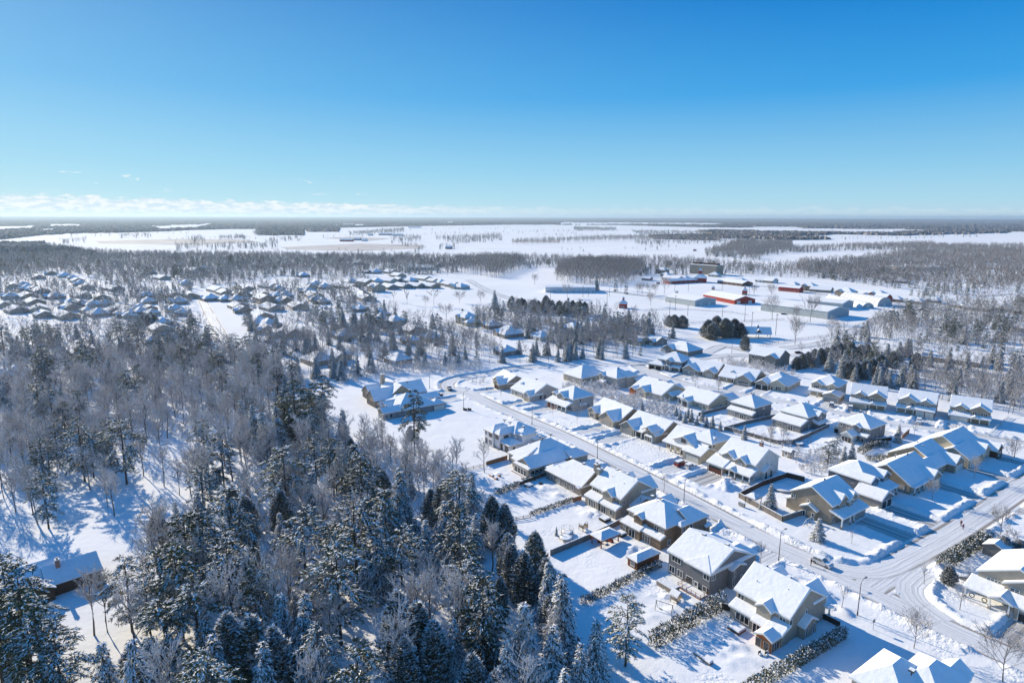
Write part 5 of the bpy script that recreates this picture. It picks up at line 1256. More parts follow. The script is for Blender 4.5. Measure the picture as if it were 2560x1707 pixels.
# ------------------------------------------------------------------ houses of the farther neighbourhoods
ORD = 'first second third fourth fifth sixth seventh eighth ninth tenth eleventh twelfth thirteenth fourteenth fifteenth sixteenth seventeenth eighteenth nineteenth twentieth'.split()
HR = random.Random(9)
def small_house(x, y, w, d, ang, label, style, wall, group=None, storeys=1, cat='house', trim=TRIMB):
    o = loc2w((x, y), ang, -w / 2, -d / 2)
    h = House(None, 'house', label, cat, group, loc=o, ang=ang, wall=wall, trim=trim)
    ze = 2.9 if storeys == 1 else 5.6
    if style == 0: h.block(0, w, 0, d, ze, 'hip', .52); h.block(w * .08, w * .5, -1.6, d * .5, ze, 'gy', .55)
    elif style == 1: h.block(0, w, 0, d, ze, 'gx', .5); h.block(w * .55, w * .95, -1.8, d * .5, ze, 'gy', .55)
    elif style == 2: h.block(0, w, 0, d, ze, 'hip', .6); h.block(w * .55, w * .98, -1.2, d * .5, ze, 'hip', .6); h.block(w * .05, w * .4, -.8, d * .5, ze, 'gy', .6)
    elif style == 3: h.block(0, w, 0, d, ze, 'gx', .42)
    elif style == 4: h.block(0, w, 0, d, ze, 'hip', .55)
    yw = .4
    n = max(2, int(w / 4.5))
    for i in range(n):
        c = w * (i + .5) / n; q = -.0
        if style == 0 and c < w * .5: q = -1.6
        if style == 1 and w * .5 < c < w: q = -1.8
        if style == 2: q = -1.2 if c > w * .55 else (-.8 if c < w * .42 else 0)
        if style in (0, 1) and i == (0 if style == 0 else n - 1): h.garage('y-', q + yw, c, min(3.6, w * .35), m=GARW); continue
        h.win('y-', q + yw, c, .9, 1.5, 1.3, 1)
        if storeys == 2: h.win('y-', q + yw, c, 3.7, 1.4, 1.2, 1)
    h.win('x+', w - .4, d * .6, .9, 1.2, 1.2, 1)
    KEEP.append((x, y, max(w, d) * .54))
    return h.done()
def row(name, crop, items, ang, walls=('tan', 'beige', 'taupe', 'greige', 'cream'), storeys=1, jitter=8):
    ox, oy, sc = crop
    items = sorted(items)
    for i, q in enumerate(items):
        px, py, wp = ox + q[0] / sc, oy + q[1] / sc, q[2] / sc
        st = q[3] if len(q) > 3 else storeys
        z = 4.2 if st == 1 else 6.8
        x, y = at(px, py, z)
        w = min(max(wp * y / FPX * 1.38, 12), 28); d = min(14.5, w * .85)
        lab = 'snow-roofed %s house, %s from the left %s' % ({1: 'low', 2: 'two-storey'}[st], ORD[min(i, 19)], name)
        small_house(x, y, w, d, R_(ang + HR.uniform(-jitter, jitter)), lab, HR.choice([0, 1, 2, 2, 4, 3]) if w < 20 else 3, HR.choice(walls), storeys=st)
C12 = (700, 620, 3.36); C13 = (0, 600, 3.36); C10 = (1350, 620, 3.618); C11 = (1900, 620, 3.564); C9 = (1800, 850, 3.095); C7 = (880, 880, 4.481); C14 = (0, 850, 3.136)
row('along the back of the left subdivision', C13, [(320, 300, 100), (430, 268, 70), (540, 288, 90), (610, 305, 70), (645, 328, 80), (675, 352, 80), (725, 380, 130)], -46)
row('in the second row of the left subdivision', C13, [(115, 372, 110), (195, 365, 90), (225, 392, 90), (270, 400, 80), (335, 412, 130), (950, 392, 190), (1215, 450, 100)], -46)
row('in the third row of the left subdivision', C13, [(90, 455, 100), (230, 452, 150), (460, 458, 120), (680, 450, 150), (850, 462, 180)], -46)
row('in the fourth row of the left subdivision', C13, [(285, 502, 150), (590, 505, 90), (665, 512, 90), (785, 522, 130), (880, 515, 100), (1240, 500, 100), (1180, 545, 90), (1255, 555, 90)], -46)
row('in the fifth row of the left subdivision', C13, [(30, 530, 100), (135, 568, 150), (330, 558, 150), (585, 552, 130), (735, 572, 90), (960, 575, 130), (1040, 600, 110), (1180, 580, 110), (1275, 592, 80)], -46)
row('at the front edge of the left subdivision', C13, [(365, 605, 120), (545, 612, 205), (820, 597, 130), (1090, 612, 90)], -46)
row('between the subdivision and the snowy side street', C13, [(1450, 445, 130), (1598, 450, 140), (1500, 497, 130), (1470, 560, 110), (1530, 592, 80)], -54)
row('in the garden plots above the left woods', C13, [(1362, 668, 120), (1345, 720, 140), (1275, 825, 120), (1475, 792, 70), (680, 890, 380), (130, 1090, 180)], -46, jitter=5)
row('in the back row right of the side street', C13, [(1820, 402, 150), (1890, 425, 110), (2060, 392, 170), (2020, 435, 130), (2255, 372, 130), (2335, 392, 80), (2180, 442, 150)], -46)
row('in the middle row right of the side street', C13, [(1765, 472, 120), (1890, 478, 90), (1985, 482, 110), (2215, 470, 160, 2), (2325, 452, 70), (2345, 492, 60)], -46)
row('in the front row right of the side street', C13, [(2000, 535, 140), (2035, 568, 110), (2280, 548, 180), (2195, 612, 200), (2170, 662, 140), (2255, 684, 150), (2235, 728, 130), (2325, 765, 90)], -54)
row('in the far crescent beside the open park', C12, [(590, 272, 100), (720, 272, 110, 2), (812, 268, 80), (917, 262, 100), (995, 256, 80), (1090, 262, 90), (1205, 244, 110), (1285, 264, 70)], -46)
row('in the crescent row facing the open park', C12, [(490, 300, 110), (590, 312, 120), (805, 312, 105, 2), (915, 312, 125), (1028, 305, 125), (1137, 303, 115), (1250, 303, 140), (1350, 277, 70), (1398, 287, 60), (1452, 297, 80), (1515, 312, 95)], -46)
row('in the stepped rows left of the park', C12, [(220, 322, 130), (235, 347, 110), (300, 292, 90), (372, 312, 90), (280, 378, 150), (310, 412, 100), (355, 432, 90), (640, 347, 130), (682, 372, 140), (720, 402, 160), (150, 468, 180), (40, 382, 100), (50, 425, 110), (20, 352, 60)], -54)
row('among the trees above the main street', C12, [(670, 492, 90), (80, 690, 160), (540, 705, 140), (320, 905, 190), (492, 878, 140), (990, 905, 150)], -46, jitter=6)
row('in the gardens below the open park', C12, [(820, 535, 140), (845, 572, 110), (962, 590, 120, 2), (1110, 665, 130), (1272, 724, 70), (1110, 750, 80)], -54, walls=('cream', 'tan', 'white'))
row('beside the curving drive below the park', C12, [(1570, 560, 115, 2), (1605, 600, 110), (1780, 625, 110), (1920, 690, 165), (1895, 835, 80), (2190, 720, 90)], -54, walls=('cream', 'greige', 'white'))
row('behind the far woods at the village edge', C12, [(800, 190, 70), (930, 190, 80), (990, 218, 90), (730, 190, 50), (195, 218, 70), (310, 75, 80), (800, 72, 100), (1330, 132, 60), (1450, 125, 50), (660, 120, 60), (560, 75, 60)], -46, walls=('bluegrey', 'greige', 'beige'))
row('along the village street behind the fairground', C11, [(440, 325, 90, 2), (550, 358, 130), (770, 375, 110, 2), (930, 398, 115), (1055, 395, 100, 2), (1210, 440, 80), (300, 312, 60), (60, 278, 120)], -46, walls=('cream', 'greige', 'tan', 'brick'))
row('among the trees at the right behind the fairground', C11, [(1160, 255, 130), (1250, 282, 90), (1400, 460, 90), (1550, 450, 70), (1950, 515, 150), (2140, 515, 140), (1770, 492, 90), (2330, 545, 60), (2060, 165, 110), (2300, 690, 100)], -46, walls=('cream', 'tan', 'greige'))
row('in the trees behind the far row', C11, [(1720, 955, 330), (1030, 885, 300), (85, 930, 0 + 210, 2)], -46, walls=('greige', 'taupe', 'tan'), jitter=4)
row('hidden between evergreens right of the park pond road', C10, [(222, 655, 150), (290, 700, 130, 2), (370, 730, 110), (890, 808, 100), (1045, 812, 120), (1290, 885, 220), (565, 710, 90)], -54, walls=('tan', 'cream', 'greige'))
row('beneath the stone apartment block', C10, [(1200, 262, 130), (1300, 262, 80), (970, 265, 60), (1110, 190, 70, 2), (1140, 232, 60), (1580, 232, 70), (2050, 282, 130), (1810, 285, 80), (2290, 320, 60)], -46, walls=('cream', 'greige', 'white'))
row('in the small cluster beyond the left woods', C13, [(430, 108, 0 + 70), (640, 105, 90), (750, 108, 80), (850, 110, 80), (940, 112, 80), (1040, 112, 90), (1150, 118, 70), (1240, 112, 70), (1350, 106, 130), (1500, 112, 80), (285, 98, 60)], -46, walls=('beige', 'greige'))
row('dotted through the woodland left of centre', C13, [(1640, 240, 120), (1700, 222, 60), (970, 205, 60), (1510, 200, 50), (1360, 305, 110), (1560, 350, 80), (1280, 262, 50), (1860, 188, 40)], -46, walls=('beige', 'greige', 'white'))
x, y = at(1000, 855)   # nothing

# ---- fairground, barns and other large buildings
def shed_building(px, py, L, D, ang, ze, pitch, wall, label, cat='barn', name='barn', doors=(), trim=TRIMW, wins=0, anchor='near', name_roof='gx', band=False):
    """long building placed by its near right ground corner"""
    a = R_(ang); x, y = at(px, py)
    o = (x - L * math.cos(a), y - L * math.sin(a))
    h = House(None, name, label, cat, loc=o, ang=a, wall=wall, trim=trim)
    h.block(0, L, 0, D, ze, name_roof, pitch, oh=.35)
    for (c, w_, hh, m) in doors: h.garage('x+', L - .35, c, w_, hh, m=m)
    for i in range(wins): h.win('y-', .35, L * (i + .5) / wins, 1.2, 1.2, 1, 1)
    c = loc2w(o, a, L / 2, D / 2)
    for q in range(int(L / 12) + 1):
        k = loc2w(o, a, min(q * 12, L), D / 2); KEEP.append((k[0], k[1], 11))
    return h
def pp(c, x, y): return (c[0] + x / c[2], c[1] + y / c[2])
# length from the photograph: left end and right end of the long front
def long_between(c, xa, ya, xb, yb):
    A, B = at(*pp(c, xa, ya)), at(*pp(c, xb, yb))
    return math.hypot(A[0] - B[0], A[1] - B[1]), math.degrees(math.atan2(B[1] - A[1], B[0] - A[0])), pp(c, xb, yb)
def longb(c, A, B, D, ze, pitch, wall, label, **k):
    L, a, p = long_between(c, *A, *B)
    return shed_building(p[0], p[1], L, D, a, ze, pitch, wall, label, **k)
W['steel'] = siding('pale_steel', (.42, .46, .47), .35, True)
W['steelwhite'] = siding('white_steel', (.58, .60, .62), .35, True)
longb(C10, (1470, 455), (1757, 512), 24, 4.2, .28, 'darkred', 'long red barn with cream snowy roof and white doors in the middle of the fairground', doors=((5, 3.5, 3, GARW), (18, 3.5, 3, GARW))).done()
longb(C10, (1127, 490), (1400, 533), 28, 5.6, .16, 'steel', 'grey-green steel arena shed beside the long red barn', name='arena_building', cat='building', doors=((8, 3.2, 3.2, GARW), (19, 3.2, 3.2, GARW))).done()
longb(C10, (1165, 330), (1430, 316), 12, 4.0, .35, 'darkred', 'low red stable with white-trimmed windows leading to the pyramid-roofed barn', wins=6).done()
longb(C10, (2150, 390), (2345, 408), 10, 5.0, .45, 'darkred', 'red barn with a row of shutters along the village street', wins=7).done()
longb(C10, (1600, 322), (1830, 350), 18, 3.6, .3, 'darkwood', 'open brown cattle shed with a wide white roof', wins=6).done()
longb(C10, (45, 405), (505, 408), 22, 6.0, .12, 'steelwhite', 'long white curling rink building at the left of the fairground', name='rink_building', cat='building', wins=8).done()
longb(C11, (0, 560), (600, 640), 34, 6.5, .14, 'steel', 'largest grey agricultural hall with a windowed white end wall', name='exhibition_hall', cat='building', doors=((6, 3, 3, GARW),)).done()
longb(C11, (420, 520), (735, 552), 26, 5.5, .16, 'steel', 'second grey hall directly behind the largest hall', name='exhibition_hall', cat='building').done()
longb(C11, (2000, 172), (2120, 172), 14, 4, .3, 'brick', 'small brick building alone in the snow at the far right', name='building', cat='building', wins=3).done()
longb(C11, (1230, 205), (1670, 205), 30, 6, .05, 'white', 'long flat-roofed school with pale green front among the right woods', name='school_building', cat='school', wins=14).done()
longb(C12, (1075, 188), (1290, 188), 26, 4.2, .22, 'cream', 'long blue-roofed hall behind the crescent of houses', name='hall', cat='building', wins=8).done()
# gambrel barn
def gambrel(c, A, B, D, label):
    L, a, p = long_between(c, *A, *B)
    x, y = at(*p); ar = R_(a); o = (x - L * math.cos(ar), y - L * math.sin(ar))
    root = empty('barn', (o[0], o[1], 0), ar, label, 'barn')
    prof = [(0, 4.5), (D * .12, 8.0), (D * .5, 10.5), (D * .88, 8.0), (D, 4.5)]
    w = MB(); w.poly([(0, 0, -.4), (L, 0, -.4), (L, 0, 4.5), (0, 0, 4.5)]); w.poly([(L, D, -.4), (0, D, -.4), (0, D, 4.5), (L, D, 4.5)])
    w.poly([(L, 0, -.4), (L, D, -.4)] + [(L, q, z) for q, z in reversed(prof)]); w.poly([(0, D, -.4), (0, 0, -.4)] + [(0, q, z) for q, z in prof])
    w.build('wall', W['darkred'], root)
    r = MB(); s = MB()
    for i in range(4):
        (q0, z0), (q1, z1) = prof[i], prof[i + 1]
        for mb, up in ((r, .1), (s, .4)):
            mb.poly([(-.4, q0, z0 + up), (L + .4, q0, z0 + up), (L + .4, q1, z1 + up), (-.4, q1, z1 + up)])
            mb.poly([(L + .4, q0, z0 + up - .3), (L + .4, q1, z1 + up - .3), (L + .4, q1, z1 + up), (L + .4, q0, z0 + up)])
    rr = r.build('roof', TRIMW, root); s.build('snow_cover', SNOW, rr)
    d = MB(); d.box(L, L + .12, D * .4, D * .6, -.2, 3.4); d.box(L, L + .12, D * .45, D * .55, 5.5, 7); d.build('door', TRIMW, root)
    KEEP.append((x, y, L))
gambrel(C11, (1003, 505), (1110, 517), 13, 'red gambrel-roofed barn with white end doors beside the quonset huts')
def quonset(c, A, B, R0, label, grp):
    L, a, p = long_between(c, *A, *B)
    x, y = at(*p); ar = R_(a); o = (x - L * math.cos(ar), y - L * math.sin(ar))
    root = empty('quonset_hut', (o[0], o[1], 0), ar, label, 'hut', grp)
    n = 14; m = MB(); nr = int(L / 2.2)
    ang_ = [math.pi * k / n for k in range(n + 1)]
    for j in range(nr):
        xa, xb = L * j / nr, L * (j + 1) / nr
        for k in range(n):
            rr = R0 * (1 + .025 * (j % 2)); 
            P = [(R0 - rr * math.cos(t), rr * math.sin(t)) for t in (ang_[k], ang_[k + 1])]
            m.poly([(xa, P[0][0], P[0][1]), (xb, P[0][0], P[0][1]), (xb, P[1][0], P[1][1]), (xa, P[1][0], P[1][1])])
    m.build('shell', SNOW, root)
    e = MB(); e.poly([(L - .3, R0 - R0 * .97 * math.cos(t), R0 * .97 * math.sin(t)) for t in ang_]); e.build('end_wall', W['steel'], root)
    d = MB(); d.box(L - .3, L - .1, R0 - 1.5, R0 + 1.5, -.1, min(3.2, R0 * .7)); d.build('door', GARW, root)
quonset(C11, (700, 470), (1045, 525), 8.5, 'long ribbed white quonset hut beside the red gambrel barn', None)
quonset(C11, (580, 465), (910, 542), 5.5, 'narrower white quonset hut with low arched end', None)
# pyramid-roofed show barn with cupola
def pavilion(px, py, w, ze, wall, label, cat, name, cup=True, roofm=None, pitch=.6, open_=False, ang=-20):
    x, y = at(px, py); a = R_(ang); o = loc2w((x, y), a, -w / 2, 0)
    h = House(None, name, label, cat, loc=o, ang=a, wall=wall)
    h.block(0, w, 0, w, ze, 'hip', pitch, wall=not open_)
    if open_:
        for q in ((.6, .6), (w - .6, .6), (w - .6, w - .6), (.6, w - .6)):
            c = MB(); c.box(q[0] - .15, q[0] + .15, q[1] - .15, q[1] + .15, -.3, ze); c.build('post', WOOD, h.root)
    if cup:
        z = ze + w * .5 * pitch; s_ = w * .14
        h.block(w / 2 - s_, w / 2 + s_, w / 2 - s_, w / 2 + s_, z + s_ * 1.3, 'hip', 1.3, z0=z - 1.5, oh=.2)
    if not open_: h.win('y-', .4, w * .3, 1, 1.2, 1.2, 1); h.win('y-', .4, w * .7, 1, 1.2, 1.2, 1); h.door('y-', .4, w * .5)
    KEEP.append((x, y, w)); return h.done()
pavilion(*pp(C10, 1442, 316), 16, 6.0, 'darkred', 'square red show barn with pyramid roof and tall cupola', 'barn', 'show_barn', pitch=.75)
pavilion(*pp(C10, 745, 550), 7, 4.6, 'darkred', 'small red and white judging tower alone on the snowy field', 'tower', 'judging_tower', pitch=1.0)
pavilion(*pp(C10, 1850, 428), 6, 5.0, 'darkred', 'small red and white judging tower beside the long red barn', 'tower', 'judging_tower', pitch=.9)
pavilion(*pp(C10, 1565, 382), 4, 3, 'darkred', 'little red kiosk with steep snowy roof behind the long red barn', 'kiosk', 'kiosk', cup=False, pitch=.8)
pavilion(*pp(C10, 1235, 416), 3.4, 2.6, 'darkred', 'tiny red ticket hut before the steel arena shed', 'hut', 'ticket_hut', cup=False, pitch=.4)
pavilion(*pp(C10, 1065, 330), 4.5, 3, 'darkred', 'little red hut beside the dense brown grove', 'hut', 'hut', cup=False, pitch=.5)
pavilion(*pp(C11, 635, 446), 4.5, 3, 'darkred', 'little red hut left of the quonset huts', 'hut', 'hut', cup=False, pitch=.5)
pavilion(*pp(C10, 1398, 0 + 30), 8, 4, 'darkred', 'tiny red shed alone on the far white field', 'shed', 'shed', cup=False, pitch=.5)
# picnic shelter
x, y = at(*pp(C10, 1978, 822)); a = R_(-8); L, D = 17, 9
h = House(None, 'picnic_shelter', 'open picnic shelter with a broad shaded roof, small gable and cupola near the road', 'shelter', loc=loc2w((x, y), a, -L / 2, 0), ang=a, wall='darkwood')
h.block(0, L, 0, D, 3.2, 'gx', .9, wall=False); h.block(L / 2 - 2.2, L / 2 + 2.2, .6, 4, 4.2, 'gy', .9, z0=3.6, oh=.2); h.block(L / 2 - .7, L / 2 + .7, D / 2 - .7, D / 2 + .7, 8.2, 'hip', 1.1, z0=6.8, oh=.15)
for qx in (1, L / 2, L - 1):
    for qy in (1, D - 1):
        c = MB(); c.box(qx - .14, qx + .14, qy - .14, qy + .14, -.3, 3.4); c.build('post', WOOD, h.root)
h.done(); KEEP.append((x, y, 12))
# four-storey stone apartment block
L, a, p = long_between(C10, 1350, 232, 1590, 250)
x, y = at(*p); ar = R_(a); h = House(None, 'apartment_building', 'four-storey stone apartment block with dark roof boxes behind the village trees', 'building', loc=(x - L * math.cos(ar), y - L * math.sin(ar)), ang=ar, wall='tan')
h.block(0, L, 0, 20, 13.5, 'sy+', .01, oh=.2); h.w.box(L * .05, L * .30, 6, 14, 13, 16.5, 6); h.w.box(L * .42, L * .95, 6, 14, 13, 16, 6)
for fl in range(4):
    for i in range(10): h.win('y-', .2, L * (i + .5) / 10, 1 + 3.2 * fl, 1.3, 1.4, 1, fr=TRIMW)
h.done(); KEEP.append((x - L / 2 * math.cos(ar), y, 25))
# far farms among the white fields
C18 = (0, 400, 1.8375)
for i, (px, py, wp, wall, lab) in enumerate([(1590, 375, 60, 'darkred', 'long dark barn of the lone farm in the far left field'), (1640, 370, 30, 'bluegrey', 'tall blue-roofed barn at the lone farm in the far left field'), (1672, 374, 24, 'white', 'white shed at the right end of the lone far farm'),
        (1770, 346, 60, 'bluegrey', 'long blue roof of the second far farm'), (1825, 349, 50, 'steel', 'pale shed right of the second far farm'), (1700, 348, 20, 'steel', 'small shed left of the second far farm'), (1905, 312, 60, 'steel', 'green-roofed hall at the top of the far fields'), (2060, 410, 30, 'bluegrey', 'barn beside the evergreens on the brown farm lane')]):
    x, y = at(px / 1.8375, 400 + py / 1.8375); w = wp / 1.8375 * y / FPX
    h = House(None, 'barn', lab, 'barn', loc=(x - w / 2, y), ang=R_(-5), wall=wall); h.block(0, w, 0, 16, 5.5, 'gx', .45); h.win('y-', .4, w * .3, 1, 2, 2, 1); h.done(); KEEP.append((x, y, w * .6))
# ------------------------------------------------------------------ woods
WD = {'bare': .72, 'pine': .12, 'spruce': .16}
scatter([(-900, 1000), (-200, 905), (0, 885), (420, 865), (700, 905), (700, 1200), (560, 1240), (-60, 1500), (-900, 1600)], 8.2, {'bare': .86, 'pine': .08, 'spruce': .06}, (13, 18), 1, 'A')
scatter([(700, 930), (790, 1030), (870, 1130), (990, 1195), (1090, 1250), (1150, 1310), (1240, 1390), (1430, 1530), (1520, 1640), (1620, 1800), (1800, 2400), (-700, 2400), (-60, 1500), (560, 1240), (700, 1200)], 7.8, {'bare': .50, 'pine': .10, 'pinedark': .05, 'spruce': .21, 'cedar': .14}, (10, 19), 2, 'A')
scatter([(870, 1085), (1000, 1150), (1130, 1195), (1180, 1235), (1080, 1260), (950, 1180)], 4.6, {'bare': 1}, (8, 12.5), 21, 'A', True)
scatter([(-100, 860), (450, 830), (700, 860), (830, 900), (800, 960), (700, 960), (420, 880), (0, 890)], 9, {'bare': .6, 'spruce': .25, 'pinedark': .15}, (11, 16), 3, 'B')
scatter([(0, 760), (480, 745), (480, 830), (0, 860)], 9, {'bare': .55, 'spruce': .45}, (9, 15), 4, 'B')
scatter([(560, 740), (900, 745), (1000, 800), (900, 900), (640, 880), (600, 800)], 8.6, {'bare': .5, 'spruce': .4, 'pinedark': .1}, (9, 16), 5, 'B')
scatter([(700, 870), (900, 850), (1100, 860), (1300, 865), (1500, 835), (1640, 845), (1600, 900), (1400, 905), (1200, 915), (1100, 920), (980, 925), (840, 960)], 5.6, {'bare': .62, 'spruce': .38}, (9, 15), 6, 'C')
scatter([(930, 800), (1100, 815), (1300, 775), (1640, 800), (1700, 850), (1300, 870), (900, 860)], 7, {'bare': .5, 'spruce': .45, 'pinedark': .05}, (8, 14), 7, 'C')
scatter([(1180, 790), (1300, 800), (1560, 825), (1640, 845), (1620, 880), (1480, 860), (1300, 850), (1180, 840)], 6.5, {'bare': .7, 'spruce': .3}, (8, 13), 24, 'C')
scatter([(2150, 968), (2300, 940), (2700, 955), (2700, 1075), (2480, 1030), (2350, 1000)], 4.8, {'bare': .97, 'spruce': .03}, (9, 13), 8, 'D', True)
scatter([(1960, 870), (2060, 850), (2250, 790), (2700, 770), (2700, 955), (2300, 940), (2150, 965), (2030, 930)], 6.8, {'bare': .55, 'spruce': .33, 'pinedark': .12}, (9, 15), 9, 'D', True)
scatter([(2220, 740), (2700, 720), (2700, 790), (2240, 790)], 10, {'bare': .7, 'spruce': .3}, (9, 14), 10, 'D')
# dark evergreen belts beside the open field and by the road
for k, (px, py, h) in enumerate([(1250, 762, 14), (1236, 775, 15), (1268, 772, 11), (1285, 776, 10), (1300, 778, 10), (1318, 780, 10), (1335, 782, 10), (1352, 783, 11), (1370, 784, 11), (1388, 785, 11), (1405, 786, 11), (1422, 788, 12), (1440, 790, 12), (1452, 792, 12), (1470, 783, 12), (1478, 786, 13),
        (1500, 793, 9), (1512, 790, 9), (1520, 797, 9), (1540, 812, 11), (1552, 806, 11), (1565, 812, 12), (1600, 815, 10), (1626, 838, 13)]):
    x, y = at(px, py); q_ = 1260 < px < 1460
    TREES.append((('cedar', 'pinedark', 'cedar', 'spruce')[k % 4] if q_ else 'spruce', x + (k * 7 % 5 - 2) * 1.5, y + (k * 5 % 7 - 3) * 3, h * (1 + .14 * (k * 3 % 5 - 2)), (1.5, 1.2, 1.35, 1.3)[k % 4] if q_ else 1.0, 'E', None))
    if q_: TREES.append(('cedar', x + 4, y + 9, h * .9, 1.4, 'E', None)); TREES.append(('spruce', x - 3, y - 8, h * .8, 1.2, 'E', None))
for px, py, h, wf in ((1685, 818, 9, 2.2), (1705, 820, 9, 2.2), (1672, 816, 8, 1.8), (1770, 845, 12, 1.9), (1790, 838, 13, 1.9), (1812, 845, 13, 1.9), (1835, 842, 12, 1.9), (1850, 845, 10, 1.9), (1780, 850, 11, 1.8), (1862, 876, 9, 1.4), (360, 814, 8, 2.4), (372, 815, 8, 2.4), (385, 814, 8, 2.2)):
    x, y = at(px, py); TREES.append(('cedar', x, y, h, wf, 'F', None))
for px, py, h, wf in ((1990, 925, 7, 2), (2004, 922, 8, 2), (2018, 918, 8, 2), (2034, 914, 9, 2), (2050, 912, 9, 2), (2066, 910, 9, 2), (2080, 905, 9, 2), (2096, 896, 9, 2), (2124, 900, 10, 2), (2150, 902, 9, 2), (2165, 898, 9, 2), (2122, 945, 9, 2), (2140, 950, 9, 2), (2160, 945, 9, 2), (2178, 940, 9, 2), (2200, 935, 10, 2), (2230, 920, 9, 2), (2288, 925, 9, 2)):
    x, y = at(px, py); TREES.append(('cedar', x, y, h, wf * .8, 'G', None))
for px, py, h in ((2102, 945, 11), (2090, 880, 14), (2110, 875, 13), (2215, 915, 13), (2245, 905, 12), (2265, 895, 12)):
    x, y = at(px, py); TREES.append(('spruce', x, y, h, 1.15, 'G', None))
for px, py, h in ((1012, 735, 17), (1085, 765, 19), (1018, 762, 14), (985, 755, 12), (1148, 758, 9), (1200, 757, 9), (1063, 765, 7), (1117, 800, 10)):      # loose bare trees on the open park
    x, y = at(px, py); TREES.append(('round' if h < 12 else 'bare', x, y, h, 1.3, 'H', None))
for px, py, h in ((1593, 737, 9), (1605, 737, 10), (1622, 737, 9), (1637, 737, 9), (1660, 735, 14), (1626, 765, 10), (1885, 738, 9), (1928, 745, 11), (1931, 800, 15), (1990, 805, 10), (1988, 862, 14), (2026, 805, 16), (2076, 852, 12), (1552, 726, 12), (1336, 712, 10), (1418, 745, 11)):
    x, y = at(px, py); TREES.append(('round', x, y, h, 1.1, 'I', None))
for px, py, h in ((1491, 727, 17), (1539, 730, 16), (1565, 736, 15)):
    x, y = at(px, py); TREES.append(('spruce', x, y, h, .9, 'I', None))
# middle-distance woods
E_ = {'bare': .72, 'spruce': .20, 'pinedark': .08}
scatter([(-150, 655), (250, 640), (700, 645), (1000, 648), (1150, 660), (1140, 690), (960, 690), (860, 700), (700, 690), (480, 725), (420, 690), (330, 725), (200, 690), (0, 700), (-150, 720)], 7.6, E_, (9, 15), 12, 'far')
scatter([(-150, 612), (100, 612), (250, 632), (450, 640), (700, 640), (1150, 645), (1150, 662), (700, 650), (250, 645), (-150, 660)], 9, E_, (8, 13), 13, 'far')
scatter([(-150, 700), (480, 720), (500, 745), (480, 760), (0, 765), (-150, 780)], 8.4, {'bare': .6, 'spruce': .4}, (8, 13), 14, 'far')
scatter([(560, 720), (920, 700), (960, 745), (560, 745)], 9, {'bare': .6, 'spruce': .4}, (8, 13), 15, 'far')
scatter([(1140, 655), (1220, 650), (1310, 652), (1310, 672), (1290, 680), (1250, 697), (1150, 686)], 6.5, {'bare': 1}, (12, 17), 16, 'far', True)
scatter([(1385, 705), (1400, 672), (1450, 660), (1600, 665), (1610, 690), (1570, 712), (1500, 716)], 6.5, {'bare': 1}, (13, 18), 17, 'far', True)
scatter([(1310, 645), (1500, 650), (1750, 655), (1800, 665), (2050, 670), (2300, 690), (2290, 715), (1900, 690), (1600, 690), (1450, 668), (1300, 672)], 9, E_, (9, 14), 18, 'far')
scatter([(1990, 664), (2290, 640), (2700, 628), (2700, 720), (2300, 735), (2150, 712), (2000, 690)], 7.8, {'bare': .85, 'spruce': .15}, (10, 15), 19, 'far')
scatter([(1760, 640), (1860, 650), (1980, 655), (1980, 610), (1840, 608), (1770, 625)], 9, {'bare': .9, 'spruce': .1}, (12, 18), 20, 'far')
scatter([(1980, 625), (2300, 612), (2560, 620), (2560, 630), (2300, 640), (1980, 655)], 9, {'bare': .9, 'spruce': .1}, (10, 16), 22, 'far')
scatter([(1280, 608), (1500, 597), (1800, 592), (1800, 600), (1500, 606), (1280, 614)], 15, {'bare': 1}, (12, 18), 23, 'far', True)
for n_, poly in enumerate(([(465, 600), (500, 596), (515, 603), (478, 607)], [(540, 597), (610, 592), (620, 598), (560, 602)], [(672, 602), (755, 598), (760, 603), (680, 606)], [(630, 585), (740, 572), (760, 590), (700, 588), (640, 590)], [(870, 585), (1010, 573), (1010, 582), (880, 590)], [(975, 600), (1050, 594), (1055, 607), (990, 606)], [(1085, 598), (1250, 590), (1258, 603), (1150, 610), (1100, 604)],
        [(1095, 620), (1150, 615), (1150, 624), (1100, 625)], [(300, 592), (380, 590), (370, 595), (300, 596)], [(440, 618), (700, 612), (690, 622), (440, 630)], [(150, 605), (220, 603), (215, 610), (150, 611)], [(1585, 608), (1650, 603), (1660, 612), (1590, 616)], [(1435, 570), (1540, 573), (1540, 577), (1435, 578)], [(1575, 580), (1760, 583), (1760, 588), (1600, 588)], [(1640, 610), (1660, 604), (1900, 603), (1860, 612)])):
    scatter(poly, 20, {'bare': .7, 'spruce': .3}, (12, 18), 30 + n_, 'far', True)

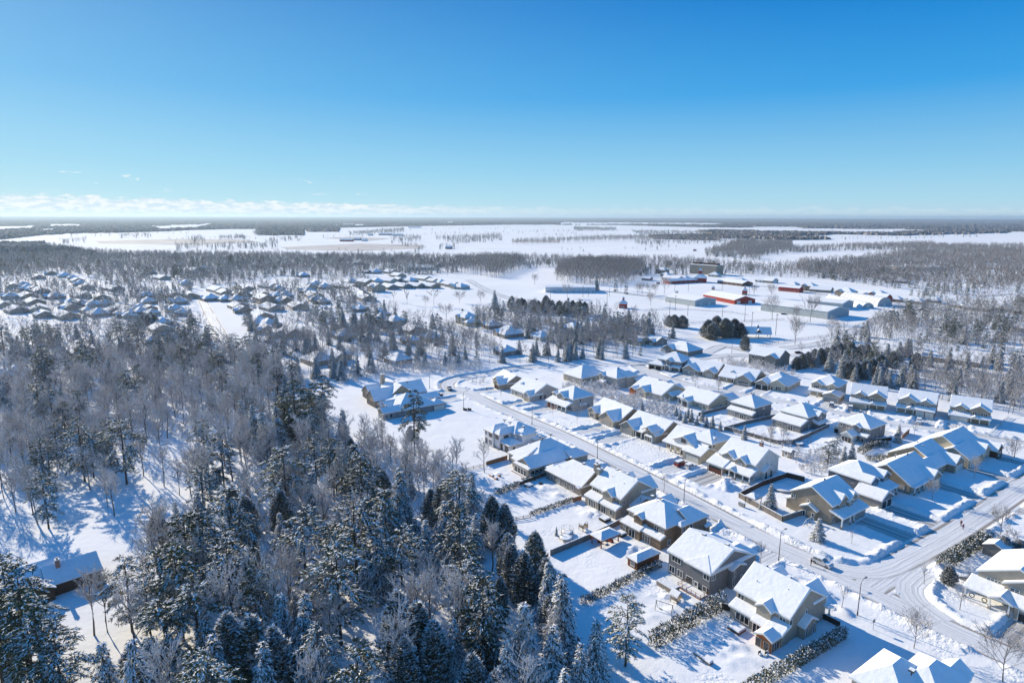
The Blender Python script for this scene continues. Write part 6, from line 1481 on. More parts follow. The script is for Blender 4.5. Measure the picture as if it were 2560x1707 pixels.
def treeline(pts, step, hs, ks, seed, cls='far'):
    rg = random.Random(seed); P = [at(*p) for p in pts]
    for (x0, y0), (x1, y1) in zip(P[:-1], P[1:]):
        L = math.hypot(x1 - x0, y1 - y0); n = int(L / step)
        for i in range(n):
            t = (i + rg.uniform(-.4, .4)) / n
            if vnoise(np.array([(x0 + (x1 - x0) * t) / 90.]), np.array([(y0 + (y1 - y0) * t) / 90.]), seed)[0] > .22: continue
            TREES.append((rg.choice(ks), x0 + (x1 - x0) * t + rg.uniform(-5, 5), y0 + (y1 - y0) * t + rg.uniform(-9, 9), rg.uniform(*hs), 1.1, cls, None))
for i, l in enumerate(([(1018, 576), (1150, 574), (1280, 572)], [(1080, 584), (1280, 583), (1500, 580)], [(420, 603), (530, 600), (650, 597)], [(1280, 579), (1440, 577), (1610, 578)], [(930, 592), (1060, 590), (1280, 588)], [(700, 597), (850, 593), (960, 592)], [(1600, 568), (1760, 569), (1900, 567)],
                       [(180, 592), (330, 588), (500, 584)], [(1400, 630), (1560, 628), (1700, 622)], [(2080, 600), (2250, 597), (2450, 592)], [(680, 632), (850, 634), (1000, 636)], [(1010, 648), (1060, 625), (970, 605)], [(1350, 590), (1500, 586)], [(2000, 585), (2150, 582), (2300, 580)])):
    treeline(l, 16, (8, 14), ['bare', 'bare', 'bare', 'spruce'], 60 + i)
scatter([(-40, 1240), (130, 1215), (300, 1180), (430, 1120), (500, 1090), (470, 1210), (420, 1290), (250, 1300), (120, 1340), (-40, 1390)], 12.5, {'bare': .93, 'pine': .07}, (11, 16), 25, 'A', True)
TREES_NEAR, REST = [], {}
def lab_for(cls, kind):
    nm = {'pine': 'snow-laden white pine', 'pinedark': 'dark green pine', 'spruce': 'snow-covered spruce', 'cedar': 'dense snowy cedar', 'bare': 'leafless frosted tree', 'young': 'thin bare sapling', 'round': 'leafless spreading tree'}[kind]
    pl = {'A': ('standing in the large woods at the lower left', 'in the lower left woods'), 'B': ('in the belt between the left woods and the subdivision', 'in the belt above the left woods'), 'C': ('in the wooded strip behind the bend of the main street', 'in the strip behind the street bend'),
          'D': ('in the woods behind the far row of houses', 'behind the far row of houses'), 'E': ('in the dark evergreen belt below the fairground', 'in the evergreen belt below the fairground'), 'F': ('in a broad round clump beside the open snow', 'in the round evergreen clumps'),
          'G': ('in the tall hedge-like mass behind the far row', 'in the tall mass behind the far row'), 'H': ('standing loose on the open white park', 'on the open park'), 'I': ('standing loose on the snowy fairground', 'on the fairground'), 'far': ('in the middle-distance woodland', 'in the middle-distance woodland')}
    a, b = pl[cls]; return '%s %s' % (nm, a), '%ss %s' % (nm, b)
byk = {}
for t_ in TREES: byk.setdefault('round' if t_[0] == 'young' else ('pine' if t_[0] == 'pinedark' else t_[0]), []).append(t_)
LIMIT = 290
rest = []
for k, L_ in byk.items():
    L_.sort(key=lambda q: (q[5] is not None and len(q[5]) > 3 and q[5] != 'far') and -1 or math.hypot(q[1], q[2]) / q[3])
    near_, far_ = L_[:LIMIT], L_[LIMIT:]
    for kind, x, y, h, wf, lb, gp in near_:
        if lb is None or len(lb) <= 3: lb, gp = lab_for(lb, kind)
        tree_obj(kind, x, y, h, wf, lb, gp)
    rest += far_
print('trees', {k: len(v) for k, v in byk.items()}, 'rest', len(rest))

# ---- the remaining trees, too many to count: one mesh per kind of woodland
def lod(kind, lvl):
    if lvl == 0:
        if kind == 'bare': t, b = bare(91, 16, 4.4, .42, .26, .10, .3, 2)
        elif kind == 'cedar': t, b = conifer(92, 12, 2.9, 'cedar', .45, .4, 1.9)
        else: t, b = conifer(93, 15, 3.4 if kind == 'spruce' else 4.6, 'spruce' if kind == 'spruce' else 'pine', .22, .5 if kind == 'spruce' else .35, 2.2)
    else:
        if kind == 'bare': t, b = bare(94, 16, 4.6, .25, .24, .30, .28, 1)
        else: t, b = conifer(95, 14, 3.4, 'spruce', .12, .4, 2.8)
    V, F, M = t.arrays()
    # add the trunk as a thin three-sided spike
    tv = np.array([[.16, 0, -.5], [-.1, .14, -.5], [-.1, -.14, -.5], [0, 0, 9.]]); tf = np.array([[0, 1, 3], [1, 2, 3], [2, 0, 3]]) + len(V)
    return np.concatenate([V, tv]), np.concatenate([F, tf]), np.concatenate([M, [2, 2, 2]]), (16 if kind == 'bare' else 12 if kind == 'cedar' else 15)
def merge(items, name, mats, label, cat):
    if not items: return
    VV, FF, MM, n = [], [], [], 0
    rg = np.random.default_rng(3); cache = {}
    for kind, x, y, h, wf in items:
        lvl = 0 if y < 560 else 1
        key = (kind, lvl)
        if key not in cache: cache[key] = lod(kind, lvl)
        V, F, M, H0 = cache[key]
        s = h / H0; a = rg.uniform(0, 6.28); c_, s_ = math.cos(a), math.sin(a)
        Q = np.empty_like(V); Q[:, 0] = (V[:, 0] * c_ - V[:, 1] * s_) * s * wf + x; Q[:, 1] = (V[:, 0] * s_ + V[:, 1] * c_) * s * wf + y; Q[:, 2] = V[:, 2] * s + .2
        VV.append(Q); FF.append(F + n); MM.append(M); n += len(V)
    me = np_mesh(name, np.concatenate(VV), [np.concatenate(FF)], mats, np.concatenate(MM))
    o = link(name, me); tag(o, label, cat, None, 'stuff'); print(name, len(items), len(me.polygons), {k: len(v[1]) for k, v in cache.items()})
mb_, mc_ = [], []
for kind, x, y, h, wf, lb, gp in rest:
    (mb_ if kind in ('bare', 'young', 'round') else mc_).append(('bare' if kind in ('young', 'round') else 'spruce' if kind.startswith('pine') and False else kind.replace('pinedark', 'pine'), x, y, h, wf))
merge(mb_, 'bare_woods', [TWIG, FROST, BARKG], 'grey-brown leafless woodland spreading behind the houses into the distance', 'woodland')
SHR = []
def shrubs(poly, spacing, hs, seed):
    n0 = len(TREES); scatter(poly, spacing, {'bare': 1}, hs, seed, 'S', True)
    for q in TREES[n0:]: SHR.append(('bare', q[1], q[2], q[3], 1.5))
    del TREES[n0:]
KEEP_ALL = list(KEEP); KEEP[:] = [(a, b, c * .62) for a, b, c in KEEP]
for i, (pl_, sp_, hs_) in enumerate((([(1395, 985), (1430, 965), (1500, 960), (1560, 990), (1640, 1005), (1700, 1030), (1690, 1050), (1640, 1050), (1560, 1030), (1480, 1000), (1430, 1005)], 2.7, (1.5, 4.5)), ([(1985, 1140), (2040, 1130), (2140, 1160), (2080, 1195), (2010, 1190), (1960, 1140)], 2.2, (1, 3)), ([(1790, 905), (1900, 905), (1990, 940), (1960, 950), (1830, 925)], 3, (1.5, 4)),
        ([(1130, 905), (1215, 915), (1200, 930), (1140, 938), (1000, 935), (850, 965), (840, 950), (1000, 915)], 3.2, (2, 5)), ([(880, 1070), (1000, 1140), (1130, 1185), (1230, 1250), (1300, 1330), (1270, 1340), (1100, 1230), (950, 1160)], 3.0, (1.5, 4)), ([(1940, 1100), (1990, 1105), (2000, 1135), (1960, 1130), (1900, 1105), (1830, 1085), (1835, 1078)], 2.6, (1, 2.6)),
        ([(1145, 925), (1180, 948), (1215, 950), (1205, 965), (1160, 955)], 2.4, (1, 2.5)), ([(2380, 1345), (2450, 1320), (2560, 1340), (2560, 1375), (2480, 1352), (2400, 1370)], 2.6, (1.5, 3.5)), ([(2290, 940), (2560, 950), (2560, 1030), (2400, 990)], 4, (2, 5)), ([(0, 880), (600, 880), (700, 1000), (560, 1080), (300, 1150), (0, 1240)], 5, (2, 6)), ([(700, 1000), (1000, 1200), (1200, 1400), (1000, 1600), (500, 1500), (560, 1240)], 5, (2, 6)))):
    shrubs(pl_, sp_, hs_, 200 + i)
KEEP[:] = KEEP_ALL
def merge_shrubs():
    global lod
    t, b = bare(97, 16, 6.5, .42, .55, .34, .06, 1); V, F, M = t.arrays(); VV, FF, MM, n = [], [], [], 0; rg = np.random.default_rng(4)
    for _, x, y, h, wf in SHR:
        s = h / 16; a = rg.uniform(0, 6.28); c_, s_ = math.cos(a), math.sin(a); Q = np.empty_like(V)
        Q[:, 0] = (V[:, 0] * c_ - V[:, 1] * s_) * s * wf + x; Q[:, 1] = (V[:, 0] * s_ + V[:, 1] * c_) * s * wf + y; Q[:, 2] = V[:, 2] * s + .1
        VV.append(Q); FF.append(F + n); MM.append(M); n += len(V)
    tag(link('shrubs', np_mesh('shrubs', np.concatenate(VV), [np.concatenate(FF)], [TWIG, FROST], np.concatenate(MM))), 'low frosted brush and shrubs growing between the gardens and under the trees', 'shrubs', None, 'stuff'); print('shrubs', len(SHR), len(F))
merge_shrubs()
merge(mc_, 'evergreen_woods', [NEEDLED, TSNOW, BARK], 'dark evergreens dotted through the distant woodland', 'woodland')

# ---- the endless forest beyond the fields: a rough canopy with real height and edges
def far_forest():
    rad = [1350.0]
    while rad[-1] < 25500: rad.append(rad[-1] * (1.0075 if rad[-1] < 5000 else 1.016))
    rad = np.array(rad); th = np.radians(np.arange(-42.5, 42.5, .085))
    Rr, Th = np.meshgrid(rad, th, indexing='ij')
    rg = np.random.default_rng(8)
    Rr = Rr * (1 + rg.uniform(-.003, .003, Rr.shape)); Th = Th + rg.uniform(-.0007, .0007, Th.shape)
    X, Y = Rr * np.sin(Th), Rr * np.cos(Th)
    PX, PY = topx(X, Y)
    m = PY < np.interp(PX, [-300, 0, 110, 435, 640, 1018, 1280, 1550, 1770, 2100, 2560, 2900], [600, 600, 588, 578, 574, 566, 562, 563, 569, 572, 579, 580])
    m |= inpoly(PX, PY, [(1600, 586), (1790, 577), (2060, 583), (2350, 585), (2500, 579), (2600, 577), (2600, 585), (2300, 591), (2060, 600), (1800, 602), (1640, 598)])
    m |= inpoly(PX, PY, [(640, 574), (760, 568), (760, 588), (700, 590), (640, 588)]) | inpoly(PX, PY, [(760, 570), (850, 572), (845, 580), (770, 580)])
    m |= inpoly(PX, PY, [(1150, 566), (1280, 564), (1440, 566), (1430, 570), (1200, 571)])
    zone = [(-200, 560), (-200, 612), (110, 612), (250, 640), (100, 640), (-200, 640)]
    m |= inpoly(PX, PY, zone)
    m |= inpoly(PX, PY, [(2100, 590), (2700, 560), (2700, 582), (2390, 590), (2180, 594)])
    for f in FIELDS:
        wob = 5 * vnoise(PX / 14., PY / 5., 31) + 3 * vnoise(PX / 4., PY / 2., 32)
        m &= ~inpoly(PX + wob, PY + wob * .35, f)
    m &= PY < 641
    # random clearings, more of them in the near half
    cn = vnoise(X / 420, Y / 900, 41) + .5 * vnoise(X / 130, Y / 260, 42)
    cn2 = vnoise(X / 700, Y / 420, 43) + .6 * vnoise(X / 260, Y / 180, 44); m &= ~((cn > .35) & (Rr > 2300)); m &= ~((cn2 > .34) & (Rr > 1800) & (Rr < 9000))
    hh = np.where(m, 8 + 4 * vnoise(X / 60, Y / 60, 5) + rg.uniform(-3.5, 4.5, X.shape) * np.clip(1.6 - Rr / 12000, .5, 1), -3.0)
    hh = np.where(m & (Rr > 15000), hh + (Rr - 15000) / 10500 * 30, hh)
    n0, n1 = X.shape; ix = np.arange(n0 * n1).reshape(n0, n1)
    F = np.stack([ix[:-1, :-1], ix[1:, :-1], ix[1:, 1:], ix[:-1, 1:]], -1).reshape(-1, 4)
    keep = (hh.ravel()[F] > 0).any(1)
    me = np_mesh('distant_forest', np.stack([X, Y, hh], -1).reshape(-1, 3), F[keep], [FORM])
    tag(link('distant_forest', me), 'blue-grey forest stretching unbroken to the horizon', 'forest', None, 'stuff')
def forest_mat():
    m = bpy.data.materials.new('far_canopy'); m.use_nodes = True
    n, l = m.node_tree.nodes, m.node_tree.links; p = n['Principled BSDF']; p.inputs['Roughness'].default_value = 1; p.inputs['Specular IOR Level'].default_value = 0
    t = n.new('ShaderNodeTexCoord'); z = n.new('ShaderNodeTexNoise'); z.inputs['Scale'].default_value = .05; z.inputs['Detail'].default_value = 8; z.inputs['Roughness'].default_value = .7
    l.new(t.outputs['Object'], z.inputs['Vector']); r = n.new('ShaderNodeValToRGB'); l.new(z.outputs[0], r.inputs[0])
    e = r.color_ramp.elements; e[0].position = .36; e[0].color = (.035, .045, .04, 1); e[1].position = .66; e[1].color = (.46, .45, .46, 1)
    q = e.new(.50); q.color = (.17, .15, .145, 1)
    l.new(r.outputs[0], p.inputs['Base Color']); return m
FORM = forest_mat()
far_forest()
# ------------------------------------------------------------------ hedges
def hedge(pxs, w, h, label, seed, group=None, snow=.6):
    rg = np.random.default_rng(seed); pts = [at(*p) for p in pxs]; t = Tri()
    for (x0, y0), (x1, y1) in zip(pts[:-1], pts[1:]):
        L = math.hypot(x1 - x0, y1 - y0); n = int(L * (w + 2 * h) * 16)
        d = np.array([(x1 - x0) / L, (y1 - y0) / L, 0]); s = np.array([-d[1], d[0], 0])
        a = rg.uniform(-.2, L + .2, n); q = rg.uniform(0, 1, n)
        hh = h * (1 + .10 * np.sin(a * 1.7 + seed) + .08 * np.sin(a * 4.3)); top = q < w / (w + 2 * h)
        side = np.where(rg.uniform(0, 1, n) < .5, -1, 1) * w / 2 * rg.uniform(.7, 1.1, n)
        off = np.where(top, rg.uniform(-w / 2, w / 2, n), side); z = np.where(top, hh * rg.uniform(.9, 1.05, n), hh * rg.uniform(.02, .98, n))
        C = np.array([x0, y0, 0.1]) + a[:, None] * d + off[:, None] * s + np.stack([0 * z, 0 * z, z], 1)
        D = off[:, None] * s / (w / 2) * .6 + np.array([0, 0, .8]) + rg.normal(0, .3, (n, 3))
        for k in range(2): t.tris(blades(rg, C, D + rg.normal(0, .4, (n, 3)), .38, .17, 0, .08), 0)
        sel = rg.uniform(0, 1, n) < np.where(top, snow, snow * .42)
        m = int(sel.sum()); t.tris(blades(rg, C[sel] + np.array([0, 0, .12]), D[sel] * .5 + rg.normal(0, .5, (m, 3)), .36, .26, .8, .06), 1)
    me = t.mesh('cedar_hedge', [CEDARL, TSNOW]); return tag(link('cedar_hedge', me), label, 'hedge', group)
hedge([(1456, 1513), (1560, 1463), (1648, 1419)], 1.1, 1.5, 'clipped low cedar hedge between the shed lawn and the play garden', 1)
hedge([(1630, 1621), (1720, 1570), (1806, 1521)], 1.7, 3.2, 'tallest snow-capped cedar hedge between the grey house and the tall beige house', 2)
hedge([(1860, 1742), (1916, 1707), (2015, 1650), (2108, 1593)], 1.5, 2.1, 'long cedar hedge running to the bottom edge beside the orange sunroom house', 3)
hedge([(2150, 1135), (2172, 1122), (2197, 1116), (2225, 1121)], 1.8, 1.9, 'curved cedar hedge behind the white-gabled sunroom house', 4)
hedge([(2352, 1424), (2410, 1388), (2468, 1353)], 2.2, 2.6, 'broad dark hedge along the corner lot beside the cross street', 5, snow=.45)
hedge([(2506, 1374), (2560, 1398), (2610, 1420)], 2.2, 2.3, 'dark hedge behind the snow-roofed shed at the right edge', 6, snow=.45)
hedge([(1240, 1239), (1298, 1217)], 1.2, 1.5, 'short snowy hedge beside the football goal frame', 7)
hedge([(1306, 1212), (1362, 1190)], .9, 1.6, 'snowy hedge topping the orange fence by the glazed sunroom', 8)
hedge([(1326, 1291), (1433, 1253)], .8, 1.1, 'thin low hedge between the two smooth white lawns', 9)
hedge([(2165, 1150), (2190, 1152), (2215, 1148)], 2, 1.4, 'loose shrubby hedge below the curved cedar hedge', 10)

# ------------------------------------------------------------------ fences
def fence(pxs, h, m, label, kind='board', step=2.4):
    pts = [at(*p) for p in pxs]; root = empty('fence', (pts[0][0], pts[0][1], 0), 0, label, 'fence')
    o = pts[0]; P = [(x - o[0], y - o[1]) for x, y in pts]
    for (x0, y0), (x1, y1) in zip(P[:-1], P[1:]):
        L = math.hypot(x1 - x0, y1 - y0); n = max(1, round(L / step)); dx, dy = (x1 - x0) / L, (y1 - y0) / L; nx_, ny_ = -dy, dx
        def slab(mb, a, b, z0, z1, th, mm=0):
            q = [(x0 + dx * a - nx_ * th, y0 + dy * a - ny_ * th), (x0 + dx * b - nx_ * th, y0 + dy * b - ny_ * th), (x0 + dx * b + nx_ * th, y0 + dy * b + ny_ * th), (x0 + dx * a + nx_ * th, y0 + dy * a + ny_ * th)]
            B = [(x, y, z0) for x, y in q]; T = [(x, y, z1) for x, y in q]
            mb.poly(B[::-1], mm); mb.poly(T, mm)
            for i in range(4): j = (i + 1) % 4; mb.poly([B[i], B[j], T[j], T[i]], mm)
        mb = MB()
        if kind == 'board': slab(mb, 0, L, -.2, h, .035); slab(mb, 0, L, h, h + .05, .07); slab(mb, 0, L, h + .052, h + .16, .10, 1)
        elif kind == 'rail':
            for z in (.45, .85, 1.25): slab(mb, 0, L, z * h / 1.3, z * h / 1.3 + .10, .04)
            slab(mb, 0, L, h + .01, h + .08, .05, 1)
        else:
            for z in (.1, h - .05): mb.tube([(x0, y0, z), (x1, y1, z)], .03, 4)
            k = int(L / .35)
            for i in range(k):
                for sg in (0, 1):
                    a = L * (i + sg) / k; b = L * (i + 1 - sg) / k; mb.tube([(x0 + dx * a, y0 + dy * a, .1), (x0 + dx * b, y0 + dy * b, h - .05)], .008, 3, cap=False)
        mb.build({'board': 'board_panel', 'rail': 'rails', 'mesh': 'wire_mesh'}[kind], [m, SNOW], root)
        for i in range(n + 1):
            a = L * i / n; p = MB(); e = .07; x, y = x0 + dx * a, y0 + dy * a
            p.box(x - e, x + e, y - e, y + e, -.3, h + .12); p.box(x - e, x + e, y - e, y + e, h + .122, h + .25, 1); p.build('post', [m, SNOW], root)
fence([(1376, 1391), (1425, 1371), (1477, 1349), (1556, 1310)], 1.7, FENCE, 'weathered grey board fence along the edge of the pavilion lawn')
fence([(1847, 1246), (1955, 1306), (2006, 1290)], 1.8, FENCE, 'grey corner fence facing the main street around the gazebo garden')
fence([(1847, 1246), (1906, 1216), (1967, 1195), (2010, 1206)], 1.8, MATS['dark_boards'] if 'dark_boards' in MATS else FENCE, 'dark fence on the shaded far side of the gazebo garden')
fence([(1810, 1078), (1870, 1061), (1937, 1046)], 1.7, FENCE, 'long grey fence between the two grey houses of the middle row')
fence([(1814, 1076), (1880, 1094), (1944, 1112), (1984, 1110), (2028, 1090), (2072, 1070)], 1.7, FENCE, 'grey fence behind the gardens of the middle row, passing the little shed')
fence([(1746, 1041), (1785, 1031), (1828, 1021)], 1.6, FENCE, 'dark fence behind the long white bungalow')
fence([(2255, 1099), (2272, 1084)], 2.0, FENCEO, 'short tan board fence standing alone by the dark spruce')
fence([(2178, 1108), (2228, 1103)], 1.6, MATS['dark_trim'], 'dark fence right of the white-gabled sunroom house')
fence([(1150, 1183), (1216, 1166)], 1.3, FENCE, 'open rail fence at the edge of the empty white lot', 'rail')
fence([(1216, 1166), (1268, 1150)], 1.7, FENCEO, 'brown board fence beside the unfinished house')
fence([(1272, 1306), (1326, 1296)], 1.2, FENCE, 'open rail fence below the thin low hedge', 'rail')
fence([(2141, 1708), (2184, 1680), (2228, 1651)], 1.7, POLE, 'chain-link fence at the bottom right beside the steep roofs', 'mesh')
fence([(1433, 1258), (1453, 1252)], 1.7, FENCEO, 'orange gate panel between the bungalow and the three-gabled house')
fence([(1299, 1216), (1362, 1191)], 1.4, FENCEO, 'orange fence under the snowy hedge by the glazed sunroom')
fence([(1805, 1527), (1830, 1533)], 1.8, MATS['dark_trim'], 'short dark fence between the grey and tall beige houses')
fence([(2052, 1547), (2098, 1570)], 1.5, MATS['dark_trim'], 'dark fence on the shaded side of the tall beige house')
fence([(2470, 1090), (2500, 1065), (2520, 1045)], 1.3, TRIMW, 'pale fence at the right end of the far row', 'rail')
for i, pts in enumerate(([(1612, 778), (1640, 776), (1720, 776), (1830, 783), (1870, 790)], [(1700, 812), (1780, 806), (1860, 806), (1960, 800)], [(1900, 868), (1990, 852), (2080, 840)])):
    fence(pts, 1.6, METAL, ('curved outfield fence of the snowed-in ball field', 'straight wire fence crossing the lower ball field', 'wire fence along the road below the ball field')[i], 'rail', 6)

# ------------------------------------------------------------------ street lamps and poles
def lamp_proto():
    p = MB(); p.tube([(0, 0, -.3), (0, 0, 4), (0, 0, 7.4)], [.11, .09, .065], 8); p.tube([(0, 0, -.1), (0, 0, 1.0)], .15, 8)
    a = MB(); a.tube([(0, 0, 7.2), (.25, 0, 7.75), (.8, 0, 8.05), (1.7, 0, 8.1)], [.05, .045, .04, .035], 6)
    h = MB(); h.box(1.5, 2.25, -.14, .14, 8.0, 8.16); h.box(1.55, 2.2, -.11, .11, 7.93, 8.0, 1)
    return p.mesh('pole', POLE, True), a.mesh('arm', POLE, True), h.mesh('lamp_head', [METAL, GLASS])
LP = lamp_proto()
for px, py, lb, fl in ((2143, 1540, 'nearest tall street lamp beside the footpath sign', 0), (1946, 1406, 'street lamp on the verge opposite the lawn spruce, behind the grey house', 0), (1709, 1264, 'street lamp opposite the scraped driveway', 0), (1493, 1147, 'street lamp in front of the hip-roofed bungalow', 0),
                       (1330, 1061, 'street lamp behind the unfinished house', 0), (1159, 1024, 'street lamp beside the empty white lot and black bins', 0), (1074, 972, 'farthest street lamp at the bend by the stone chimney house', 0), (2535, 1146, 'street lamp at the right edge beside a bare tree', 1), (1829, 884, 'street lamp on the road below the ball field', 1)):
    x, y = at(px, py); r = empty('street_lamp', (x, y, 0), A0 + R_(90) + (math.pi if fl else 0), lb, 'street lamp', 'street lamps along the snowy roads')
    for me, nm in zip(LP, ('pole', 'arm', 'lamp_head')): link(nm, me, r)
fp = MB(); fp.tube([(0, 0, -.3), (0, 0, 15)], [.2, .12], 6); fpm = fp.mesh('pole', POLE)
fb = MB(); fb.box(-1.1, 1.1, -.1, .1, 14.4, 14.6); [fb.box(x_ - .2, x_ + .2, -.35, -.05, 14.2, 14.6, 1) for x_ in (-.9, 0, .9)]; fbm = fb.mesh('floodlight_bar', [POLE, METAL])
for i, (x_, y_, hh) in enumerate([(1170, 630, 14), (1222, 565, 13), (1335, 615, 9), (1648, 628, 9), (1850, 665, 16), (1910, 770, 15), (2130, 790, 15), (605, 530, 12), (1340, 395, 12), (1218, 400, 9), (1646, 390, 12), (1890, 430, 13), (95, 470, 9), (436, 445, 9), (388, 450, 12), (627, 440, 9)]):
    x, y = at(*pp(C10, x_, y_)); r = empty('light_pole', (x, y, 0), .3 * i, 'tall thin floodlight pole on the snowy fairground', 'pole', 'floodlight poles on the fairground'); r.scale = (1, 1, hh / 15)
    link('pole', fpm, r); link('floodlight_bar', fbm, r)

# ------------------------------------------------------------------ vehicles
def car(px, py, ang, paint, label, kind='suv', snow=.5, dark=False):
    x, y = at(px, py); root = empty('parked_car', (x, y, .02), R_(ang), label, {'suv': 'car', 'van': 'van', 'pickup': 'pickup'}[kind])
    Wd = .92; P = {'suv': [(-2.3, .35), (-2.35, .75), (-2.2, 1.05), (-1.75, 1.12), (1.15, 1.08), (2.1, .95), (2.33, .7), (2.3, .35)],
                   'van': [(-2.4, .35), (-2.45, .8), (-2.35, 1.1), (-1.9, 1.16), (1.3, 1.12), (2.2, .95), (2.4, .7), (2.35, .35)], 'pickup': [(-2.7, .45), (-2.72, 1.1), (-.9, 1.15), (1.2, 1.15), (2.5, 1.05), (2.65, .8), (2.6, .45)]}[kind]
    b = MB(); wh = (-1.4, 1.42) if kind != 'pickup' else (-1.7, 1.7)
    lower = []
    for wx in wh: lower += [(wx - .42, .35), (wx - .3, .62), (wx, .74), (wx + .3, .62), (wx + .42, .35)]
    prof = P + lower[::-1]
    L = [(a, -Wd, z) for a, z in prof]; Rr = [(a, Wd, z) for a, z in prof]
    b.poly(L); b.poly(Rr[::-1])
    for i in range(len(prof)): j = (i + 1) % len(prof); b.poly([L[j], L[i], Rr[i], Rr[j]])
    cab = {'suv': [(-2.15, 1.05), (-1.75, 1.62), (.15, 1.68), (1.05, 1.08)], 'van': [(-2.3, 1.1), (-2.1, 1.72), (.5, 1.78), (1.35, 1.1)], 'pickup': [(-.95, 1.12), (-.75, 1.75), (.75, 1.78), (1.4, 1.12)]}[kind]
    ins = .16; TL = []
    for (a, z) in cab: w_ = Wd - (.03 if z < 1.3 else ins); TL.append(((a, -w_, z), (a, w_, z)))
    b.poly([q[0] for q in TL]); b.poly([q[1] for q in TL][::-1])
    for i in range(3): b.poly([TL[i + 1][0], TL[i][0], TL[i][1], TL[i + 1][1]])
    b.build('body', paint, root)
    def lerp(p, q, t): return tuple(p[k] + (q[k] - p[k]) * t for k in range(3))
    for s_ in (0, 1):
        g = MB(); lo0, hi0, hi1, lo1 = TL[0][s_], TL[1][s_], TL[2][s_], TL[3][s_]; o_ = (-.012 if s_ == 0 else .012)
        def sp(u, v): a = lerp(lerp(lo0, lo1, u), lerp(hi0, hi1, u), v); return (a[0], a[1] + o_, a[2])
        for u0, u1 in ((.07, .46), (.50, .90)): q = [sp(u0, .12), sp(u1, .12), sp(min(u1, .93), .88), sp(u0, .88)]; g.poly(q if s_ == 0 else q[::-1])
        g.build('side_window', GLASS, root)
    for nm, (i0, i1), o_ in (('windscreen', (3, 2), .015), ('rear_window', (0, 1), -.015)):
        g = MB(); A, B = TL[i0], TL[i1]
        q = [lerp(A[0], A[1], .06), lerp(A[0], A[1], .94), lerp(B[0], B[1], .94), lerp(B[0], B[1], .06)]
        q = [lerp(q[0], q[3], .1), lerp(q[1], q[2], .1), lerp(q[1], q[2], .9), lerp(q[0], q[3], .9)]
        g.poly([(p[0] + o_, p[1], p[2] + .012) for p in (q if o_ > 0 else q[::-1])]); g.build(nm, GLASS, root)
    for wx in wh:
        for s_ in (-1, 1):
            w_ = MB(); n = 14
            for rr, y0, y1, mm in ((.36, .70, .93, 0), (.21, .80, .945, 1)):
                c = [(wx + rr * math.cos(2 * math.pi * k / n), .36 + rr * math.sin(2 * math.pi * k / n)) for k in range(n)]
                I = [(a, s_ * y0, z) for a, z in c]; O = [(a, s_ * y1, z) for a, z in c]
                w_.poly(O if s_ < 0 else O[::-1], mm)
                for k in range(n): j = (k + 1) % n; w_.poly([I[k], I[j], O[j], O[k]], mm)
            w_.build('wheel', [MATS['dark_interior'], METAL], root)
        x1 = P[-2][0]; x0 = P[1][0]
    for s_ in (-1, 1):
        q = MB(); q.box(x1 - .12, x1 + .015, s_ * .5, s_ * .86, .68, .84); q.build('headlight', TRIMW, root)
        q = MB(); q.box(x0 - .015, x0 + .1, s_ * .62, s_ * .88, .78, .98); q.build('tail_light', mat('tail_light_red', (.35, .02, .02), .3), root)
    if snow:
        q = MB(); z = cab[1][1]; zz = cab[2][1]; n = 5
        q.box(cab[1][0] - .1, cab[2][0] + .1, -Wd + ins - .0, Wd - ins, z - .02, zz + .16 * snow * 2)
        q.box(cab[3][0] - .1, P[-3][0] - .15, -.75, .75, .93, 1.14 + .06 * snow)
        if kind == 'pickup': q.box(-2.6, -1.0, -.8, .8, 1.0, 1.3)
        q.build('snow_cover', SNOW, root)
    return root
PW = mat('car_paint_white', (.60, .60, .61), .25, spec=.6); PR = mat('car_paint_red', (.22, .012, .012), .25, spec=.6); PK = mat('car_paint_dark', (.02, .022, .026), .25, spec=.6); PS = mat('car_paint_silver', (.32, .33, .35), .3, spec=.6)
car(2055, 1411, -54, PW, 'white car stopped on the road beside a standing person', 'suv', .25)
car(1702, 1163, 35, PR, 'red van with snow on its roof parked left of the white car', 'van')
car(1726, 1170, 35, PW, 'white car parked right of the red van on the driveway', 'suv')
car(2079, 1015, 62, PS, 'snow-covered car in front of the projecting grey garage', 'suv', .9)
car(2126, 1023, 60, PW, 'white car parked alone by the tan two-storey house', 'suv', .9)
car(2297, 1057, 58, PW, 'snow-covered pickup on the driveway of the dark brick house', 'pickup', .9)
car(1124, 974, -75, PK, 'dark car driving round the far bend of the main street', 'suv', .4)
car(1095, 990, 20, PK, 'dark car half hidden by the snowbank near the stone chimney house', 'suv', .9)
car(1997, 884, 0, PK, 'small dark car by the hipped house beyond the far row', 'suv', .5)
car(1960, 787, -15, PK, 'dark car alone in front of the largest grey hall', 'suv', .3)
car(2207, 795, -5, PS, 'silver car on the road right of the grey halls', 'suv', .3)
car(668, 857, 10, PR, 'dark red car on the snowy clearing by the side street', 'suv', .5)

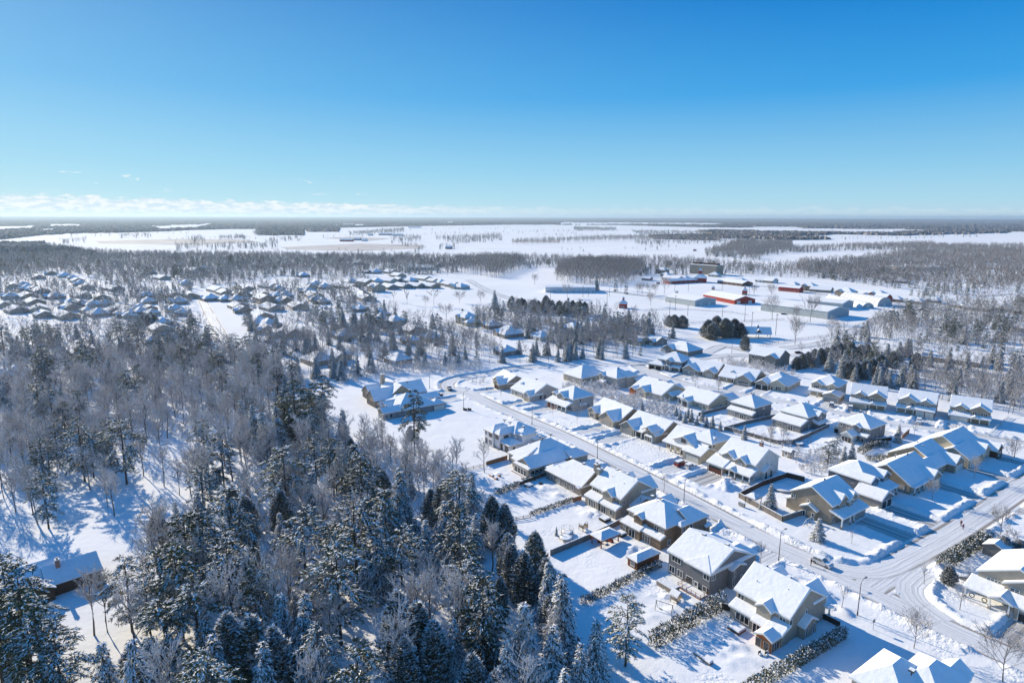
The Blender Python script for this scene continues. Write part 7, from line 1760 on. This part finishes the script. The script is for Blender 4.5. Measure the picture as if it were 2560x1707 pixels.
# ------------------------------------------------------------------ people
def person(px, py, face, coat, trousers, label, h=1.75, arm=0.0, hatm=None):
    x, y = at(px, py); s = h / 1.75
    bm_v = [(0, 0, .95), (0, 0, 1.15), (0, 0, 1.38), (0, 0, 1.50), (0, .01, 1.58), (0, .02, 1.67), (0, .0, 1.75),
            (-.1, 0, .90), (-.11, .10, .50), (-.11, .02, .10), (-.11, .17, .05), (.1, 0, .90), (.11, -.06, .50), (.11, -.20, .10), (.11, -.06, .05),
            (-.2, 0, 1.42), (-.27, .06 + .1 * arm, 1.18), (-.22, .22 + .3 * arm, 1.02 + .25 * arm), (-.21, .29 + .35 * arm, .98 + .3 * arm), (.2, 0, 1.42), (.28, -.05 + .1 * arm, 1.16), (.25, .08 + .3 * arm, .94 + .25 * arm), (.24, .13 + .35 * arm, .88 + .3 * arm)]
    E = [(0, 1), (1, 2), (2, 3), (3, 4), (4, 5), (5, 6), (0, 7), (7, 8), (8, 9), (9, 10), (0, 11), (11, 12), (12, 13), (13, 14), (2, 15), (15, 16), (16, 17), (17, 18), (2, 19), (19, 20), (20, 21), (21, 22)]
    rad = [.17, .16, .19, .07, .07, .105, .08, .11, .085, .06, .05, .11, .085, .06, .05, .09, .07, .05, .045, .09, .07, .05, .045]
    me = bpy.data.meshes.new('person'); me.from_pydata([(a * s, b * s, c * s) for a, b, c in bm_v], E, [])
    tmp = bpy.data.objects.new('person', me); COL.objects.link(tmp)
    sk = tmp.modifiers.new('skin', 'SKIN'); su = tmp.modifiers.new('sub', 'SUBSURF'); su.levels = 1
    for v, r in zip(me.skin_vertices[0].data, rad): v.radius = (r * s, r * s * .8)
    me.skin_vertices[0].data[0].use_root = True
    dg = bpy.context.evaluated_depsgraph_get(); m2 = bpy.data.meshes.new_from_object(tmp.evaluated_get(dg))
    bpy.data.objects.remove(tmp); m2.materials.clear()
    skin = mat('skin', (.55, .34, .25), .6)
    for q in (coat, trousers, skin, hatm or coat): m2.materials.append(q)
    for p in m2.polygons:
        z = p.center.z / s; p.use_smooth = True
        p.material_index = 1 if z < .88 else 3 if z > 1.68 else 2 if z > 1.53 else 0
    o = link('person', m2); o.location = (x, y, 0.02); o.rotation_euler = (0, 0, R_(face)); tag(o, label, 'person')
    return o
CK = mat('coat_dark', (.035, .022, .020), .8); CR = mat('coat_red', (.16, .012, .02), .8); CM = mat('coat_magenta', (.20, .01, .09), .8); TK = mat('trousers_dark', (.02, .02, .028), .8)
person(2027, 1413, -80, CK, TK, 'person in a dark brown coat reaching towards the white car', arm=1.0)
person(2402, 1315, 150, CR, TK, 'walking person in a dark red coat, farther of the pair on the cross street')
person(2407, 1323, 150, CM, TK, 'walking person in a magenta coat, nearer of the pair on the cross street', 1.6)
person(1217, 977, 30, CK, TK, 'tiny person in dark clothes on the driveway of the house at the bend')

# ------------------------------------------------------------------ garden buildings
h = House(None, 'garden_pavilion', 'open timber pavilion with a deep snow roof beside the grey board fence', 'pavilion', loc=at(1450, 1368, 0), ang=A0, wall='orange', trim=mat('cedar_trim', (.22, .08, .04), .6))
o = at(1490, 1362, 2.5)
h.root.location = (*at(*[1350 + 590 / 3.853, 1300 + 205 / 3.853], 2.5), 0)
h.block(-4.3, 0, 0, 6.8, 2.5, 'hip', .40, wall=False)
for q in ((-3.8, .5), (-.5, .5), (-.5, 6.3), (-3.8, 6.3)):
    c = MB(); c.box(q[0] - .11, q[0] + .11, q[1] - .11, q[1] + .11, -.3, 2.7); c.build('post', WOOD, h.root)
h.done()
t = empty('patio_set', h.root.location[:], A0, 'snowy dark sofa set with red cushions under the timber pavilion', 'furniture')
for i, (a0, a1, b0, b1) in enumerate(((-3.4, -.9, 4.4, 5.1), (-3.4, -2.7, 2.0, 4.2))):
    m = MB(); m.box(a0, a1, b0, b1, 0, .5); m.box(a0, a1, b1 - .18, b1, .5, .95) if i == 0 else m.box(a0, a0 + .18, b0, b1, .5, .95); so = m.build('sofa', MATS['dark_trim'], t)
    m = MB(); m.box(a0 + .2, a1 - .1, b0 + .05, b1 - .25, .5, .62); m.build('cushion', mat('red_cushion', (.32, .03, .03), .8), so)
m = MB(); m.box(-2.2, -1.1, 2.4, 3.4, .0, .45); m.box(-2.2, -1.1, 2.4, 3.4, .452, .6, 1); m.build('table', [MATS['dark_trim'], SNOW], t)
def small_shed(key, o, a0, a1, b0, b1, ze, roof, pitch, wall, label, name='garden_shed', cat='shed', trim=TRIMB, wins=(), doors=(), ends='gg'):
    h = House(None, name, label, cat, loc=o, ang=A0, wall=wall, trim=trim); h.block(a0, a1, b0, b1, ze, roof, pitch, oh=.25, ends=ends)
    for w_ in wins: h.win(*w_)
    for d_ in doors: h.door(*d_)
    h.done(); return h
o = at(1350 + 935 / 3.853, 1300 + 415 / 3.853, 2.3)
W['rust'] = siding('rust_boards', (.15, .06, .035), .2, True)
small_shed('', o, -3.4, 0, 0, 8.0, 2.3, 'hy', .42, 'rust', 'rust-brown garden shed with a rounded snow roof beside the low cedar hedge', wins=(('y-', .25, -1.6, .9, 1.1, 1.0, 3),))
o = at(1600 + 1480 / 3.92, 1000 + 520 / 3.92, 2.3)
small_shed('', o, -3.6, 0, 0, 2.8, 2.3, 'gx', .5, 'tan', 'small tan garden shed with white door and snowy gable roof on the open lawn', wins=(('y-', .25, -3.0, 1.1, .4, .5, 1), ('y-', .25, -.7, 1.1, .4, .5, 1)), doors=(('y-', .25, -1.85, GARW),))
o = at(2100 + 1380 / 3.852, 1300 + 330 / 3.852, 0)
small_shed('', o, -.5, 4.5, -.5, 4.0, 2.6, 'gy', .45, 'greige', 'dark shed with a thick snow roof between the hedges at the right edge')
o = at(1600 + 1130 / 3.92, 1000 + 985 / 3.92, 2.0)
g = House(None, 'gazebo', 'white-topped garden gazebo inside the dark corner fence', 'gazebo', loc=o, ang=A0, wall='white', trim=mat('canvas_trim', (.3, .25, .27), .8))
g.block(-3.4, 0, 0, 3.4, 2.2, 'hip', .4, wall=False, oh=.1); g.block(-2.3, -1.1, 1.1, 2.3, 2.9, 'hip', .5, wall=False, oh=.1)
for q in ((-3.2, .2), (-.2, .2), (-.2, 3.2), (-3.2, 3.2)):
    c = MB(); c.box(q[0] - .06, q[0] + .06, q[1] - .06, q[1] + .06, -.3, 2.3); c.build('post', MATS['dark_trim'], g.root)
g.done()
# ------------------------------------------------------------------ small garden things
def boxthing(name, px, py, dims, z, label, cat, m, cap=True, ang=A0, mats=None):
    x, y = at(px, py); r = empty(name, (x, y, .15), ang, label, cat); a, b = dims
    q = MB(); q.box(-a / 2, a / 2, -b / 2, b / 2, -.2, z); q.box(-a / 2 - .05, a / 2 + .05, -b / 2 - .05, b / 2 + .05, z, z + .08); q.build('body', m, r)
    if cap:
        s = MB(); s.box(-a / 2 - .02, a / 2 + .02, -b / 2 - .02, b / 2 + .02, z + .08, z + .26); s.box(-a / 2 + .1, a / 2 - .1, -b / 2 + .1, b / 2 - .1, z + .26, z + .34); s.build('snow_cover', SNOW, r)
    return r
DT = MATS['dark_trim']
boxthing('hot_tub', 1512, 1303, (2.4, 2.2), .85, 'black hot tub with a snow lid behind the three-gabled tan house', 'hot tub', DT)
boxthing('hot_tub', 1552, 1340, (2.2, 2.0), .8, 'dark hot tub with snow lid beside the timber pavilion', 'hot tub', DT)
boxthing('hot_tub', 1841, 1578, (2.6, 2.4), .7, 'square covered hot tub below the windows of the tall beige house', 'hot tub', MATS['brown_trim'])
boxthing('hot_tub', 1322, 1219, (2.2, 1.9), .8, 'low snow-topped tub on the shaded lawn of the taupe bungalow', 'hot tub', DT)
boxthing('storage_box', 1352, 1213, (.8, .8), .7, 'small dark box beside the taupe bungalow', 'box', DT, False)
boxthing('storage_box', 1471, 1258, (1.1, .9), .8, 'dark storage box at the corner of the three-gabled house', 'box', DT)
boxthing('planter', 1229, 1192, (1.8, .9), .5, 'left wooden planter box in the sunroom garden', 'planter', FENCEO); boxthing('planter', 1240, 1200, (1.2, .9), .6, 'middle wooden planter box in the sunroom garden', 'planter', FENCEO); boxthing('planter', 1249, 1193, (.6, .6), .7, 'small square planter, rightmost in the sunroom garden', 'planter', FENCEO)
boxthing('garden_bench', 1746, 1643, (2.0, .5), .4, 'snow-covered bench in the shaded back garden of the tall beige house', 'bench', FENCE); boxthing('garden_table', 1769, 1658, (1.6, 1.1), .5, 'snow-covered table near the bench in the shaded garden', 'table', FENCE)
# swim spa with ribbed cover
x, y = at(1350 + 1200 / 3.853, 1300 + 690 / 3.853); r = empty('swim_spa', (x, y, 0), A0, 'long bin with a ribbed snowy cover beside the grey house deck', 'spa')
q = MB(); q.box(-2.4, 2.2, 0, 2.2, -.3, 1.5); q.build('body', FENCE, r); q = MB()
for i in range(11): q.box(-2.4 + i * .42, -2.4 + i * .42 + .33, -.05, 2.25, 1.5, 1.68)
q.build('snow_cover', SNOW, r)
# trampolines
def trampoline(px, py, R0, label, net=False):
    x, y = at(px, py); r = empty('trampoline', (x, y, .1), 0, label, 'trampoline')
    q = MB(); q.tube([(R0 * math.cos(t), R0 * math.sin(t), .8) for t in [k * math.pi / 12 for k in range(25)]], .07, 5); q.build('rim', DT, r)
    q = MB(); q.lathe([(0, .93), (R0 * .6, .92), (R0 * .95, .86), (R0 * .97, .78)], 24); q.build('snow_cover', SNOW, r, True)
    for k in range(6):
        t = k * math.pi / 3; q = MB(); q.tube([(R0 * math.cos(t), R0 * math.sin(t), -.3), (R0 * math.cos(t), R0 * math.sin(t), 2.0 if net else .8)], .035, 5); q.build('leg', DT, r)
    if net:
        q = MB(); q.tube([(R0 * math.cos(t), R0 * math.sin(t), 2.0) for t in [k * math.pi / 12 for k in range(25)]], .03, 4); q.build('net_ring', DT, r)
trampoline(1415, 1351, 1.7, 'round snow-filled trampoline in front of its netted neighbour'); trampoline(1418, 1337, 1.5, 'netted trampoline behind the low round one', True); trampoline(2399, 1441, 1.9, 'netted trampoline beside the snowy cedar clump', True)
trampoline(1998, 1113, 1.7, 'round trampoline beside the swing frame in the middle row gardens')
# playhouses, swings, goal
def playhouse(px, py, label, k=1.0):
    x, y = at(px, py); r = empty('playhouse', (x, y, 0), A0, label, 'playhouse'); 
    for a, b in ((-.8, -.8), (.8, -.8), (.8, .8), (-.8, .8)):
        q = MB(); q.box(a - .06, a + .06, b - .06, b + .06, -.3, 2.4 * k); q.build('post', FENCE, r)
    q = MB(); q.box(-.9, .9, -.9, .9, 1.1 * k, 1.2 * k); q.box(-.85, .85, .8, .86, 1.2 * k, 1.8 * k); q.box(-.85, .85, -.86, -.8, 1.2 * k, 1.7 * k); q.build('platform', FENCE, r)
    q = MB(); q.poly([(-1.1, -1.1, 2.3 * k), (1.1, -1.1, 2.3 * k), (1.1, 0, 3.2 * k), (-1.1, 0, 3.2 * k)]); q.poly([(1.1, 1.1, 2.3 * k), (-1.1, 1.1, 2.3 * k), (-1.1, 0, 3.2 * k), (1.1, 0, 3.2 * k)])
    q.poly([(-1.1, -1.1, 2.1 * k), (-1.1, 0, 3.0 * k), (1.1, 0, 3.0 * k), (1.1, -1.1, 2.1 * k)]); q.poly([(1.1, 1.1, 2.1 * k), (1.1, 0, 3.0 * k), (-1.1, 0, 3.0 * k), (-1.1, 1.1, 2.1 * k)]); q.build('roof', SNOW, r)
    q = MB(); q.poly([(.9, -.3, 1.15 * k), (2.8, -.3, .1), (2.8, .3, .1), (.9, .3, 1.15 * k)]); q.build('slide', SNOW, r)
playhouse(1458, 1326, 'wooden play tower with snowy roof beside the trampolines'); playhouse(1690, 1508, 'wooden play tower in the mounded garden of the grey house'); 
def swing(px, py, label, ang=0, m=None):
    x, y = at(px, py); r = empty('swing_set', (x, y, 0), R_(ang), label, 'swing'); m = m or TRIMW
    q = MB()
    for a in (-1.7, 1.7):
        for b in (-1, 1): q.tube([(a, b, -.2), (a, 0, 2.2)], .06, 5)
    q.tube([(-1.8, 0, 2.2), (1.8, 0, 2.2)], .06, 5); q.build('frame', m, r)
    for a in (-.8, .6):
        q = MB(); q.tube([(a - .2, 0, 2.2), (a - .2, 0, .6)], .012, 3); q.tube([(a + .2, 0, 2.2), (a + .2, 0, .6)], .012, 3); q.box(a - .25, a + .25, -.12, .12, .55, .62); q.build('swing_seat', DT, r)
swing(1880, 1086, 'white A-frame swing near the long grey fence', 20); swing(2014, 1106, 'wooden swing frame in the corner by the fence end', -30, WOOD); swing(2021, 1314, 'white ladder-like frame beside the beige corner house wall', 40); swing(1660, 1530, 'bare swing frame below the play tower', -30, FENCE)
x, y = at(1279, 1240); r = empty('goal_frame', (x, y, 0), R_(25), 'white football goal frame lying on the shaded snowy lawn', 'goal'); q = MB()
for p0, p1 in (((-1.5, 0, 0), (-1.5, 0, 1.5)), ((1.5, 0, 0), (1.5, 0, 1.5)), ((-1.5, 0, 1.5), (1.5, 0, 1.5)), ((-1.5, 0, 1.5), (-1.5, 1.2, .1)), ((1.5, 0, 1.5), (1.5, 1.2, .1)), ((-1.5, 1.2, .1), (1.5, 1.2, .1))): q.tube([p0, p1], .06, 5)
q.build('frame', TRIMW, r)
# patio furniture heap by the sunroom
x, y = at(1913, 1640); r = empty('patio_furniture', (x, y, .1), .4, 'snow-heaped dark patio furniture beside the orange sunroom', 'furniture')
for a, b in ((-.9, .3), (.1, -.3), (1.0, .4)):
    q = MB(); q.box(a - .3, a + .3, b - .3, b + .3, .35, .42)
    for c_, d_ in ((-.27, -.27), (.27, -.27), (.27, .27), (-.27, .27)): q.box(a + c_ - .03, a + c_ + .03, b + d_ - .03, b + d_ + .03, -.2, .4)
    q.box(a - .3, a + .3, b + .24, b + .3, .42, .95); o = q.build('chair', DT, r); q = MB(); q.lathe([(0, .75), (.18, .70), (.30, .55), (.32, .43)], 10, c=(a, b - .03)); q.build('snow_cover', SNOW, o, True)
# mailbox cluster, bins, sign
x, y = at(1854, 1268); r = empty('mailbox_cluster', (x, y, 0), A0, 'grey community mailbox block on the verge beside the corner fence', 'mailbox')
q = MB(); q.box(-1.0, 1.0, -.25, .25, .5, 1.5); q.build('cabinet', METAL, r)
for i in range(4): q = MB(); q.box(-.98 + i * .5, -.55 + i * .5, -.28, -.24, .55, 1.42); q.build('door', MATS['garage_grey'], r)
q = MB(); q.box(-.8, -.65, -.1, .1, -.3, .5); q.box(.65, .8, -.1, .1, -.3, .5); q.build('leg', POLE, r); q = MB(); q.box(-1.0, 1.0, -.25, .25, 1.5, 1.7); q.build('snow_cover', SNOW, r)
for i, dx in enumerate((-10, -5, 1, 6)): boxthing('bin', 1170 + dx, 1027 + (i % 2), (.6, .6), 1.0, 'black bin standing in the snow beside the street lamp', 'bin', DT, False)['group'] = 'black bins by the street lamp'
x, y = at(2182, 1577); r = empty('footpath_sign', (x, y, 0), R_(20), 'thin sign on a post beside the trodden footpath', 'sign'); q = MB(); q.tube([(0, 0, -.3), (0, 0, 2.6)], .04, 6); q.build('post', METAL, r); q = MB(); q.box(-.3, .3, -.03, -.005, 1.9, 2.6); q.build('sign_plate', METAL, r)
# round pool with its railing inside the corner fence
x, y = at(1957, 1224); r = empty('garden_pool', (x, y, 0), 0, 'round snow-covered pool in the shade of the corner garden', 'pool'); q = MB(); q.lathe([(0, .95), (2.8, .93), (3.1, .85), (3.15, .0)], 28); q.build('snow_cover', SNOW, r, True); q = MB(); q.lathe([(3.22, -.2), (3.22, .8)], 28); q.build('rim', METAL, r)
# ------------------------------------------------------------------ winter air
hz = MB(); hz.box(-30000, 30000, -4000, 30000, -5.0, 125.0)
hm = bpy.data.materials.new('haze_air'); hm.use_nodes = True
hn, hl = hm.node_tree.nodes, hm.node_tree.links
hn.remove(hn['Principled BSDF'])
pv = hn.new('ShaderNodeVolumePrincipled'); pv.inputs['Color'].default_value = (.60, .80, 1.0, 1); pv.inputs['Density'].default_value = 6.0e-5; pv.inputs['Anisotropy'].default_value = .35
hl.new(pv.outputs[0], hn['Material Output'].inputs['Volume'])
tag(hz.build('haze', hm), 'thin bluish winter haze over the whole landscape', 'haze', None, 'stuff')
